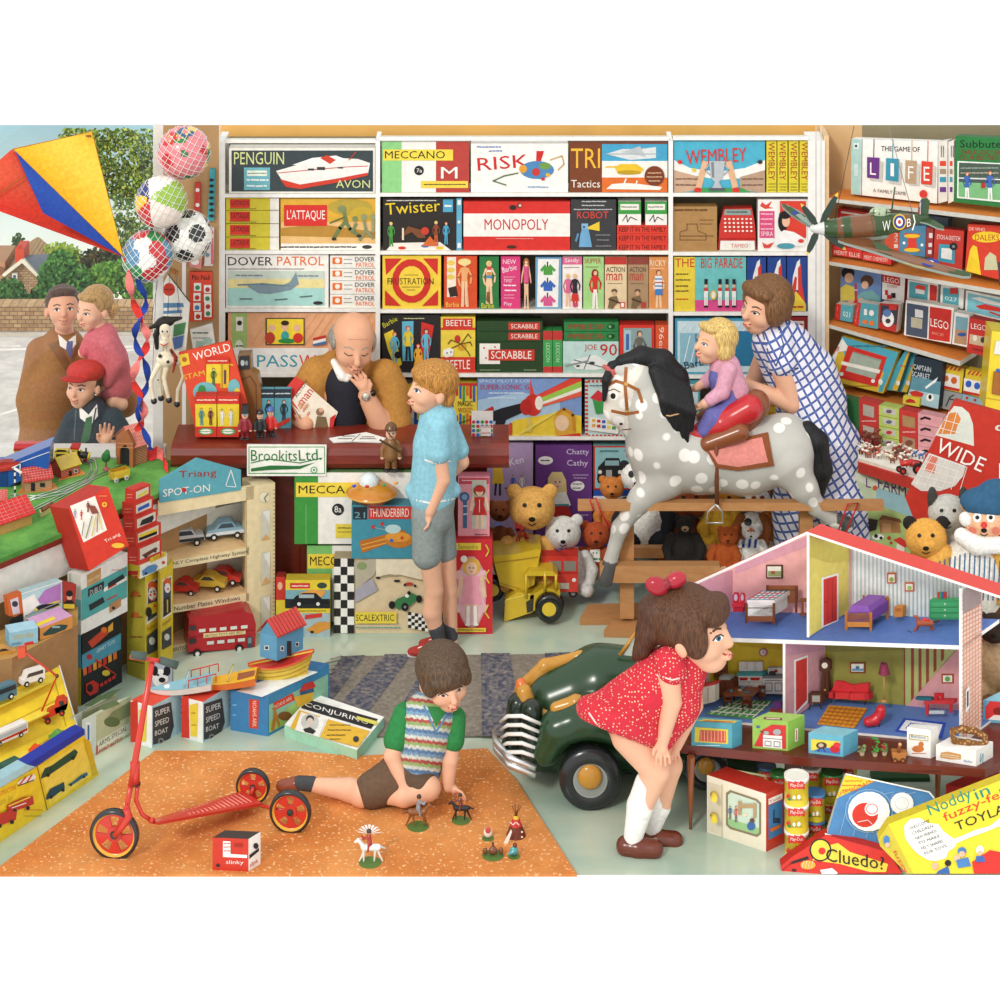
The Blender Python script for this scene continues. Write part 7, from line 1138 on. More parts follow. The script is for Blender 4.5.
F0=P(158,822,Ysf-.02); F1=P(150,820,Ysf+.05); R0_=P(262,803,YF(820)); R1_=P(243,790.5,YF(820)+.12)
b.prism([F0,R0_,R1_,F1],(0,0,-.012),RED); b.tube([SW(150,820,5),F0.lerp(F1,.5)],3*su,RED,8)
b.tube([P(262,806,YF(826)),P(290.5,811.5,YF(834))],1.8*su,RED,8); b.tube([P(250,798,YF(815)+.05),P(253,788,YF(806)-.03)],1.8*su,RED,8)
b.build('footboard',st,GLOSS)
b=B();
for i in range(15):
 k=.32+i*.043; a=F0.lerp(R0_,k); c=F1.lerp(R1_,k); b.tube([a.lerp(c,.15)+Vc((0,0,.003)),a.lerp(c,.85)+Vc((0,0,.003))],.0022,'F0A090' if i%1==0 else RED,4)
b.build('tread_strips',st)
# ================= DOLLS HOUSE
ZT=.33
hT=horiz(ZT)
FP=vert(672,horiz(.34).at(672,716).y,962,horiz(.34).at(962,742).y)
BV=Vc((.20,.24,0)); BK=Plane(FP.o+BV,FP.n)
def HP(x,y,k=0): return FP.at(x,y)+BV*k
dh=thing('dolls_house','open fronted wooden dolls house with red roof, six furnished rooms','dolls house',tuple(FP.at(815,735)))
def hpoly(nm,pts,c,art='',pl=None,th=None,m=None,side=None):
 b=B(pl or BK); q=[(pl or BK).at(x,y) for x,y in pts]; b.prism(q,th or Vc((0,.006,0)),c,side or shade(c,.9)); b.art(art); return b.build(nm,dh,m)
hpoly('back_wall',[(715,622),(715,574),(808,534),(852,545),(852,622)],'F0B2B0','p DDA0B0 735 566 808 536 808 546 735 574')  # darker band under the roof line is shadow painted into the wall colour
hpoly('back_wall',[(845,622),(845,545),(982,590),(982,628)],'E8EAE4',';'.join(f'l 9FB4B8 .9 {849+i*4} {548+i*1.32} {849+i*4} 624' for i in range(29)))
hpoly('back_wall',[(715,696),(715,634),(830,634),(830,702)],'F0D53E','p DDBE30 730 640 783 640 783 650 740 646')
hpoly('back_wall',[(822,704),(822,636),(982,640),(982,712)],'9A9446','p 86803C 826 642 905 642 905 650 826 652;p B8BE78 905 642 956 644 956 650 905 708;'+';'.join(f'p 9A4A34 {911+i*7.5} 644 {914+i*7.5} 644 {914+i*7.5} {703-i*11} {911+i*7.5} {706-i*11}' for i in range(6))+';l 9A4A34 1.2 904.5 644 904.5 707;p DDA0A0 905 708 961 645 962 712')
def hfloor(nm,xa,ya,xb,yb,c,rimh=4):
 b=B(); a=HP(xa,ya);c1=HP(xb,yb); b.prism([a,c1,c1+BV,a+BV],(0,0,-rimh*.0042),c,['F1EFE9']*4); b.build(nm,dh)
hfloor('ground_floor',672,716,962,742,'5F80BE'); hfloor('upper_floor',690,636.5,962,645.5,'5576B8')
def hwall(nm,x,yt,yb,c,k1=1,art='',front_w=2.6,top2=None,out=None):
 a=HP(x,yb);t=HP(x,yt); b=B(); t2=t+BV*k1+Vc((0,0,(top2 or 0)))
 b.poly([a,a+BV*k1,t2,t],c); e=(HP(x+front_w,yb)-a); b.poly([HP(x-front_w/2,yb,-.01),HP(x+front_w/2,yb,-.01),HP(x+front_w/2,yt,-.01),HP(x-front_w/2,yt,-.01)],'F3F1EC')
 b.poly([a-e*.3,a+BV*k1-e*.3,t2-e*.3,t-e*.3],out or shade(c,.8))
 b.pl=Plane(a,BV.cross(Vc((0,0,1)))); b.art(art); return b.build(nm,dh)
hwall('left_wall',690,583,636,'E2A4B4',top2=-.05); hwall('left_wall',680,640,716,'E8C834',art='p F0EEE8 690 664 708 656 708 686 690 697;p 2F7A44 692 666 698.5 663 698.5 690 692 694;p 2F7A44 700 662 706 659.5 706 685 700 688.5;l F0EEE8 1 691 680 707 673;p E8C0C0 688 665 692 662 691 690 688 696;p E8C0C0 706 657 709.5 655 709.5 688 707 688')
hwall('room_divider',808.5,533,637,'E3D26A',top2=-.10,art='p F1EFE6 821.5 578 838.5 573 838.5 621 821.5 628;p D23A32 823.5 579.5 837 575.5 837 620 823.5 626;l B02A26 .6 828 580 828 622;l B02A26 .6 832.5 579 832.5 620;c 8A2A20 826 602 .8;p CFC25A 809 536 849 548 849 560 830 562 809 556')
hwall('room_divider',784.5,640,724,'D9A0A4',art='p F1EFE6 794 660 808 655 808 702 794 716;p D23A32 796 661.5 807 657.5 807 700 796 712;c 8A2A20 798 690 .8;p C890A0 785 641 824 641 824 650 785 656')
b=B(); a=HP(962,742);t=HP(962,592); b.poly([a,a+BV*.5,t+BV*.5-Vc((0,0,.03)),t],'F2E4D6'); b.poly([HP(959.5,742,-.01),HP(963,742,-.01),HP(963,588,-.01),HP(959.5,588,-.01)],'F3F1EC');
b.pl=Plane(a,BV.cross(Vc((0,0,1))));
b.art(';'.join(f'l DE8A64 .7 962 {596+i*4.6} 982.5 {588+i*4.2}' for i in range(32))+';'+';'.join(f'l DE8A64 .6 {963.5+i*3} {594-i*1.2} {963.5+i*3} {739-i*2.2}' for i in range(7))+';p F0EEE8 966 690 969.5 686 969.5 708 966 713;p 2A2A2A 967 692 968.6 690 968.6 705 967 708;p 9A8A88 963 589 981 582 981 604 963 614'); b.build('side_wall',dh)
b=B(); v=Vc((0,0,.012))
b.prism([HP(808,531,-.03),HP(1010,598,-.03),HP(1010,598,.30),HP(808,531,.30)],(0,0,-.010),'D23322',['F3F1EC','DE3A28','DE3A28','DE3A28']); b.build('roof',dh,GLOSS)
b=B(); b.prism([HP(664,596,-.03),HP(808,531,-.03),HP(808,531,.10),HP(664,596,.10)],(0,0,-.012),'DE3A28',['F3F1EC','DE3A28','DE3A28','DE3A28']); b.build('roof',dh,GLOSS)
def fur(nm,lbl,cat,k,parts,grp=None):
 pl=Plane(FP.o+BV*k,FP.n); x,y=parts[0][1][0],parts[0][1][1]; t=thing(nm,lbl,cat,tuple(pl.at(x,y)),grp); prev=0
 for p in parts:
  pn,q,dep,c,*r=p; a=r[0] if r else ''; off=r[1] if len(r)>1 else 0
  P2=Plane(pl.o+pl.n*off,pl.n); b=B(P2); pts=[P2.at(q[i],q[i+1]) for i in range(0,len(q),2)]; b.prism(pts,BV.normalized()*dep,c,shade(c,.88)); b.art(a); b.build(pn,t)
 return t
def R(x0,y0,x1,y1): return (x0,y1,x1,y1,x1,y0,x0,y0)
w1='8A5030'
fur('toy_bed','brown dolls bed with red and blue plaid cover in pink room','toy bed',.42,[('footboard',R(746,605,774,621.5),.01,w1,'l 5A3018 .8 746 608 774 608;r 745 603 747.5 623.5 6A3A20;r 772.5 603 775 624.5 6A3A20'),('mattress',R(748,603,773,616),.11,'E6E4E0',''),('bed_cover',R(747,600,774.5,604),.115,'E8E0DE',''),('headboard',R(767,586,797,603),.008,w1,'l 5A3018 .8 767 590 797 590;r 766 585 768.5 612 6A3A20;r 795 587 797.5 613 6A3A20',-.10)])
b=B();
for i in range(6):
 a0=Plane(FP.o+BV*.42,FP.n).at(748+i*5,600); b.tube([a0+Vc((0,0,.002)),a0+BV.normalized()*.11+Vc((0,0,.002))],.0016,('C23A44','4A90A4')[i%2],3)
for i in range(5):
 a0=Plane(FP.o+BV*.42,FP.n).at(747,600)+BV.normalized()*.11*i/4.2; a1=Plane(FP.o+BV*.42,FP.n).at(774.5,600)+BV.normalized()*.11*i/4.2; b.tube([a0+Vc((0,0,.002)),a1+Vc((0,0,.002))],.0016,('4A90A4','C23A44')[i%2],3)
b.build('plaid_pattern',bpy.data.objects['toy_bed'])
fur('toy_chair','shiny red dolls chair with oval back in pink room','toy chair',.6,[('seat',R(732,604,744,607.5),.02,'C42A3A'),('chair_back',(733,603,732.5,596,734,592.5,738,592.5,739,596,738.5,603),.004,'C42A3A','c C8B8D0 735.7 597.5 1.8 3.4',-.02),('chair_back',(740,603,739.5,596,741,593,744,593,745,596,744,603),.004,'C42A3A','c C8B8D0 742.2 597.5 1.5 3.2',-.02),('seat_base',R(733,608,743,612),.015,'B82434')])
fur('toy_side_table','tiny brown pedestal table beside the plaid bed','toy table',.75,[('table_top',R(798.5,599.5,806,602),.02,w1),('leg',R(801.5,602,803,614),.005,w1),('foot',R(799.5,613.5,805,615.5),.012,w1)])
def pic(lbl,x0,y0,x1,y1,frame,inner,k=.97): fur('toy_picture',lbl,'toy picture',k,[('frame',R(x0,y0,x1,y1),.004,frame,f'r {x0+1.4} {y0+1.4} {x1-1.4} {y1-1.4} EDEBDC;'+inner)])
pic('brown framed landscape picture on the pink bedroom wall',766,565,782.5,578.5,'5A3A24','r 768 571 781 576.5 9AA870;r 771 571 775 574 A85A3A')
pic('left of two orange framed pictures on the striped wall',887,573,896,583.5,'C8602A','c 8AB04A 891.5 579.5 2.4')
pic('right of two orange framed pictures on the striped wall',904.5,582.5,914,591.5,'C8602A','c 9ABC6A 909.5 588 2.4')
pic('picture of sailing ship on the olive living room wall',850,662.5,865,673,'8A4A2A','r 852 668.5 863.5 671 6A9AB8;c 4A7AA0 857.5 667.5 2 1.6')
pic('orange framed picture with green tree under the stairs',941.5,674,953.5,683.5,'A8502E','c 6AA84A 947.5 679 2.6')
w2='D0883E'
fur('toy_bed','orange wood dolls bed with purple cover in striped room','toy bed',.42,[('footboard',R(846,613,871,627),.01,w2,'r 844.8 611 847.5 631 B8702E;r 869.5 612 872 632 B8702E;l A8602A .7 846 617 871 617'),('mattress',R(847.5,612,870.5,622),.14,'7A4A9A'),('bed_cover',(848,612.5,870,612.5,868,606,852,605),.13,'8A56AC'),('headboard',R(863,598,888,612),.008,w2,'r 862.5 595 864.5 610 B8702E;r 886 596 888.5 619 B8702E',-.13)])
fur('toy_cabinet','small orange wooden bedside cabinet in the striped room','toy cabinet',.8,[('cabinet_body',R(894,607,902.5,617),.03,w2,'r 895 608 901.5 612 B8702E;c 6A3A18 898 610 .6')])
fur('toy_chest_of_drawers','green dolls chest with three drawers in the striped room','toy chest',.72,[('chest_body',R(929.5,600,960,619.5),.03,'3F9A62',''),('drawer',R(931,602,958.5,606.5),.004,'47A66A','c E0E8D0 945 604 .8',.004),('drawer',R(931,607.8,958.5,612.3),.004,'47A66A','c E0E8D0 945 610 .8',.004),('drawer',R(931,613.5,958.5,618),.004,'47A66A','c E0E8D0 945 615.7 .8',.004)])
for i,c in enumerate(('C8322E','3A9A5A','3A5AA8','C8322E')): fur('toy_book',f'{("outer left red","green","blue","outer right red")[i]} tiny book standing on the green chest','toy book',.78,[('book_cover',R(937.5+i*2.1,592.5,939.4+i*2.1,598.6),.01,c)],'tiny books on the green chest')
def hrug(nm,lbl,pts,zp,c,art):
 h=horiz(zp); b=B(h); b.prism([h.at(*p) for p in pts],(0,0,-.001),c); b.off=.0006; b.art(art); tag(b.build(nm,None,CLOTH),lbl,'toy rug')
zU=HP(808,638).z+.003; zG=HP(784,726).z+.004
zU=FP.at(820,640.5).z+.002; zG=FP.at(784,726).z+.002
hrug('toy_rug','small brown checked rug on the upper blue floor',[(879,634),(901,634.5),(909,622),(889,621)],zU,'C89A62',';'.join(f'l 8A5A34 .7 {881+i*4} 633.5 {890+i*4} 622' for i in range(5))+';l 8A5A34 .7 882 630 904 630.5;l 8A5A34 .7 885 626 906 626.5')
hrug('toy_rug','green and white checked rug under the dolls dining table',[(705,714),(752,719),(773,701),(738,699)],zG,'5AA85A',';'.join(f'l EEF0E0 1.1 {711+i*7} {713.6+i*.6} {740+i*5} {700+i*.3}' for i in range(7))+';l EEF0E0 1.1 711 711 757 715;l EEF0E0 1.1 719 707 763 710;l EEF0E0 1.1 728 703 768 705.5')
hrug('toy_rug','orange and yellow checked rug before the red sofa',[(817,724),(854,728),(867,708),(829,705)],zG,'E2A02E',';'.join(f'l C8742A .8 {820+i*5} {723.6+i*.5} {832+i*5} {706+i*.4}' for i in range(8))+';'+';'.join(f'l C8742A .8 {819+i*2.6} {721-i*3.4} {856+i*2.4} {725-i*3.6}' for i in range(5)))
hrug('toy_rug','blue bordered white rug near the front right of living room',[(895,731),(942,738),(946,722.5),(904,718)],zG,'2F50B4','p EEF0F0 899 730 939 735.5 942.5 724.5 906 720;l 2F50B4 .8 906 728 935 732.5 937 727 911 723 906 728')
rh=thing('toy_rocking_horse','tiny brown rocking horse on blue rockers beside green chest','toy rocking horse',tuple(horiz(zU).at(925,636)))
yh=horiz(zU).at(925,634).y; g=Blob(yh,.5); g.cap((919,623,0),(931,623,0),3,3,'A8522E',1).cap((919,622,0),(917,617,0),2,1.6,'A8522E',.8).el((915.5,616.5,0),(2.6,1.4,1.5),'A8522E',.6).cap((932,622,0),(938,621,0),1.2,1.4,'3A2A24',.4).cap((918,625,-1),(914,631,-1),1,.8,'A8522E').cap((919,625,2),(917,631,2),1,.8,'A8522E').cap((931,625,-1),(934,631,-1),1,.8,'A8522E').cap((931,625,2),(930,631,2),1,.8,'A8522E').cap((924,619.8,0),(928,619.8,0),2,1.6,'C8302E',.3); g.build('horse_body',rh,GLOSS)
b=B(); hu=yh/FO
for d in (-3,3): b.tube([P(908,630,yh+d*hu),P(914,634,yh+d*hu),P(926,635.5,yh+d*hu),P(936,634,yh+d*hu),P(941,631,yh+d*hu)],.5*hu,'2A4A6A',4)
b.build('rockers',rh)
fur('toy_wall_clock','round pinkish clock on the yellow kitchen wall','toy clock',.97,[('clock_face',tuple(v for k in range(14) for v in (763+4.2*math.cos(k*6.283/14),652.5-4.2*math.sin(k*6.283/14))),.004,'C87878','c F1E6E2 763 652.5 3;l 5A3A3A .5 763 652.5 763 650.5;l 5A3A3A .5 763 652.5 764.5 653.5')])
fur('toy_dresser','white dolls kitchen dresser with red panels and teal worktop','toy dresser',.84,[('base_cabinet',R(737.5,676,762,692),.03,'F0EEE8','p C83A34 739 677.5 748 677.5 747 680.5 740 680.5;p C83A34 750 677.5 760.5 677.5 759 680.5 751 680.5;l 9A9A94 .5 749 681 749 691;l 9A9A94 .5 738 682 761 682;c 9A5A54 747 686 .6;c 9A5A54 751 686 .6'),('worktop',R(736.5,673.5,763,676.2),.034,'55B0B0'),('wall_cupboard',R(739,662,762.5,671),.01,'F0EEE8','l 9A9A94 .5 747 662.5 747 670.5;l 9A9A94 .5 755 662.5 755 670.5;c 9A5A54 745 668 .5;c 9A5A54 757 668 .5',-.022)])
fur('toy_cooker','white dolls cooker with two ovens and pans','toy cooker',.84,[('cooker_body',R(762.5,678.5,784,694),.03,'F0EEE8','l 5A5A58 .6 765 683 772 683 772 691 765 691 765 683;l 5A5A58 .6 775 683 782 683 782 691 775 691 775 683;w 5A5A58 765 782 680.5 1.4'),('hob',R(762.5,676,784,678.5),.03,'8A8E90'),('splashback',R(768,667,783.5,675),.006,'E8E6E2','l 5A5A58 .5 768 667.5 783 667.5;c C83A34 776 671 1.6',-.024),('saucepan',R(769,672,774,676),.01,'4A4E50','',-.01)])
fur('toy_welsh_dresser','tall dark brown dolls dresser with shelves and sink','toy dresser',.62,[('base_cabinet',R(717,680,733,697),.04,'6E3A22','l 4A2414 .6 725 682 725 696'),('shelf_back',R(714,653,727,677),.006,'7A4426',';'.join(f'l 4A2414 .8 714 {657+i*5} 727 {656+i*5}' for i in range(4)),-.03),('sink',R(719,676.5,730,680),.03,'A8ACA8')])
fur('toy_kitchen_unit','cream dolls kitchen unit with red top and sink','toy cabinet',.3,[('unit_body',(684,691,684,709.5,715,701.5,715,684.5),.03,'E9E0CC','l A89A84 .6 692 692 692 706;l A89A84 .6 700 690 700 704;l A89A84 .6 708 688 708 702'),('red_worktop',(683.5,691.5,716,684.5,716,682.5,683.5,689),.035,'D2443C','p 5A5A5A 697 687 704 685.5 704 686.8 697 688.4')])
tb_=thing('toy_dining_table','brown dolls dining table laid with blue plates','toy table',tuple(horiz(zG).at(741,708)))
hz1=horiz(zG+.055); b=B(); tq=[hz1.at(722,693.5),hz1.at(752,696.5),hz1.at(762,687.5),hz1.at(733,685.5)]; b.prism(tq,(0,0,-.006),'8E4E2C'); b.build('table_top',tb_,GLOSS)
for p in tq: b=B(); p=p.lerp(sum(tq,Vc())/4,.1); b.tube([p,Vc((p.x,p.y,zG))],.004,'7A3E22',6); b.build('leg',tb_)
for i,(x,y,c) in enumerate(((731,691,'5A9AB8'),(742,688,'5A9AB8'),(747,692.5,'5A9AB8'),(740,690.5,'D8D0A8'))):
 b=B(); b.lathe(hz1.at(x,y),(0,0,1),[(0,0),(.001,.009),(.003,.011),(.002,0)],c,12); tag(b.build('toy_plate',None,GLOSS),('blue toy plate at the left of dolls table','blue toy plate at the back of dolls table','blue toy plate at the front of dolls table','cream toy bowl in the middle of dolls table')[i],'toy plate',None if i==3 else 'blue toy plates')
def dchair(x,y,lbl,flip=1):
 t=thing('toy_dining_chair',lbl,'toy chair',tuple(horiz(zG).at(x,y)),'chairs around the dolls dining table'); p=horiz(zG).at(x,y); s=.014
 b=B(); b.box(p.x-s,p.y-s,p.z+.026,p.x+s,p.y+s,p.z+.030,'7E4428'); b.build('seat',t)
 for a in (-1,1):
  for c in (-1,1): b=B(); top=.058 if c==flip*-1 else .028; b.tube([p+Vc((a*s,c*s,0)),p+Vc((a*s,c*s,top))],.0018,'6E3820',5); b.build('leg',t)
 b=B(); yy=p.y-flip*s; b.box(p.x-s,yy-.002,p.z+.045,p.x+s,yy+.002,p.z+.058,'7E4428'); b.build('chair_back',t)
dchair(728,706,'front left brown dolls chair at the dining table'); dchair(746,709,'front right brown dolls chair at the dining table'); dchair(762,701,'right end brown dolls chair at the dining table',-1); dchair(747,694,'back brown dolls chair behind the dining table',-1)
fur('toy_armchair','small brown and purple dolls armchair by the white divider','toy chair',.18,[('chair_base',R(769.5,709,783,716),.02,'8A3A26'),('cushion',R(772.5,702.5,781,709.5),.014,'6A3A7A')])
fur('toy_grandfather_clock','tall dark dolls grandfather clock by the pink wall','toy clock',.82,[('clock_case',(820.5,698,822,672,819.5,670,820,661,824.5,658.5,829.5,661,829.5,670,827.5,672,829,698),.02,'5A3424','c F0EAD8 824.7 665.5 3;l 3A2014 .7 825 674 825 694;c D8B04A 825 690 1')])
fur('toy_television','brown dolls television on thin legs beside the red door','toy television',.55,[('television_body',R(808.5,693.5,821.5,703.5),.03,'5A3424','r 812 695.5 820 702 A8A89A'),('leg',(810,704,811,704,809.5,710,808.5,710),.003,'3A2418'),('leg',(819,704,820,704,821.5,709,820.5,709),.003,'3A2418')])
fur('toy_sofa','bright red dolls sofa with curved buttoned back','toy sofa',.72,[('sofa_back',(830,696,834,684,835,681,842,681.5,851,685,861,684,869,683,868.5,690,867,697),.012,'D23238','c 9A1C24 840 686 .5;c 9A1C24 847 688 .5;c 9A1C24 855 688.5 .5;c 9A1C24 862 687.5 .5',-.02),('seat_cushion',R(833,693,849,699),.03,'DA3A3E'),('seat_cushion',R(849.6,693.5,866,700),.03,'DA3A3E'),('arm_rest',(828.5,698,829,692,835,693,835,699),.03,'C82C34'),('arm_rest',(864,700,864,694,868.5,693,869.5,700),.03,'C82C34'),('leg',R(831,699,832,703),.003,'3A2418'),('leg',R(864.5,701,865.5,705),.003,'3A2418')])
ll=thing('toy_floor_lamp','dolls standard lamp with maroon shade by olive wall','toy lamp',tuple(FP.at(884,701)+BV*.75))
yl=(FP.at(884,705)+BV*.8).y; b=B(); lu2=yl/FO; b.lathe(P(884,673.5,yl),(0,0,1),[(0,5.8*lu2),(10*lu2,3.4*lu2),(10*lu2,0)],'8E3450',16); b.build('lamp_shade',ll); b=B(); b.tube([P(884,700,yl),P(884,672,yl)],.8*lu2,'C89A5A',6); b.build('pole',ll); b=B(); b.lathe(P(884,701,yl),(0,0,1),[(0,0),(0,4*lu2),(1.4*lu2,3*lu2),(1.6*lu2,0)],'C89A5A',14); b.build('base',ll)
kc=thing('toy_kidney_chair','glossy red curved dolls chair on thin black legs','toy chair',tuple(horiz(zG).at(874,728)))
yk=horiz(zG).at(874,726).y; g=Blob(yk,.6); g.path([(868,722,-1),(875,720,0),(880,714,1),(881,710,1)],[4.6,5,5,5],'CC2A34',1.5); g.build('chair_shell',kc,GLOSS)
for x,x2,y2 in ((867,864,730),(873,872.5,731),(879,880,730)): b=B(); b.tube([P(x,723,yk),P(x2,y2,yk)],.5*yk/FO,'2A2A2A',5); b.build('leg',kc)
fur('toy_sewing_table','red dolls sewing machine table with teal cloth under stairs','toy table',.62,[('table_top',R(924,700.5,954,704),.03,'D23A3E'),('sewing_machine',(934,700,934,693.5,943,693.5,943,700,941,700,940,696.5,938,696.5,937.5,700),.01,'C82A30','',-.01),('cloth',(915,697.5,931,698,932,701.5,916,700),.02,'2E6A7A'),('leg',R(925.5,704,928.5,715),.006,'C8323A'),('leg',R(949,704,952,713),.006,'C8323A'),('treadle',R(929,711,944,714),.01,'C8D0D4')])
# ================= DISPLAY TABLE
dt=thing('display_table','low dark brown table with tapered legs carrying the dolls house','table',tuple(horiz(0).at(820,830)))
b=B(); tq=[hT.at(655,742),hT.at(812,758),hT.at(985,769),hT.at(1040,745),hT.at(1040,700),hT.at(672,700)]; b.prism(tq,(0,0,-.035),'5A2C20','6E3020'); b.pl=vert(812,hT.at(812,758).y,985,hT.at(985,769).y); b.art('w 2A1410 908 940 771.5 3'); b.build('table_top',dt,MAHOG)
for x0,x1,y0,y1,Yl in ((691,690.5,752,828,YF(829)),(939,937,775,800,YF(812)),(700,701,745,800,YF(790)+.35)):
 b=B(); zt_=ZT-.035; top=P(x0,y0,Yl); top.z=zt_; bot=Vc((P(x1,y1,Yl).x,Yl,0)); b.tube([top,bot],[4.2*Yl/FO,1.6*Yl/FO],'9A5A34',10); b.build('leg',dt,GLOSS)
def tbx(nm,lbl,L,M,R_,yt,cl,cr,ct,art='',cat='box',grp=None,z=ZT): return cbox(nm,lbl,cat,z,L,M,R_,yt,cl,cr,ct,art,grp)
gy='furniture boxes along the table edge'
tbx('doll_furniture_box','blue dolls furniture box with red patterned bed, leftmost on table',(691.5,745.5),(732,748.5),(742,744.5),724,'5AA8B8','4E98AC','6AB0B8','@ L;p E3D24A 694.5 742 695 727 728 729.5 728 744;p D2604A 699 741 700 730 726 731 726 743;'+';'.join(f'l F0C0A0 .6 {701+i*3.4} 741 {701+i*3.4} 731' for i in range(8))+';w D8F0F0 697 720 745.5 1.4;@ T;p E3D24A 698 721 734 723 738 721 704 719;p D2604A 702 721 732 722.5 734 721.5 706 720.3',grp=gy)
tbx('doll_furniture_box','lime green box showing white toy cooker with pans',(752.5,748),(788,751),(804.5,743.5),722,'9CC45A','8ABA4E','A8CC6A','@ L;p D23A3A 754 746 762 730 772 724.5 786 725.5 786 749;p F0EEE8 763 747 763 735 782 736 782 749;l 3A3A3A .6 763 738 782 739.5;l 5A5A5A .6 765 741 771 741.5 771 746 765 745.5 765 741;l 5A5A5A .6 774 741.5 780 742 780 747 774 746.5 774 741.5;c A8B0B0 766 733 3 2;c A8B0B0 777 732 4 3;l 3A3A3A .7 760 731 764 733;c 4A6AA0 758 727 2 1.2;@ R;p F0EEE8 795 729 798 728 798 741 795 742;l C8342C .8 796.5 730 796.5 740;@ T;p 7A3A2A 764 717 782 718 782 720 764 719;p F0D8C8 766 717.6 780 718.4 780 719.4 766 718.6',grp=gy)
tbx('doll_furniture_box','blue and yellow box with toy television and red armchair',(808.5,753),(843,757),(858,750),736.5,'6AB4C8','5AA0B8','8AC4D0','@ L;p E8D850 811 750 811 739 840 741.5 840 754;p 4A7AC0 813 751 822 747 840 749 840 754.5;c 5A3A2A 821.5 745.5 5.4 3.4;c C8B8A0 821 745.3 2.6 2;l 3A2A20 .7 820 748.5 818 751.5;l 3A2A20 .7 823 748.5 825 751.5;c C82A34 835 749 5 4;c D83A40 837 745 3.6 2.6',grp=gy)
tbx('doll_furniture_box','white box with orange animal picture and teal title',(907,755.5),(930.5,758.5),(938.5,755),730,'F2F0EA','E0DCD4','E8E6DE','@ L;l B8A04A .8 909.5 734.5 928 736.5 928 741 909.5 739 909.5 734.5;S 911 737.5 926 739.3 2.6 2A6A7A Bambino;c C8763A 918 749 6 3.4;c C8763A 921 744.5 2.6 3;w C8763A 912 926 753.5 1.6',grp=gy)
tbx('doll_furniture_box','long white box with wicker sofa picture lying at the right',(936,760),(976,766.5),(993,757),751,'F0EEE8','E4E2DC','F3F1EC','@ L;p C8955A 940 757.5 941 752.5 948 751.5 961 754.5 961 759.5 950 759.5;l F0DCC0 .5 942 754 959 756.5;l F0DCC0 .5 942 756 959 758.5;S 964 762 972 763 2.4 4A7AB0 Barbie;@ R;T 983 763 984 753 3.5 4AA0C0 S',grp=gy)
ws=thing('toy_wicker_sofa','tan wicker dolls sofa standing on the long white box','toy sofa',tuple(P(967,743,hT.at(967,760).y)))
ysf=hT.at(967,760).y+.02; g=Blob(ysf,.8); g.path([(953,738,-2),(953,731,2),(962,729,5),(975,731,5),(984,736,2),(986,742,-3)],[2.5,3,3.4,3.4,3,2.6],'CFA06A',2).path([(954,741,-3),(968,743,-4),(983,745,-4)],[3,3.4,3],'C8955A',2); g.build('wicker_frame',ws,mat('wicker',.8,build=lambda nt,b,c:mixc(nt,ramp(nt,tex(nt,'Voronoi',coords(nt),Scale=90.0).outputs['Distance'],.2,.5),c,'7A5028'),noise=.1))
pc=['5A9A4A','3F8A3E','6A8A4A']
for i,(x,yb,h,c,lb_) in enumerate(((862,757,13,'8A9A6A','pale'),(875,758,22,'3F9A3E','tallest green'),(884.5,757,15,'4F9A4A','red flowering'))):
 t=thing('toy_pot_plant',f'{lb_} miniature potted plant on the table edge','toy plant',tuple(hT.at(x,yb-1)),'miniature pot plants'); yy=hT.at(x,yb-2).y; uu=yy/FO
 b=B(); b.lathe(P(x,yb,yy),(0,0,1),[(0,0),(0,1.9*uu),(4.4*uu,2.6*uu),(4.4*uu,0)],'B8A080',10); b.build('pot',t)
 b=B(); r2=random.Random(i+3)
 for k in range(26):
  p=P(x+r2.uniform(-1,1)*3.4,yb-5-r2.random()*(h-6),yy+r2.uniform(-3,3)*uu); v=Vc((r2.uniform(-1,1),r2.uniform(-.5,.5),r2.uniform(-.3,1)))*2*uu; w_=Vc((-v.z,0,v.x))*.5; b.poly([p-v,p-w_,p+v,p+w_],c if r2.random()<.75 or i!=2 else 'D23A44')
 b.build('leaves',t)
ct=thing('toy_cart','tiny wooden toy cart with driver beside the white box','toy cart',tuple(hT.at(900,762))); yy=hT.at(900,761).y; uu=yy/FO
b=B(); b.prism([P(893,760,yy),P(905,761.5,yy),P(907,753,yy),P(892,752,yy)],(0,.03,0),'B8763A'); b.tube([P(898,752,yy),P(900,745,yy)],1.8*uu,'8A4A2A',6); b.ell(P(900,744.5,yy),1.8*uu,'D8A070'); b.build('cart_body',ct)
for x in (895,903): b=B(); wheel(b,P(x,761,yy-.004),(0,1,0),2.6*uu,.006,'5A3A20','B8763A',12); b.build('wheel',ct)
cbox('doll_furniture_box','blue edged box with red interior at the right edge','box',ZT,(983,722),(1012,724),(1030,715),702,'6AAEC8','5A9EB8','8AC0D0','@ L;p D83A38 985.5 719 985.5 707 990 701 1010 703 1010 721;p F0E8E0 988 719.5 994 715 1010 716 1010 721.5;c 8A2A20 998 711 5 3.6',gy)
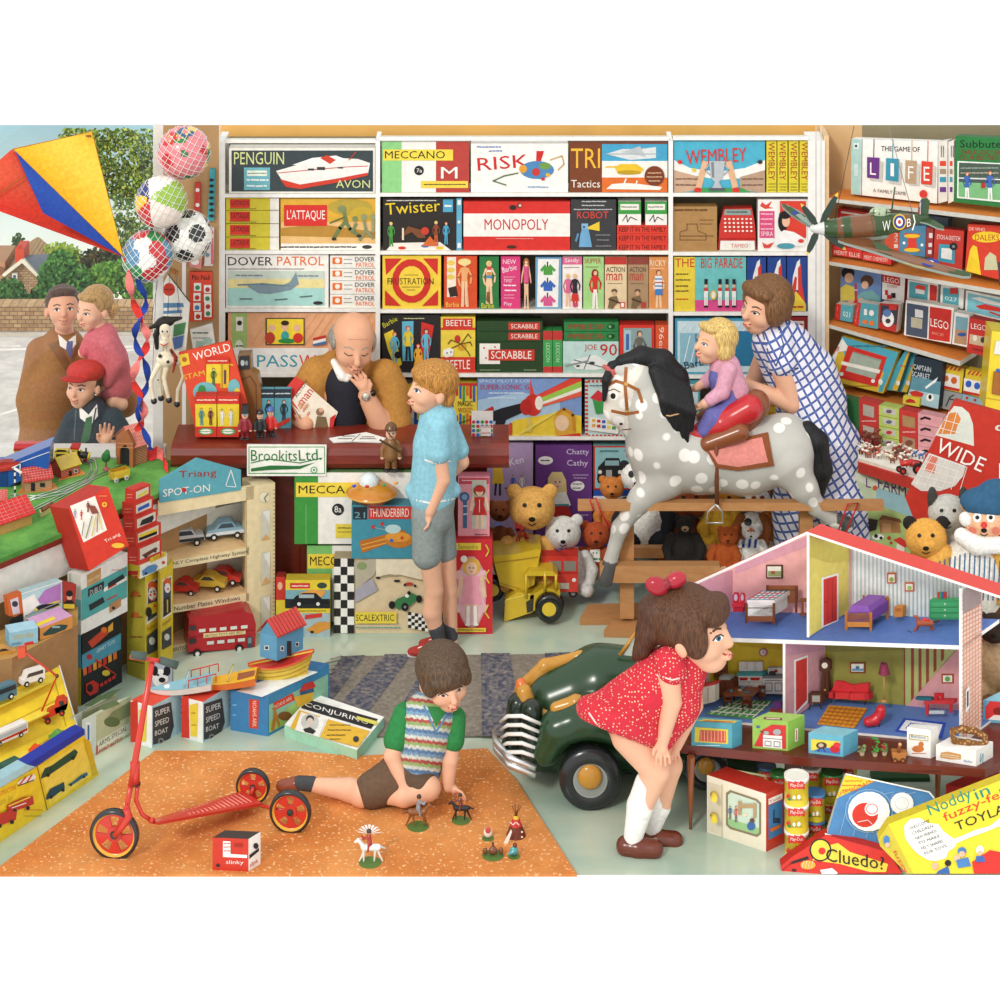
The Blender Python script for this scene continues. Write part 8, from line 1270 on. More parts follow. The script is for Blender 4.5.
# ================= UNDER THE TABLE
tv=thing('toy_television_set','cream toy television with red top and yellow knobs under table','toy television',tuple(horiz(0).at(745,845)))
cbox('cabinet',None,None,0,(707,832),(766,852),(785,843),794,'EBE2CC','C93A2C','B83428','@ L;p DCD2BA 708 782 722 786 722 836 708 831;l C8BCA0 1 722 785 722 837;p 8A7A5C 726 793 730 790 757 799 761 803 761 834 757 837 730 829 726 825;p CFE0CC 728 795 731 792.5 756 801 759 804 759 833 756 834.5 731 827 728 824;p 9AC48A 728 818 759 828 759 833 756 834.5 731 827 728 824;f C86A6A 736 822 16 6A4A4A 7A4A2A;f 5A6A9A 730 819 13 8A6A5A;c 3F6AA8 751 826 4 4.4;c 6A4A3A 752 820.5 2.4;r 739 804 756 808 B89A70;r 738 801 741 815 B89A70;r 753 803 756 818 B89A70;c F0D8B8 745 815 2 1.4;@ R;p 3F80B8 768.5 806 782.5 800 782.5 833 768.5 840;p F0EEE8 768.5 799 782.5 793 782.5 799 768.5 805;T 770 803.5 781 798.5 3 C8342C Toot;r 773 818 780 823 2A3A5A;l 2A3A5A 1 774 820 774 810;p E0702A 770 829 781 824 780 828 771 832',parent=tv,m=GLOSS)
for x,y in ((714,797),(714,818)): b=B(); yy=YF(840); b.lathe(P(x,y,yy-.0),(0,-1,0),[(-.02,0),(-.02,3.6*yy/FO),(.02,3*yy/FO),(.02,0)],'E6CC3A',14); b.build('knob',tv,GLOSS)
b=B(); yy=YF(840)+.1; b.tube([P(735,777,yy),P(737,771,yy),P(766,776,yy),P(765,785,yy)],1.1*yy/FO,'D8D0A0',6); b.tube([P(735,778,yy),P(737,771,yy)],2.4*yy/FO,'C8C03A',6); b.tube([P(765,786,yy),P(765,779,yy)],2.4*yy/FO,'C8C03A',6); b.build('handle',tv,GLOSS)
class Cyl:
 def __init__(s,x,Y,r): s.x=x;s.Y=Y;s.r=r*Y/FO
 def at(s,x,y,off=0):
  dx=(x-s.x)*s.Y/FO; return P(x,y,s.Y-math.sqrt(max(s.r*s.r-dx*dx,0))-off)
LIDN={'F0EEE4':'white','4A7AA8':'blue','3F8A44':'green','E09A8A':'pink'}
def can(x,yb,r,h,Y,lid,lbl):
 u=Y/FO; b=B(); base=P(x,yb,Y); b.lathe(base,(0,0,1),[(0,0),(0,r*u),(.6*u,r*u),((h-4)*u,r*u,'E8D23A'),((h-4)*u,r*1.04*u,lid),((h)*u,r*1.04*u,lid),((h+.1)*u,r*.93*u,lid),((h-.9)*u,r*.9*u,shade(lid,.85)),((h-.9)*u,0,lid)],'E8D23A',24)
 b.pl=Cyl(x,Y,r); y0=yb-h; [b.art(f'r {x-r*.7+i*r*.1} {y0+6.6+(i%5)*.3} {x-r*.6+i*r*.1} {y0+15-(i%4)*.3} D8352E') for i in range(14)]; b.off=.0065; b.art(f't {x-r*.5} {y0+9} {x+r*.55} {y0+13.4} F4EEE0 Play-Doh;c D8352E {x-r*.7} {yb-5} {r*.16} 2.4;c 3F8A44 {x-r*.6} {yb-2.4} {r*.16} 1.6;c F2F0E8 {x-r*.2} {yb-4} {r*.12} 2;c F2F0E8 {x+r*.2} {yb-4.4} {r*.14} 2.4;w 3A3A3A {x-r*.4} {x+r*.5} {yb-1.6} 1.2')
 tag(b.build('modelling_clay_tub',None,GLOSS),lbl,'tub','yellow clay tubs stacked under the table')
f1=YF(856)
for i,lid in enumerate(('F0EEE4','F0EEE4','F0EEE4')): can(796.5,855.5-27*i,12,27,f1+.03,lid,('bottom','middle','top')[i]+' tub of the front left clay tub tower')
f2=YF(848)+.05
for i,lid in enumerate(('4A7AA8','4A7AA8')): can(815.5,845-27*i,9.5,26.5,f2+.0,lid,('lower','upper')[i]+' blue lidded tub in the narrow stack')
can(815.5,872,9.5,26.5,f2,'4A7AA8','lowest blue lidded tub in the narrow stack mostly hidden') if False else None
f3=YF(840)+.15
for i,lid in enumerate(('E8D23A','3F8A44')): can(832,826-28*i,11,27,f3,lid,('lower','upper')[i]+' tub of the green lidded stack on the right')
can(767,796,9,31,YF(846)+.28,'4A7AA8','blue lidded tub behind the toy television handle'); can(779,797,8.5,25,YF(846)+.22,'3F8A44','green lidded tub behind the toy television corner')
can(796,792,11,27,f1+.36,'E09A8A','pink lidded tub at the back under the table'); can(811,796,9.5,30,f1+.27,'F0EEE4','white lidded tub behind the front tower'); can(829,790,11,26,f1+.45,'E0B83A','yellow lidded tub at the back right')
can(846,788,11,26,f1+.43,'E0B83A','rearmost tub beside the drawing pattern box')
sg_=Plane(P(870,790,10.02),(.1,-1,.55))
qbox('pattern_drawing_box','blue pattern drawing box with large white and red circles','box',(826.5,836,837,801,846,774,929,792,934,800,932,806,890,853),sg_,.04,'4F86B8','p E6D43A 846 773.5 875 781 836 798.5;T 838 797 874 782.5 4 D83A2C SPIROGRAPH;w D8602A 845 862 781 2;w D8602A 842 866 785.5 2;w D8602A 842 858 790 2;'+';'.join(f'l 9AC0DC .5 {840+i*13} {834+i*2} {850+i*14} {796-i*.4} {872+i*11} 792' for i in range(5))+';c 9AC0DC 869 811 24 22;c 4F86B8 869 811 23.4 21.4;p F3F1EA 825 833 886 852.5 886 855 825 836;c 2A3A4A 869.5 812 21.6 20.4;c F3F1EA 869 811.5 21 20;c D83A2C 865 815 13 12.4;c F3F1EA 872 809 7.4 7;c D83A2C 872 809 5.8 5.4;c F3F1EA 872 809 5 4.6;c F3F1EA 902 803.5 11.6 11;c C8D4DC 902 803.5 7 6.4;c F3F1EA 902 803.5 6.4 5.8;l F3F1EA .6 858 822 868 820 872 824;l F3F1EA 1.4 846 774 929 792 934 798',side='D8DCD8')
cl_=Plane(P(820,860,9.86),(-.15,-1,1.0))
qbox('board_game_box','red detective game box with magnifying glass and black script','box',(781,866,792,857,826,835,888,852,902,873.6,782,873.6),cl_,.03,'D6352C','p EBD34A 826 846 838 843 850 852 888 864 886 872 870 872 840 864 812 860;p 2A2622 808 856 790 862 790 864.5 809 859;c 2A2622 820.5 850 11 11.5;c EBD34A 820.5 850 9.4 10;c D8352C 822 851 3.6;c E8A83A 808 865 7.5 4.5;'+';'.join(f'l F0D8C0 .5 {802+i*3} 868 {804+i*3} 861' for i in range(4))+';S 826 861 884 870 13 1E1A18 Cluedo?;p F0EEE8 820 870 832 868 838 873 836 874.3 822 874.3;c 3A2A20 794 870 2.4 1.4;l A82820 1 782 870 792 862',side='B82C24',vec=Vc((0,.05,.0)))
nd=Plane(P(950,830,9.80),(.05,-1,.8))
qbox('felt_picture_box','big yellow felt picture set box with cloud and coloured lettering','box',(878.5,840,889,824,1040,765,1040,873.6,907,873.6,880,846),nd,.04,'F0DA38','p CFBE3C 879 840 889 825 913 873.6 907 873.6 880 846;T 932 819 974 801 15 2A8A7A Noddy;T 977 800 991 794 11 2A8A7A in;T 946 824 1012 796 11 D8422E fuzzy-felt;T 957 831 1030 803 9 2A2620 TOYLAND;p F4F2EA 905 838 904 826 910 819 920 818 928 823 938 824 944 832 953 838 956 846 948 852 946 858 936 861 928 860 918 854 912 848;p F4F2EA 950 840 962 836 975 830 990 826 1000 818 1040 806 1040 812 1000 826 985 832 968 838 955 844;'+';'.join(f'T {910+i*3} {830+i*5} {930+i*3.4} {822+i*5} 3 2A2620 {t}' for i,t in enumerate(('WELCOME','CHILDREN','NEW FRIENDS','TO MAKE','FELT SHAPES','FOR TOYS')))+';p D8352C 972 862 990 850 1005 853 1005 873.6 974 873.6;c E8B898 935 866 3.4 3.6;c 2A2622 948 863 3.2;c E8B898 957 858 3.2;c 4A80B8 962 851 4.4 4;c E8B898 962 854 3;p 4A80B8 956 860 968 857 971 866 958 868;c E8E4DC 980 850 4 4.6;c E8B898 980 853 2.6;p 3F66B0 976 856 984 856 985 862 976 862;p 3A66A8 938 871 948 866 950 873.6 936 873.6;T 891.5 852 904 874 5 D8422E fuzzy;c 4A80B8 886.5 840 3 4.6;c E8B898 887.5 845 2.4 2.4',side='CDB92E',vec=Vc((0,.05,.0)))
fbox('toy_box','dark green box under the right end of the table','box',872,778,930,795,YF(800)+.15,.06,'2E5E3A')
fbox('toy_box','purple box lying behind the yellow felt set','box',896,778,960,802,YF(800)+.22,.05,'5A2A6A')
tbx2=cbox('toy_box','bright red box under the right table corner','box',0,(946,812),(975,818),(1015,800),790,'CC3430','D8403A','D8403A','@ L;w F0C8C0 950 962 805 2')
qbox('toy_box','pale pink box with red lettering at the lower right edge','box',(968,786,1000,766,1030,762,1030,800,985,800),front(YF(800)),.05,'DDB8B8','T 977 786 1003 774 6 C8342C MUSIC')
# ================= PEOPLE
from mathutils.bvhtree import BVHTree
class HeadSurf:
 """maps face coordinates (hundredths of the head height, y down) onto the built head"""
 def __init__(s,V,F,c,R,h): s.t=BVHTree.FromPolygons([tuple(v) for v in V],[tuple(f) for f in F]); s.c=c;s.R=R;s.h=h
 def at(s,x,y,off=0):
  d=s.R@Vc((0,1,0)); o=s.c+s.R@Vc((x/100*s.h,-1.2*s.h,-y/100*s.h)); r=s.t.ray_cast(o,d); p=r[0] if r[0] else o+d*1.1*s.h
  return p-d*(off+.0006)
class ScreenSurf:
 def __init__(s,V,F): s.t=BVHTree.FromPolygons([tuple(v) for v in V],[tuple(f) for f in F])
 def at(s,x,y,off=0):
  d=ray(x,y); d2=d.normalized(); r=s.t.ray_cast(CAM,d2); p=r[0] if r[0] else P(x,y,12); return p-d2*(off+.0008)
class Fig:
 def __init__(s,label,Y,skin='E8B393',res=1.1,nm='person',cat='person',base=None,group=None):
  s.Y=Y;s.u=Y/FO;s.skin=skin;s.res=res;s.b=Blob(Y,res); s.root=thing(nm,label,cat,tuple(P(*(base or (500,500)),Y)),group)
 def limb(s,pts,rs,c=None,k=1.5,b=None): (b or s.b).path(pts,[r*(.78 if k>=4 else 1) for r in rs],c or s.skin,k)
 def head(s,x,y,d,h,yaw,pitch,roll=0,ears=True,nose=1.0):
  R=Matrix.Rotation(math.radians(yaw),3,'Z')@Matrix.Rotation(math.radians(pitch-16),3,'X')@Matrix.Rotation(math.radians(roll),3,'Y')
  s.hc=P(x,y,s.Y+d*s.u); s.R=R; s.h=h; s.hu=h*s.u
  def e(c,r,col_=None,k=.06,b=None): (b or s.b).el(s.hc+R@(Vc(c)*s.hu),tuple(q*h for q in r),col_ or s.skin,k*h,R=R)
  s.e=e
  e((0,.06,.12),(.35,.41,.36)); e((0,-.08,-.06),(.29,.31,.34)); e((0,-.15,-.31),(.17,.18,.15)); e((-.15,-.2,-.13),(.13,.13,.12)); e((.15,-.2,-.13),(.13,.13,.12))
  s.b.cap(s.hc+R@(Vc((0,-.375,.0))*s.hu),s.hc+R@(Vc((0,-.43*nose,-.12))*s.hu),.035*h,.055*h,s.skin,.05*h)
  e((0,-.36,-.27),(.08,.07,.05),k=.03)
  if ears:
   for q in (-1,1): e((q*.35,.06,-.06),(.05,.08,.11),k=.03)
 def hand(s,w,dr,side,curl,L,b=None,c=None):
  b=b or s.b; c=c or s.skin; dr,side,curl=[Vc(v).normalized() for v in (dr,side,curl)]; w=Vc(w)
  f=lambda a,q,k:tuple(w+dr*a*L+side*q*L+curl*k*L)
  b.cap(f(0,0,0),f(.3,0,.02),.16*L,.19*L,c,.05*L).cap(f(.3,-.12,.02),f(.42,-.12,.03),.1*L,.09*L,c,.06*L).cap(f(.3,.12,.02),f(.42,.12,.03),.1*L,.09*L,c,.06*L)
  for i,l in enumerate((.85,1,.95,.75)):
   q=(i-1.5)*.15; b.path([f(.4,q*.8,.03),f(.4+.28*l,q*1.1,.08),f(.4+.5*l,q*1.2,.24)],[.072*L,.066*L,.05*L],c,.015*L)
  b.path([f(.1,-.16,0),f(.28,-.32,.06),f(.45,-.36,.14)],[.085*L,.075*L,.06*L],c,.03*L)
 def body(s,face,extra=None):
  V,F,cl=s.b.mesh(); me=bpy.data.meshes.new('body'); me.from_pydata(V.tolist(),[],F.tolist()); ca=me.color_attributes.new('Col','FLOAT_COLOR','POINT'); ca.data.foreach_set('color',cl.astype(np.float32).ravel())
  me.polygons.foreach_set('use_smooth',[True]*len(me.polygons)); me.materials.append(SKINM); s.bo=link(bpy.data.objects.new('body',me),s.root)
  hs=HeadSurf(V,F,s.hc,s.R,s.hu); q=face.split('#')[1:]
  for n_,a_ in zip(q[::2],q[1::2]): g=B(hs); g.off=0; g.art(a_); g.build(n_,s.root)
 def part(s,nm,m=CLOTH,res=None): s.cur=Blob(s.Y,res or s.res); s.cn=nm; s.cm=m; return s.cur
 def done(s):
  V,F,cl=s.cur.mesh(); me=bpy.data.meshes.new(s.cn); me.from_pydata(V.tolist(),[],F.tolist()); ca=me.color_attributes.new('Col','FLOAT_COLOR','POINT'); ca.data.foreach_set('color',cl.astype(np.float32).ravel())
  me.polygons.foreach_set('use_smooth',[True]*len(me.polygons)); me.materials.append(s.cm); o=link(bpy.data.objects.new(s.cn,me),s.root); s.V,s.F=V,F; return o
 def deco(s,nm,art,m=None): g=B(ScreenSurf(s.V,s.F)); g.off=0; g.art(art); return g.build(nm,s.root,m)
 def hair(s,c,prims,extra=None):
  b=s.part('hair',HAIR)
  for q,r in prims: s.e(q,r,c,.05,b)
  if extra: extra(b)
  return s.done()
def face(iris='4A3424',brow='4A3424',lip='B4544A',open_=1,smile=2,shut=False,blush='DE9280'):
 a=''
 for q in (-1,1):
  a+='#eye#'
  if shut: a+=f'l 5A3A2C 1.8 {q*8} 1 {q*14} 3.4 {q*20} 1;'
  else: a+=f'c F3EEE8 {q*14} 1 6.4 {3.6*open_};c {iris} {q*14-.5} 1 3.2 {3.4*open_};c 18120E {q*14-.5} 1 1.5 {1.7*open_};l 3A261C 1.5 {q*7.6} 1 {q*11} -2.2 {q*17} -2.4 {q*21} 1;'
  a+=f'#eyebrow#l {brow} 2.4 {q*7} -7.6 {q*14} -10 {q*21} -7.6;'
 return a+f'#mouth#l B8705C 1 -4 15 0 16.4 4 15;p {lip} -9 {25-smile} -4 23.4 0 24.4 4 23.4 9 {25-smile} 5 28.4 0 29.6 -5 28.4;l 7A2E28 .9 -9 {25-smile} 0 {26} 9 {25-smile}'
SH=[((0,.11,.17),(.385,.41,.36)),((0,-.2,.34),(.29,.16,.11)),((0,.3,-.1),(.3,.18,.25))]
f=Fig('girl in red spotted dress leaning forward to look into dolls house',10.02,base=(650,850)); f.head(696,632,0,83,64,6,nose=.95)
f.limb([(690,660,2),(682,676,2)],[15,16]); f.limb([(676,684,0),(652,700,0),(630,722,2)],[27,25,30],k=5)
f.limb([(668,668,-22),(672,702,-26),(662,742,-26)],[12,9.5,6.5]); f.limb([(690,668,18),(694,705,20),(676,745,6)],[11,9,6.5])
f.limb([(630,735,-12),(656,770,-14),(640,806,-12),(633,838,-10)],[19,14,12.5,8],k=3); f.limb([(640,735,14),(668,765,14),(658,806,14),(652,830,14)],[19,14,12,8],k=3)
f.hand((662,742,-27),(.05,1,-.3),(1,0,.2),(0,.3,-1),26); f.hand((676,745,4),(-.2,1,-.3),(1,0,.2),(0,.3,-1),22)
f.body(face('4A6A80','5A3A24','C25A50',.9,4))
b=f.part('dress',mat('red_spotted_cloth',.85,build=lambda nt,b,c:mixc(nt,ramp(nt,tex(nt,'Voronoi',coords(nt),Scale=75.0,Randomness=.5).outputs['Distance'],.27,.22),c,'F0C8A0'),noise=.06))
RD='CE3040'; b.path([(680,664,0),(664,680,0),(640,700,0),(628,708,0)],[24,28,28,29],RD,6); b.path([(669,662,-20),(672,669,-24)],[15,15],RD,3); b.path([(691,662,16),(694,672,18)],[14,13],RD,3); b.path([(684,676,0),(676,702,0),(656,728,0)],[20,22,22],RD,8)
for i in range(16):
 a=math.pi*2*i/16; b.cap((630+8*math.cos(a),706,14*math.sin(a)),(622+34*math.cos(a),722+14*math.cos(a),36*math.sin(a)),16,10,RD,10)
f.done(); f.deco('pale_trim','l F2D8D0 1.6 589 713 606 738 630 750 655 757;l F2D8D0 1.6 657 675 672 680 686 677')
for pts,rs in (([(648,784,-13),(640,806,-12),(633,838,-10)],[13.2,13,9.4]),([(662,784,14),(658,806,14),(652,828,14)],[12.6,12.4,9])): b=f.part('sock'); b.path(pts,rs,'F2EFE8',2); f.done()
for x,y,d in ((630,846,-10),(650,838,14)):
 b=f.part('shoe',GLOSS); b.path([(x-4,y,d),(x+8,y+2,d-3),(x+24,y+3,d-5)],[10,9.5,9.5],'6A3020',3); f.done(); f.deco('strap',f'l 4A1E14 2 {x-8} {y-8} {x+12} {y-7};c D8C8A8 {x+3} {y-8} 1.6')
f.hair('5A3A26',[((0,.12,.17),(.42,.45,.40)),((0,-.26,.30),(.33,.18,.14)),((0,-.34,.2),(.28,.09,.1)),((-.3,-.1,.05),(.1,.18,.25)),((.3,-.1,.05),(.12,.16,.2))],lambda b:b.path([(666,598,8),(654,612,6),(649,632,4),(642,650,4),(634,658,5)],[13,15,12,8,2],'523424',6))
b=f.part('hair_bow',GLOSS); b.el((657,586,-2),(12,7,9),'A82030',2,rot=20).el((676,580,0),(11,7,8),'B02434',2,rot=-20).el((667,584,-3),(5,5,6),'8E1A28',1); f.done()
f=Fig('boy in pale blue shirt and grey shorts standing at counter',11.72,base=(430,655)); f.head(431,389,0,53,-66,4,nose=.94)
f.limb([(437,408,0),(438,418,0)],[9,10]); f.limb([(437,428,0),(436,470,0),(434,510,0)],[19,18,20],k=5)
f.limb([(436,432,-16),(443,480,-18),(430,512,-20)],[8.5,7,5]); f.limb([(452,428,14),(462,462,12),(446,478,14)],[8,7,5])
f.limb([(428,545,-8),(434,590,-8),(432,612,-8),(438,640,-8)],[12,9,9.4,5.6],k=2); f.limb([(444,545,8),(448,590,10),(452,640,10)],[12,9,5.6],k=2)
f.hand((430,512,-20),(-.15,1,0),(.3,0,-1),(-1,.2,0),22); f.body(face('4A6A80','A8783A'))
b=f.part('shirt'); SB_='8CC4D4'; b.path([(438,420,0),(436,445,0),(432,494,0)],[19,22,23],SB_,4); b.path([(438,428,-14),(439,452,-17)],[11,12],SB_,3); b.path([(450,428,12),(459,450,12)],[10,10],SB_,3); b.cap((412,490,0),(454,490,0),7,7,SB_,4); f.done(); f.deco('white_trim','l F2F2EE 1.8 410 499 430 503 455 499;l F2F2EE 1.8 425 460 436 464 450 461')
b=f.part('shorts'); b.path([(434,500,0),(432,515,0)],[21,21],'8D9896',4); b.path([(427,515,-8),(427,554,-9)],[15,15],'8D9896',2); b.path([(441,515,8),(444,552,9)],[13,13],'828D8C',2); f.done()
for x,y,d,fy in ((438,636,-8,648),(451,636,10,640)): b=f.part('sock'); b.cap((x-2,y-8,d),(x,y,d),8,7,'46484C',2); f.done()
for x,y,d in ((436,648,-10),(447,640,10)):
 b=f.part('shoe'); b.path([(x,y,d),(x-12,y+2,d-2),(x-24,y+4,d-3)],[6.5,6,4.6],'A83A32',2); b.path([(x,y+4,d),(x-25,y+6,d-3)],[4.6,4],'EFEDE6',1); f.done(); f.deco('laces',f'l F2F0EA .8 {x-8} {y-4} {x-18} {y};l F2F0EA .8 {x-8} {y} {x-16} {y-4}')
f.hair('B8823E',SH+[((0,.05,.22),(.41,.44,.34)),((0,-.3,.25),(.28,.12,.1))])
f=Fig('boy in patterned vest sitting on carpet playing with toy horsemen',10.37,base=(400,800)); f.head(444,679,-4,62,22,26,-10)
f.limb([(440,700,0),(434,714,2)],[10,12]); f.limb([(432,724,4),(420,748,4),(408,772,4)],[24,23,24],k=5)
f.limb([(404,716,-4),(392,756,-16),(404,786,-24)],[9.5,8,6]); f.limb([(454,722,2),(450,760,-8),(448,786,-10)],[9.5,8,6])
f.limb([(400,776,-4),(362,794,-14),(350,790,-4),(306,784,4)],[18,12,11,6],k=3); f.limb([(410,778,0),(428,788,-20),(404,796,-24),(382,795,-14)],[17,12,10,8],k=3)
f.hand((404,786,-25),(.4,1,-.1),(1,-.3,0),(.2,.3,.6),19); f.hand((448,786,-10),(1,.5,-.1),(.4,-.2,-1),(0,1,0),22); f.body(face('4A3424','4A3020','C0564C',.55,0))
b=f.part('shirt'); G_='2E8044'; b.path([(404,714,-2),(396,740,-10)],[11,12.5],G_,2); b.path([(455,718,2),(453,740,-4)],[11,11.5],G_,2); b.path([(432,712,2),(424,735,4)],[19,22],G_,4); f.done()
b=f.part('knitted_vest',mat('fair_isle_knit',.9,build=lambda nt,b,c:None,noise=.2,nscale=120)); cs=['7A9AB4','C8CCC0','A8504A','8FA86A','C8CCC0','5A7AA0']
b.path([(428,718,0),(424,735,2),(414,768,3)],[25.5,27,27],'93A8B8',4); b.path([(412,712,-2),(420,720,-4)],[10,12],'93A8B8',3); b.path([(450,716,2),(442,724,-2)],[9,12],'93A8B8',3)
o=f.done(); cd=o.data.color_attributes['Col'].data
for i,v in enumerate(f.V):
 px=v[0]/v[1]*FO+500; py=HY+FO*(H-v[2])/v[1]; t=py+(px-430)*-.12+1.2*abs((px*.35)%2-1); cd[i].color=col(cs[int(t/3.4)%6])
f.deco('neckline','l 5A86A8 2 424 706 436 732 452 708;p 2E8044 427 706 436 727 449 708')
b=f.part('shorts'); b.path([(408,766,2),(402,776,-4),(372,790,-12)],[25,23,17.5],'66503E',4); b.path([(404,774,-4),(421,783,-15)],[22,16],'5E4A3A',4); f.done()
b=f.part('sock'); b.cap((312,784,3),(299,783,4),7.4,7,'46484A'); f.done(); b=f.part('shoe',GLOSS); b.path([(296,784,5),(282,786,7)],[7.4,6],'8A4630',2); f.done()
f.hair('5A4634',SH+[((0,.04,.2),(.43,.46,.38)),((0,-.3,.2),(.34,.14,.14)),((-.3,-.12,.06),(.12,.2,.16)),((.3,-.12,.06),(.12,.2,.16))])
f=Fig('balding shopkeeper in tan jacket resting chin on his hand',12.38,skin='DFA684',base=(350,560)); f.head(353,344,-8,60,14,24,6,nose=1.06)
f.limb([(350,362,0),(346,376,2)],[14,16]); f.limb([(346,392,4),(346,430,6),(346,520,8)],[34,34,30],k=6)
f.limb([(312,388,0),(300,420,-10),(306,424,-26)],[13,11,8]); f.limb([(388,395,2),(384,430,-22),(366,396,-26)],[14,12,8]); f.limb([(338,520,8),(338,590,8)],[15,10]); f.limb([(358,520,8),(358,590,8)],[15,10])
f.hand((366,394,-27),(-.35,-1,0),(-1,.3,0),(-.6,0,.8),26); f.hand((300,422,-24),(-.2,-1,-.1),(-1,0,.2),(1,0,-.2),22)
f.body(face('4A3424','A89A8A','A85A4E',1,3,shut=True)+'#wrinkles#l B88068 1 -16 -22 0 -24 16 -22;l C08A70 1 -12 16 -14 26;l C08A70 1 12 16 14 26')
b=f.part('jacket'); J='B5803C'; b.path([(318,376,4),(312,398,6),(312,440,10)],[19,22,26],J,6); b.path([(384,378,4),(386,400,6),(384,440,10)],[18,22,24],J,6); b.path([(346,372,14),(346,430,16)],[26,34],J,8); b.path([(312,384,0),(300,408,-4),(306,426,-12)],[17,16,12],J,4); b.path([(390,390,2),(394,426,-12),(380,432,-20)],[18,17,14],J,4); f.done()
b=f.part('dark_pullover'); b.path([(346,384,-4),(346,432,0)],[22,24],'26262E',4); f.done()
b=f.part('shirt_collar'); b.cap((334,362,-12),(342,376,-22),3.5,5,'F0EEE6',1).cap((358,368,-14),(346,378,-22),3,4,'F0EEE6',1); f.done()
b=f.part('wrist_watch',METAL); b.cap((361,399,-28),(373,393,-28),3.4,3.4,'3A3430',1).el((366,397,-35),(4.6,2,4.4),'C8C4B4',.3); f.done()
f.hair('9A9284',[((0,.22,.02),(.385,.31,.3)),((.33,.08,.04),(.07,.2,.15)),((-.33,.08,.04),(.07,.2,.15))])
qbox('soldier_figure_box','cream soldier figure box with red end held in the shopkeeper\'s hand','box',(305,383,338,412,327,437,307,434,290,402),Plane(P(312,410,12.25),(.1,-1,.15)),.05,'EDE2CC','T 297 398 308 382 4 26221E ACTION;T 303 406 314 392 6 C8342C man;c 8A6A4A 320 412 4;p 7A6444 314 432 317 416 326 417 329 430;c D8A888 321 410 2.2;p D0352C 330 418 336 414 333 428 329 434;p C83A30 290 402 296 394 292 400 300 412;l 8A7A60 1 290 402 312 436',side='CC352C',vec=Vc((-.05,.04,.02)))
qbox('open_catalogue','open printed catalogue lying on the counter by the shopkeeper','book',(329,438,366,432,386,438,381,442,352,441,333,442),horiz(ZC+.008),.006,'F1EFE8','l 8A8A84 .8 352 441 360 434;w 4A4A48 338 352 438.5 1.4;w 4A4A48 342 355 436 1.2;w 4A4A48 360 376 438.5 1.2;w 4A4A48 362 374 436.6 1.2')
t=figtoy('toy_soldier','brown uniformed jointed soldier figure leaning on counter edge',391,472,58,11.95,'8A6238','7A5632','6A4A2A','cap',extra=';l 4A3420 2 380 440 400 452;l 5A4028 1 386 430 398 446')
f=Fig('woman in blue and white checked dress supporting a toddler on the rocking horse',12.32,base=(815,590)); f.head(764,307,0,57,-52,12,8)
f.limb([(772,322,2),(778,336,3)],[9,11]); f.limb([(786,352,3),(802,390,3),(822,425,4)],[26,22,27],k=6)
f.limb([(776,352,-18),(792,404,-24),(744,384,-26)],[11.5,9,6]); f.limb([(768,348,18),(752,386,16),(738,388,4)],[10.5,8.5,6]); f.limb([(818,470,-8),(818,560,-8),(818,582,-8)],[16,10,7]); f.limb([(840,470,8),(838,560,8),(838,582,8)],[16,10,7])
f.hand((744,384,-27),(-1,-.35,-.1),(.3,-1,0),(-.6,0,.8),27); f.hand((738,388,2),(-1,-.2,0),(.2,-1,0),(-.6,0,-.8),22); f.body(face('4A3424','4A3020','C02A34',.6,2));
for x in ((818),(838)): b=f.part('shoe',GLOSS); b.path([(x,586,-6),(x-16,590,-9)],[7,5.5],'3A2A34',2); f.done()
def _chk(nt,b,c):
 v=coords(nt,(1,1,1),(0,.5,0)); sp=nt.nodes.new('ShaderNodeSeparateXYZ'); nt.links.new(v,sp.inputs[0]); cb=nt.nodes.new('ShaderNodeCombineXYZ'); nt.links.new(sp.outputs[0],cb.inputs[0]); nt.links.new(sp.outputs[2],cb.inputs[1])
 def br(s,o,m_,off):
  n=tex(nt,'Brick',cb.outputs[0],Scale=s); n.offset=0; n.inputs['Brick Width'].default_value=1;n.inputs['Row Height'].default_value=1; n.inputs['Mortar Size'].default_value=m_; n.inputs['Mortar Smooth'].default_value=0; return n.outputs['Fac']
 a=mixc(nt,br(26,0,.13,0),'EDEBF4','4A62A4'); v2=tex(nt,'Voronoi',cb.outputs[0],Scale=26.0,Randomness=0.0).outputs['Distance']; return mixc(nt,ramp(nt,v2,.22,.19),a,'5A70AE')
b=f.part('dress',mat('blue_check_cloth',.85,build=_chk,noise=.04)); D='E8E6F0'; b.path([(778,344,4),(790,366,3),(804,398,3)],[26,28,26],D,5); b.path([(778,346,-14),(782,362,-20)],[16,15],D,3); b.path([(792,346,8),(812,372,8),(822,400,8)],[20,22,24],D,8)
for x,d in ((0,-22),(0,22),(-12,0),(12,0)): b.path([(806+x*.5,400,d*.4),(818+x,450,d*.8),(832+x*1.8,510,d),(836+x*2,545,d*1.2)],[22,30,35,37],D,9)
f.done(); f.deco('collar','l 3A4A8A 1.4 762 330 768 352 776 366;l 3A4A8A 1.4 778 326 784 346 776 366;l 3A4A8A 2 762 371 780 376 798 368')
f.hair('7A5636',[((0,.12,.17),(.42,.44,.40)),((0,-.22,.32),(.33,.18,.15)),((0,.32,-.06),(.33,.2,.28)),((.3,.02,.06),(.15,.25,.3)),((-.3,.0,.1),(.15,.22,.24)),((-.2,-.2,.28),(.16,.14,.12))])
b=f.part('earring',GLOSS,.5); b.el(f.hc+f.R@(Vc((-.38,.02,-.16))*f.hu),2.2,'2A3A80'); f.done()
f=Fig('blonde toddler in pink top and blue dungarees riding rocking horse',12.02,base=(735,420)); f.head(714,343,0,46,-62,4)
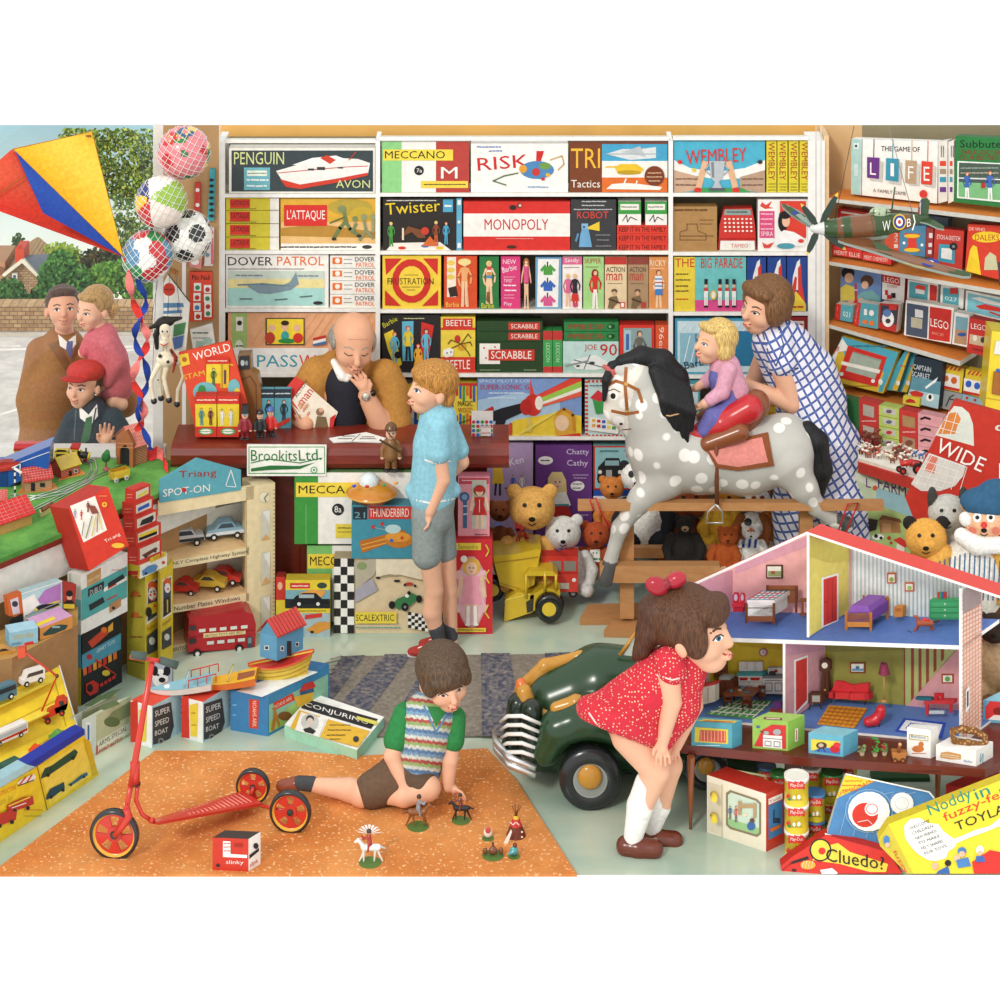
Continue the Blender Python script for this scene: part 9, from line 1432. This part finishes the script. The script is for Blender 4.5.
f.limb([(722,358,0),(724,364,0)],[7,8]); f.limb([(727,374,0),(736,404,0)],[14,16],k=4); f.limb([(728,370,-13),(722,392,-18),(704,404,-20)],[6.5,5.6,4.4]); f.limb([(722,368,12),(706,382,12),(696,388,8)],[6,5,4]); f.limb([(738,410,-10),(714,420,-22),(702,434,-24)],[11,9,5.6]); f.limb([(738,410,10),(714,420,26),(702,434,28)],[11,9,5.6])
f.hand((704,404,-20),(-1,.4,0),(-.3,1,0),(0,.5,.6),15); f.hand((696,388,8),(-1,.4,0),(-.3,1,0),(0,.5,.6),12); f.body(face('4A6A90','C8A050','C8504A',.6,5))
b=f.part('pink_top'); b.path([(725,368,0),(732,392,0)],[15.5,17],'D9A0B4',3); b.path([(728,370,-13),(722,392,-18),(710,400,-20)],[8.6,7.4,6],'D9A0B4',2); b.path([(722,368,12),(706,382,12)],[8,6.6],'D9A0B4',2); f.done()
b=f.part('dungarees'); U='6A68A8'; b.path([(722,378,-4),(733,404,0)],[13.5,18.5],U,3); b.path([(738,410,-10),(714,419,-22),(704,430,-24)],[13.5,11,8],U,2); b.path([(738,410,10),(714,419,26),(704,430,28)],[13.5,11,8],U,2); f.done()
for d in (-25,29): b=f.part('shoe',GLOSS); b.path([(700,436,d),(690,432,d)],[5.6,5],'C82E34',2); f.done()
f.hair('D9B870',[((0,.12,.16),(.41,.42,.39)),((0,-.22,.32),(.3,.16,.12)),((0,.33,-.12),(.3,.16,.22)),((-.28,.12,-.1),(.14,.2,.2)),((.28,.12,-.1),(.14,.2,.2))])
f=Fig('man in brown overcoat standing outside the shop window',12.95,skin='D9A080',base=(60,560)); f.head(63,309,0,46,12,-2)
f.limb([(64,328,2),(65,340,2)],[9,10]); f.limb([(60,362,4),(55,440,6),(55,500,6)],[28,30,26],k=6); f.limb([(36,362,0),(32,420,-4),(40,448,-8)],[10,9,7]); f.limb([(86,362,2),(120,400,0),(112,392,-16)],[11,9,7]); f.hand((112,392,-16),(-1,.2,0),(0,1,0),(0,0,1),16)
f.limb([(48,500,6),(48,590,6)],[14,9]); f.limb([(64,500,6),(64,590,6)],[14,9]); f.body(face('3A2A20','3A2A20','A8584C',.9,2))
b=f.part('overcoat'); O='95663C'; b.path([(62,352,4),(56,390,5),(54,445,6),(54,480,6)],[24,33,34,34],O,6); b.path([(40,352,0),(32,400,-2),(36,440,-6)],[14,15,13],O,4); b.path([(84,356,2),(112,380,0),(124,402,0),(112,396,-14)],[14,14,14,11],O,4); f.done(); f.deco('lapels','p 7A5230 48 345 58 340 70 362 66 372;p 7A5230 84 350 78 340 72 358;p F0EEE8 58 334 64 346 69 340 76 334 76 344 70 352 60 346;p 5A6A98 67 341 73 341 72 360 66 350')
f.hair('4A3020',SH)
f=Fig('small girl in pink coat with pigtail carried on man\'s arm outside',12.78,base=(115,405)); f.head(93,309,0,42,-38,16)
f.limb([(99,326,0),(101,334,0)],[7,8]); f.limb([(106,345,0),(112,382,0)],[15,17],k=4); f.limb([(108,344,-12),(114,366,-16),(104,384,-18)],[7,6,4.6]); f.limb([(90,342,4),(84,352,0)],[7,6]); f.limb([(116,386,-6),(114,400,-12),(122,404,-12)],[9,8,6]); f.hand((104,384,-18),(0,1,0),(1,0,0),(0,0,1),12); f.body(face('4A3424','8A6A3A','C0504A',.7,1))
b=f.part('pink_coat'); K_='C8646E'; b.path([(103,338,0),(108,360,0),(114,384,0)],[15,19,20],K_,4); b.path([(108,344,-12),(116,364,-16),(107,380,-18)],[9,9,7.6],K_,2); b.path([(92,340,2),(86,350,-2)],[9,7],K_,2); f.done()
f.hair('B08A50',[((0,.12,.17),(.40,.42,.38)),((0,-.2,.33),(.28,.16,.1))],lambda b:b.path([(108,302,4),(114,308,4),(112,316,4)],[4,5,3],'C0985A',2)); b=f.part('hair_band'); b.el((106,301,2),(3,3,3),'C8303A'); f.done()
f=Fig('schoolboy in red cap and dark coat pressing hand to the window',12.62,base=(90,520)); f.head(83,386,0,44,-20,8)
f.limb([(88,402,2),(90,412,2)],[8,9]); f.limb([(92,428,2),(92,470,2),(92,500,4)],[19,21,20],k=5); f.limb([(74,424,0),(64,450,-4)],[8,7]); f.limb([(112,424,0),(122,446,-8),(108,446,-22)],[8,7,5]); f.hand((106,446,-30),(0.05,-1,0),(1,.05,0),(0,0,-1),25); f.limb([(86,500,4),(86,612,4)],[10,7]); f.limb([(98,500,4),(98,612,4)],[10,7]); f.body(face('4A3424','4A3020','B8564C',.7,2))
b=f.part('school_coat'); N='36414A'; b.path([(90,414,3),(92,436,4),(92,480,4)],[18,26,29],N,5); b.path([(74,422,0),(64,446,-2),(64,462,-4)],[12,12,11],N,3); b.path([(112,420,0),(126,444,-6),(116,452,-16)],[12,12,9],N,3); f.done(); f.deco('shirt_and_tie','p F0EEE8 79 406 88 418 97 404 98 416 90 426 80 418;p 3F6A4A 86 418 92 416 92 438 80 446;l 5A6870 1 76 410 74 440;l 26303A 1.4 96 408 90 440')
f.hair('4A3426',[((0,.14,.1),(.38,.38,.36)),((0,-.2,.26),(.26,.14,.08))])
b=f.part('red_cap'); f.e((0,.08,.3),(.42,.46,.26),'BE3A32',.05,b); f.e((.0,-.42,.22),(.32,.26,.05),'B03028',.05,b); f.done()
# ================= ROCKING HORSE
HYY=12.0
hr=thing('rocking_horse','large dappled grey rocking horse with black mane and red saddle','rocking horse',tuple(P(735,620,HYY)))
g=Blob(HYY,1.3); GR='C9C7BE'; CRM='EFE6D8'
g.path([(668,448,0),(700,455,0),(745,458,0),(784,448,0)],[36,32,31,31],GR,12).cap((660,425,0),(662,470,0),28,26,GR,10).path([(662,440,0),(655,410,0),(642,382,0)],[34,29,21],GR,10)
g.path([(636,378,0),(622,392,-2),(618,410,-3),(627,424,-3)],[19,17,13,9],CRM,6).el((630,368,0),(20,14,10),GR,5).cap((612,372,-8),(604,366,-8),4,2,'C83A34',1).cap((616,370,8),(609,364,8),4,2,'C83A34',1)
for d in (-20,20):
 g.path([(662,480,d*.8),(640,500,d),(620,528,d),(610,562,d)],[19,11,7,6.5],GR if d<0 else 'B4B2A8',6).path([(790,466,d*.8),(804,488,d),(816,506,d),(834,520,d)],[21,13,8,7],GR,6)
 g.path([(610,564,d),(606,578,d)],[7.5,8.5],'26262A',1).path([(838,520,d),(846,524,d)],[7,8],'26262A',1)
hb_=g.build('horse_body',hr,mat('dappled_grey',.35,build=lambda nt,b,c:mixc(nt,ramp(nt,tex(nt,'Voronoi',coords(nt),Scale=11.0,Randomness=.75).outputs['Distance'],.36,.30),mixc(nt,.25,c,'9A9A94'),'F4F1EA'),noise=.1,nscale=5))
Vh=[v.co for v in hb_.data.vertices]; Fh=[tuple(p.vertices) for p in hb_.data.polygons]
g=B(ScreenSurf(Vh,Fh)); g.off=0
g.art('c F2EEE6 614 396 4 4.4;c 1E1A18 613 396 2.6 3;l 5A3A24 1 608 391 614 389 620 392;c 3A2A24 621 424 1.8 1.2;l 7A3A34 1 622 430 631 429;l A0602E 3.2 626 368 625 385 627 410;l A0602E 3.2 606 386 616 381 626 384 638 390 642 402;l A0602E 3 612 411 626 414 638 412;c C8A04A 626 384 1.8;c C8A04A 627 412 1.8'); g.build('bridle',hr)
g=Blob(HYY,1.1); BL='1E1E20'
g.path([(612,366,-4),(606,380,-12),(604,400,-14)],[5,4,2],BL,2).path([(622,362,-3),(642,357,-2),(662,362,0),(676,378,0),(684,396,0)],[7,10,12,12,9],BL,4)
for i in range(7): g.path([(655+i*5,372+i*3,-14),(664+i*4.5,400+i*2,-27),(662+i*5,430+(i%3)*8,-30)],[7,5,1.6],BL,3)
g.build('mane',hr,HAIR); g=Blob(HYY,1.2); g.path([(808,430,-6),(817,442,-8),(820,470,-8),(815,498,-8)],[9,11,12,8],BL,4); g.build('tail',hr,HAIR)
g=Blob(HYY,1.1); g.path([(692,442,0),(712,430,0),(738,418,0),(756,404,0)],[13,20,20,14],'8A4E2C',5); g.path([(708,444,-28),(740,432,-28)],[8,9],'8A4E2C',5); g.build('saddle',hr,GLOSS)
g=Blob(HYY,1.1); g.path([(700,432,-16),(722,424,-18),(750,408,-16)],[9,13,13],'C22C30',4); g.build('saddle_seat',hr,GLOSS)
g=B(ScreenSurf(Vh,Fh)); g.off=.012; g.art('p 8A4E2C 704 446 768 432 774 466 738 471 716 468;p DE8C82 708 449 762 437 768 462 738 467 718 464'); g.build('saddle_cloth',hr,CLOTH)
b=B(); hh=HYY/FO; b.tube([P(716,440,HYY-34*hh),P(717,504,HYY-35*hh)],2.4*hh,'7A4426',6); b.build('stirrup_strap',hr)
b=B(); b.tube([P(x,y,HYY-36*hh) for x,y in ((716,504),(708,512),(706,523),(723,523),(722,512),(716,504))],1*hh,'C8C8C0',6); b.build('stirrup',hr,METAL)
b=B(); b.tube([P(640,411,HYY-12*hh),P(670,416,HYY-34*hh),P(702,408,HYY-26*hh)],.8*hh,'C8A070',5); b.build('reins',hr)
def beam(x0,y0,x1,y1,Y,dep,c='C69260'):
 b=B(front(Y)); b.prism([P(x0,y1,Y),P(x1,y1,Y),P(x1,y0,Y),P(x0,y0,Y)],(0,dep,0),c,shade(c,.8)); return b.build('stand_beam',hr,WOODM)
beam(578,503,884,511,HYY-.14,.05); beam(600,566,720,583,HYY-.12,.06); beam(630,548,742,558,HYY+.22,.04); beam(620,511,634,619,HYY-.05,.06); beam(800,511,813,600,HYY-.05,.06)
hz=horiz(.0)
for q,nm in (((580,625),(588,611),(700,608),(700,624)),'foot'),(((604,637),(612,627),(650,627),(644,638)),'foot'):
 b=B(); b.prism([horiz(.035).at(x,y-7) for x,y in q],(0,0,-.034),'C08A58'); b.build('stand_foot',hr,WOODM)
b=B(); b.tube([P(x,y,HYY-.16) for x,y in ((594,512),(590,500),(596,498),(600,510),(610,528))],.9*hh,'C82A34',5); b.tube([P(x,y,HYY-.16) for x,y in ((838,532),(848,504),(858,503),(846,533))],.9*hh,'C82A34',5); tag(b.build('rope_loop'),'loops of red cord hanging on the rocking horse stand rail','cord')
# ================= PLUSH TOYS
def plush(lbl,x,y,r,Y,c,body=None,ear=None,muz=None,bc=None,sit=True,nm='teddy_bear',eye=None,ev=0,art='',base=None):
 t=thing(nm,lbl,'soft toy',tuple(P(x,(base or y+r*2.6),Y))); ear=ear or c; bc=bc or c; g=Blob(Y,max(.8,r*.07))
 g.el((x,y,0),(r,r*.85,r*.9),c,r*.1).el((x,y+r*.3,-r*.6),(r*.42,r*.4,r*.34),muz or c,r*.15)
 for q in (-1,1): g.el((x+q*r*.78,y-r*.72,r*.1),(r*.34,r*.2,r*.34) if not ev else (r*.26,r*.3,r*.6),ear,r*.06)
 if body:
  bx,by,br=body; g.el((bx,by,r*.2),(br,br*.8,br*1.15),bc,r*.15)
  for q in (-1,1):
   g.path([(bx+q*br*.8,by-br*.7,0),(bx+q*br*1.15,by,-br*.3),(bx+q*br*1.05,by+br*.55,-br*.5)],[br*.34,br*.32,br*.3],ear if ear!=c else bc,r*.1)
   if sit: g.path([(bx+q*br*.5,by+br*.8,-br*.2),(bx+q*br*.9,by+br*1.05,-br*.9)],[br*.42,br*.36],ear if ear!=c else bc,r*.1)
 V,F,cl=g.mesh(); o=g.build('body',t,FUR); s=B(ScreenSurf(V,F)); s.off=.001; ex=r*.32
 pre=(f'c {eye} {x-ex} {y-r*.12} {r*.2} {r*.24};c {eye} {x+ex} {y-r*.12} {r*.2} {r*.24};' if eye else '')
 s.art(pre+f'c 1A1614 {x-ex} {y-r*.12} {r*.1};c 1A1614 {x+ex} {y-r*.12} {r*.1};c 1E1614 {x} {y+r*.5} {r*.15} {r*.11};l 3A2A20 {r*.05} {x-r*.17} {y+r*.68} {x} {y+r*.77} {x+r*.17} {y+r*.68};'+art); s.build('face',t); return t
Y1=12.33
plush('big golden teddy bear with dark red ribbon behind the tipper lorry',532,508,23,Y1-.1,'D9A557',(526,560,23),art='l A82034 4 516 524 520 536 514 548;l A82034 4 520 526 527 538 522 556')
plush('small brown bear peeping behind the golden teddy',500,511,11,Y1+.12,'8A4E2C',(500,540,12),art='l 3A5A9A 1.6 494 523 502 526')
plush('pale grey white teddy bear with blue collar beside golden teddy',563,533,18,Y1-.08,'D3D2CC',(570,570,19),art='l 3A5AA8 2 556 550 572 548')
plush('rust brown bear with green and white scarf by the horse hoof',596,535,14,Y1-.02,'A84A26',(594,562,15),art='p F0EEE6 590 550 600 549 600 562 591 562;l 3F8A4A 2 590 553 600 553;l 3F8A4A 2 590 559 600 559')
plush('panda with white face and black ears behind the horse foreleg',636,476,15,Y1+.1,'EEECE6',(644,520,22),ear='24252A',eye='24252A',art='T 634 509 652 505 4 3A5A9A JUDY')
plush('brown long faced bear under the horse belly, largest there',690,500,20,Y1+.1,'9A4E2A',(690,545,24))
plush('black toy chimpanzee with tan face sitting on the low rail',685,525,9.5,Y1-.1,'2A2826',(684,548,15),muz='B89878',nm='toy_chimpanzee',art='')
plush('yellow bear in yellow jumper beneath the saddle stirrup',729,491,13,Y1+.05,'D08A34',(722,528,17),bc='E2B23A')
plush('white panda with brown ears and eye patches under the horse',758,500,13,Y1+.02,'F0EEE8',(752,528,14),ear='9A5A30',eye='9A4E2A')
plush('white penguin chick with blue striped scarf above the dolls house roof',751,532,9,Y1-.08,'F1EFEA',(752,552,12),nm='toy_penguin',art='c 1E1E22 748 522 4 4;c E87A2A 751 530 2 2;'+';'.join(f'l {"2A4AA8" if i%2 else "F0F0F0"} 2.4 {741+i*3} 540 {740+i*3} 547' for i in range(7)))
plush('orange brown bear half hidden behind the white panda',772,478,15,Y1+.2,'C0702E',(772,520,18))
plush('small ginger plush leaning left of the white panda',728,536,10,Y1-.12,'B85A28',(724,556,12))
plush('orange teddy behind the panda at the blue box',612,488,12,Y1+.2,'C87A38',(612,516,13))
for i,x in enumerate((640,664,690,712)): plush(('first','second','third','last')[i]+' of four small spotted plush cats along the low rail',x,568,6,Y1-.15,('C8602A','D8C09A','3A3230','D8C09A')[i],(x+8,572,6),sit=False,nm='toy_cat')
YP=11.12
plush('grey plush puppy with drooping dark ears by the red board',948,513,20,YP,'B9B7AE',(948,550,22),ear='3E3C38',ev=1,nm='toy_puppy')
plush('yellow teddy bear with black ears above the dolls house roof',926,538,21,YP-.1,'DDA24A',(930,570,18),ear='262220')
cw=plush('clown doll in blue bobble hat and blue striped shirt',984,520,21,YP-.12,'EBB48C',(970,580,36),bc='E9E6DC',ear='E0A850',nm='clown_doll',sit=False,eye='F2F0EA',art='c C8342C 984 525 3.4;c C8342C 981 539 4.4 2;c DE7A60 996 531 4;c DE7A60 972 531 4;'+';'.join(f'l 2E5E8A 1.3 {940+i*5} {552+abs(i-6)*1.5} {938+i*5} 600' for i in range(16)))
g=Blob(YP-.12,1.1); g.el((986,502,4),(26,20,14),'2F5A7A',3).el((998,492,4),(20,16,12),'2F5A7A',3); g.build('hat',cw,CLOTH)
g=Blob(YP-.12,1.1); g.path([(962,536,-8),(976,545,-16),(1000,545,-14)],[8,9,8],'F0EEE8',3).el((966,519,-6),7,'F0EEE8'); g.build('fluffy_collar',cw,FUR)
plush('beige plush dog with dark brown head at the right edge',994,628,16,10.72,'3A2820',(992,668,22),bc='C8A27A',ear='3A2820',nm='toy_dog',base=700)
# ================= BIG TOY VEHICLES
Yv=YF(622); vu=Yv/FO; W=lambda x,y,d=0:P(x,y,Yv+d*vu)
tk=thing('toy_dumper','yellow toy dumper truck with tipping skip and black wheels','toy dumper',tuple(W(520,622))); YL='D8B830'
b=B(); b.prism([W(504,622),W(533,612),W(534,595),W(518,592),(W(505,600))],(0,34*vu,0),YL); b.pl=Plane(W(515,610,-.5),(0,-1,0)); b.art('p 3A3426 526 602 533 598 533 611 527 613;l F0DC6A 1 506 600 530 594'); b.build('bonnet',tk,GLOSS)
b=B(); b.prism([W(530,612),W(560,602),W(560,590),W(545,588),W(530,596)],(0,30*vu,0),YL)
for x,y0,y1 in ((526,574,598),(545,571,592),(556,574,590)): b.tube([W(x,y1,-1),W(x,y0,-1)],1.6*vu,YL,5); b.tube([W(x,y1,26),W(x,y0,26)],1.6*vu,YL,5)
b.prism([W(524,576,-2),W(558,576,-2),W(553,571,-2),W(529,571,-2)],(0,30*vu,0),YL); b.build('cab',tk,GLOSS)
b=B(); b.prism([W(494,563,8),W(500,585,8),W(520,592,8),(W(534,585,8)),W(541,550,8),W(538,549,8),W(516,554,8),W(493,556,8)],(0,36*vu,0),YL); b.pl=Plane(W(515,575,7),(0,-1,0)); b.art('l A8882A 1 494 563 538 557;l A8882A .8 500 583 520 589'); b.build('skip',tk,GLOSS)
for x,y,r,d in ((549,607,14,-6),(551,603,13,36),(493,588,12,20)): b=B(); wheel(b,W(x,y,d),(0,1,0),r*vu,11*vu,'222220','E2C238',24); b.build('wheel',tk,GLOSS)
lb_=thing('toy_lorry','bright red flat fronted toy lorry behind the yellow dumper','toy lorry',tuple(P(560,592,12.1)))
fbox('lorry_body',None,None,541,556,578,592,12.12,.1,'D43A30','p B83028 541 556 578 556 578 550 541 550;r 549 561 561 571 8A8478;r 564 561 576 571 8A8478;c F0EEE8 550 580 2;c F0EEE8 574 580 2;r 557 583 569 589 C8C4B4;l A82A24 1 541 573 578 573',parent=lb_,m=GLOSS)
for x in (546,573): b=B(); wheel(b,P(x,592,12.15),(0,1,0),.022,.03,'222222','888888',12); b.build('wheel',lb_)
Yc=10.36; cu=Yc/FO; W=lambda x,y,d=0:P(x,y,Yc+d*cu); DG='27432A'; OR='C08A32'
pcx=thing('pedal_car','large vintage dark green pedal car with ochre trim and chrome grille','pedal car',tuple(W(610,808)))
g=Blob(Yc,1.6); g.path([(556,700,60),(600,684,60),(650,684,60)],[34,36,36],DG,8).path([(545,735,60),(700,735,60)],[34,36],DG,8).path([(700,735,60),(750,750,60)],[34,24],DG,8)
for d in (4,116): g.path([(546,752,d),(558,728,d),(590,716,d),(628,730,d),(646,756,d),(690,762,d)],[13,17,20,17,12,12],DG,6)
g.build('car_body',pcx,GLOSS)
g=Blob(Yc,1.3); g.path([(524,690,58),(545,666,58),(580,656,60),(616,655,60)],[10,7,5,4],OR,3).path([(524,692,30),(530,712,24),(545,716,20)],[8,8,6],OR,3).path([(556,708,6),(576,702,6),(600,704,6)],[6,7,5],OR,3).el((521,686,34),(6,6,8),'D8702E',1); g.build('ochre_trim',pcx,GLOSS)
b=B()
for d in (22,96): b.tube([W(520,712,d),W(512,740,d)],2*cu,'26382A',6)
g_=Blob(Yc,1.2); g_.path([(518,704,30),(514,748,28)],[11,13],'1E2A20',4).path([(532,710,16),(530,754,14)],[11,13],'1E2A20',4); g_.build('grille_frame',pcx,GLOSS)
for i in range(5):
 b=B(); b.tube([W(500+i*.5,722+i*8,26),W(508,716+i*9,10),W(522,716+i*9,0),W(541,724+i*8.6,2)],[1.5*cu,2*cu,2.2*cu,1.8*cu],'EDECE6',6); b.build('grille_bar',pcx,GLOSS)
for k in (0,7): b=B(); b.tube([W(494,730+k,60),W(496,742+k,26),W(510,758+k,6),W(536,768+k,-2)],[2*cu,3.4*cu,4*cu,3.4*cu],'D8DADA',8); b.build('bumper',pcx,METAL)
b=B(); b.tube([W(x,y,d) for x,y,d in ((620,655,44),(636,632,44),(654,640,44),(646,660,44))],2*cu,OR,6); b.build('windscreen_frame',pcx,GLOSS)
b=B(); b.poly([W(x,y,45) for x,y in ((623,655),(637,635),(652,642),(645,658))],'C8D4C8'); b.build('windscreen',pcx,GLOSS)
for x,y,r,d in ((590,777,31,-8),(706,766,22,-4),(600,760,28,118),(712,752,20,118)):
 b=B(); wheel(b,W(x,y,d),(0,1,0),r*cu,15*cu,'26282A','8E928E',32,mid='9A9E9A'); w_=b.build('wheel',pcx,GLOSS); b=B(); b.ell(W(x,y,d-9),(r*.4*cu,5*cu,r*.4*cu),OR); b.build('hub_cap',w_,GLOSS)
# ================= TOY FIGURES ON THE CARPET
def horseman(lbl,x,yb,c,rc,s=1,m=1):
 Y=YF(yb,.014); t=thing('toy_horseman',lbl,'toy figure',tuple(P(x,yb,Y))); g=Blob(Y,.5); q=lambda a,b_,d=0:(x+a*s*m,yb-b_*m,d)
 g.path([q(-7,14),q(6,14)],[3.2*m,3*m],c,1).path([q(6,15),q(11,21)],[2.4*m,1.7*m],c,1).cap(q(11,21),q(14,19),1.8*m,1.2*m,c,.6).path([q(-9,15),q(-15,13)],[1.4*m,.7*m],shade(c,.6))
 for a,b_,d in ((-7,-12,1),(-5,-4,-1),(5,10,1),(6,6,-1)): g.path([q(a,12,d),q((a+b_)/2,6,d),q(b_,1,d)],[1.5*m,1*m,.8*m],c,.4)
 g.build('horse',t,GLOSS); g=Blob(Y,.5); g.cap(q(0,17),q(1,25),2.3*m,2*m,rc,.6).el(q(1,28.5),1.9*m,'C88A60').el(q(1,29.6),2.2*m,'3A2E28').path([q(1,24,-1),q(6,22,-2),q(8,25,-2)],[1.1*m,1*m,.8*m],rc).cap(q(1,18,-2),q(2,10,-3),1.2*m,1*m,rc); g.build('rider',t,GLOSS)
 b=B(); b.lathe(P(x,yb+1,Y),(0,0,1),[(0,0),(0,11*m*Y/FO),(.6*Y/FO,11*m*Y/FO),(.6*Y/FO,0)],'5A7A3A',20); o=b.build('stand',t); return t
horseman('brown toy horse with grey rider under the boy\'s fingers',418,826,'8A5530','8A9098'); horseman('black toy horse rearing with red clad rider',461,820,'26262A','7A4038',-1,.85)
horseman('white toy horse with rider in feathered headdress, nearest on carpet',370,862,'E8E6E0','A83A2E',-1,1.05)
b=B(); Yq_=YF(862,.014)
for i in range(9): a=math.pi*(.05+i*.11); b.prism([P(369,834,Yq_),P(369+11*math.cos(a)-1,834-9*math.sin(a),Yq_),P(369+11*math.cos(a)+1.4,834-9*math.sin(a),Yq_)],(0,.004,0),'F2F0EA')
b.build('headdress',C.objects['toy_horseman.002'])
tp=thing('toy_tepee','dark brown toy tepee with red band and bundled poles','toy tent',tuple(P(516,842,YF(842)))); Yt=YF(845); tu=Yt/FO
b=B(); b.lathe(P(516,845,Yt+.05),(0,0,1),[(0,14*tu),(20*tu,6*tu,'6E3422'),(27*tu,3.4*tu,'C83A34'),(30*tu,2*tu,'E0B83A')],'6E3422',10); b.pl=front(Yt-.01); b.art('p F0EEE8 503 844 511 829 512 832 507 846;c F0EEE8 522 832 1;c F0EEE8 522 837 1;l F0EEE8 .8 510 822 513 825 516 822 519 825'); b.build('tent_cloth',tp)
b=B()
for dx in (-4,-1,3,5): b.tube([P(516-dx*.3,818,Yt+.05),P(516+dx,803+abs(dx)*.6,Yt+.05)],.5*tu,'7A4A2A',4)
b.build('poles',tp)
for nm,lbl,x,yb,c,h in (('toy_shield','small white decorated toy shield by the tepee',488,838,'E9E4DC',14),('toy_campfire','toy camp fire group on oval green base',493,855,'7A4A30',11),('toy_figure','seated toy figure in turquoise shawl',514,856,'4A9AA0',13)):
 Y=YF(yb,.014); t=thing(nm,lbl,'toy figure',tuple(P(x,yb,Y))); g=Blob(Y,.5); g.el((x,yb-h*.4,0),(4.4,3,h*.36),c,1)
 if nm=='toy_figure': g.el((x+1,yb-h*.85,0),2.2,'6A3A28').cap((x,yb-4,-2),(x-5,yb-2,-3),1.6,1.2,c)
 if nm=='toy_campfire': g.el((x-8,yb-4,0),(2.6,2,3.4),c).el((x+8,yb-4,0),(2.4,2,3.6),c); g.cap((x-3,yb-2,0),(x+1,yb-13,0),.7,.5,'5A3A24').cap((x+3,yb-2,0),(x-1,yb-13,0),.7,.5,'5A3A24')
 if nm=='toy_shield': g.el((x,yb-8,-3),(3,1,3.4),'C85A4A',.2)
 g.build('figure',t,GLOSS); b=B(); b.lathe(P(x,yb+.5,Y),(0,0,1),[(0,0),(0,(11 if 'fire' in nm else 6)*Y/FO),(.5*Y/FO,(11 if 'fire' in nm else 6)*Y/FO),(.5*Y/FO,0)],'5A7A3A',16); b.build('stand',t)
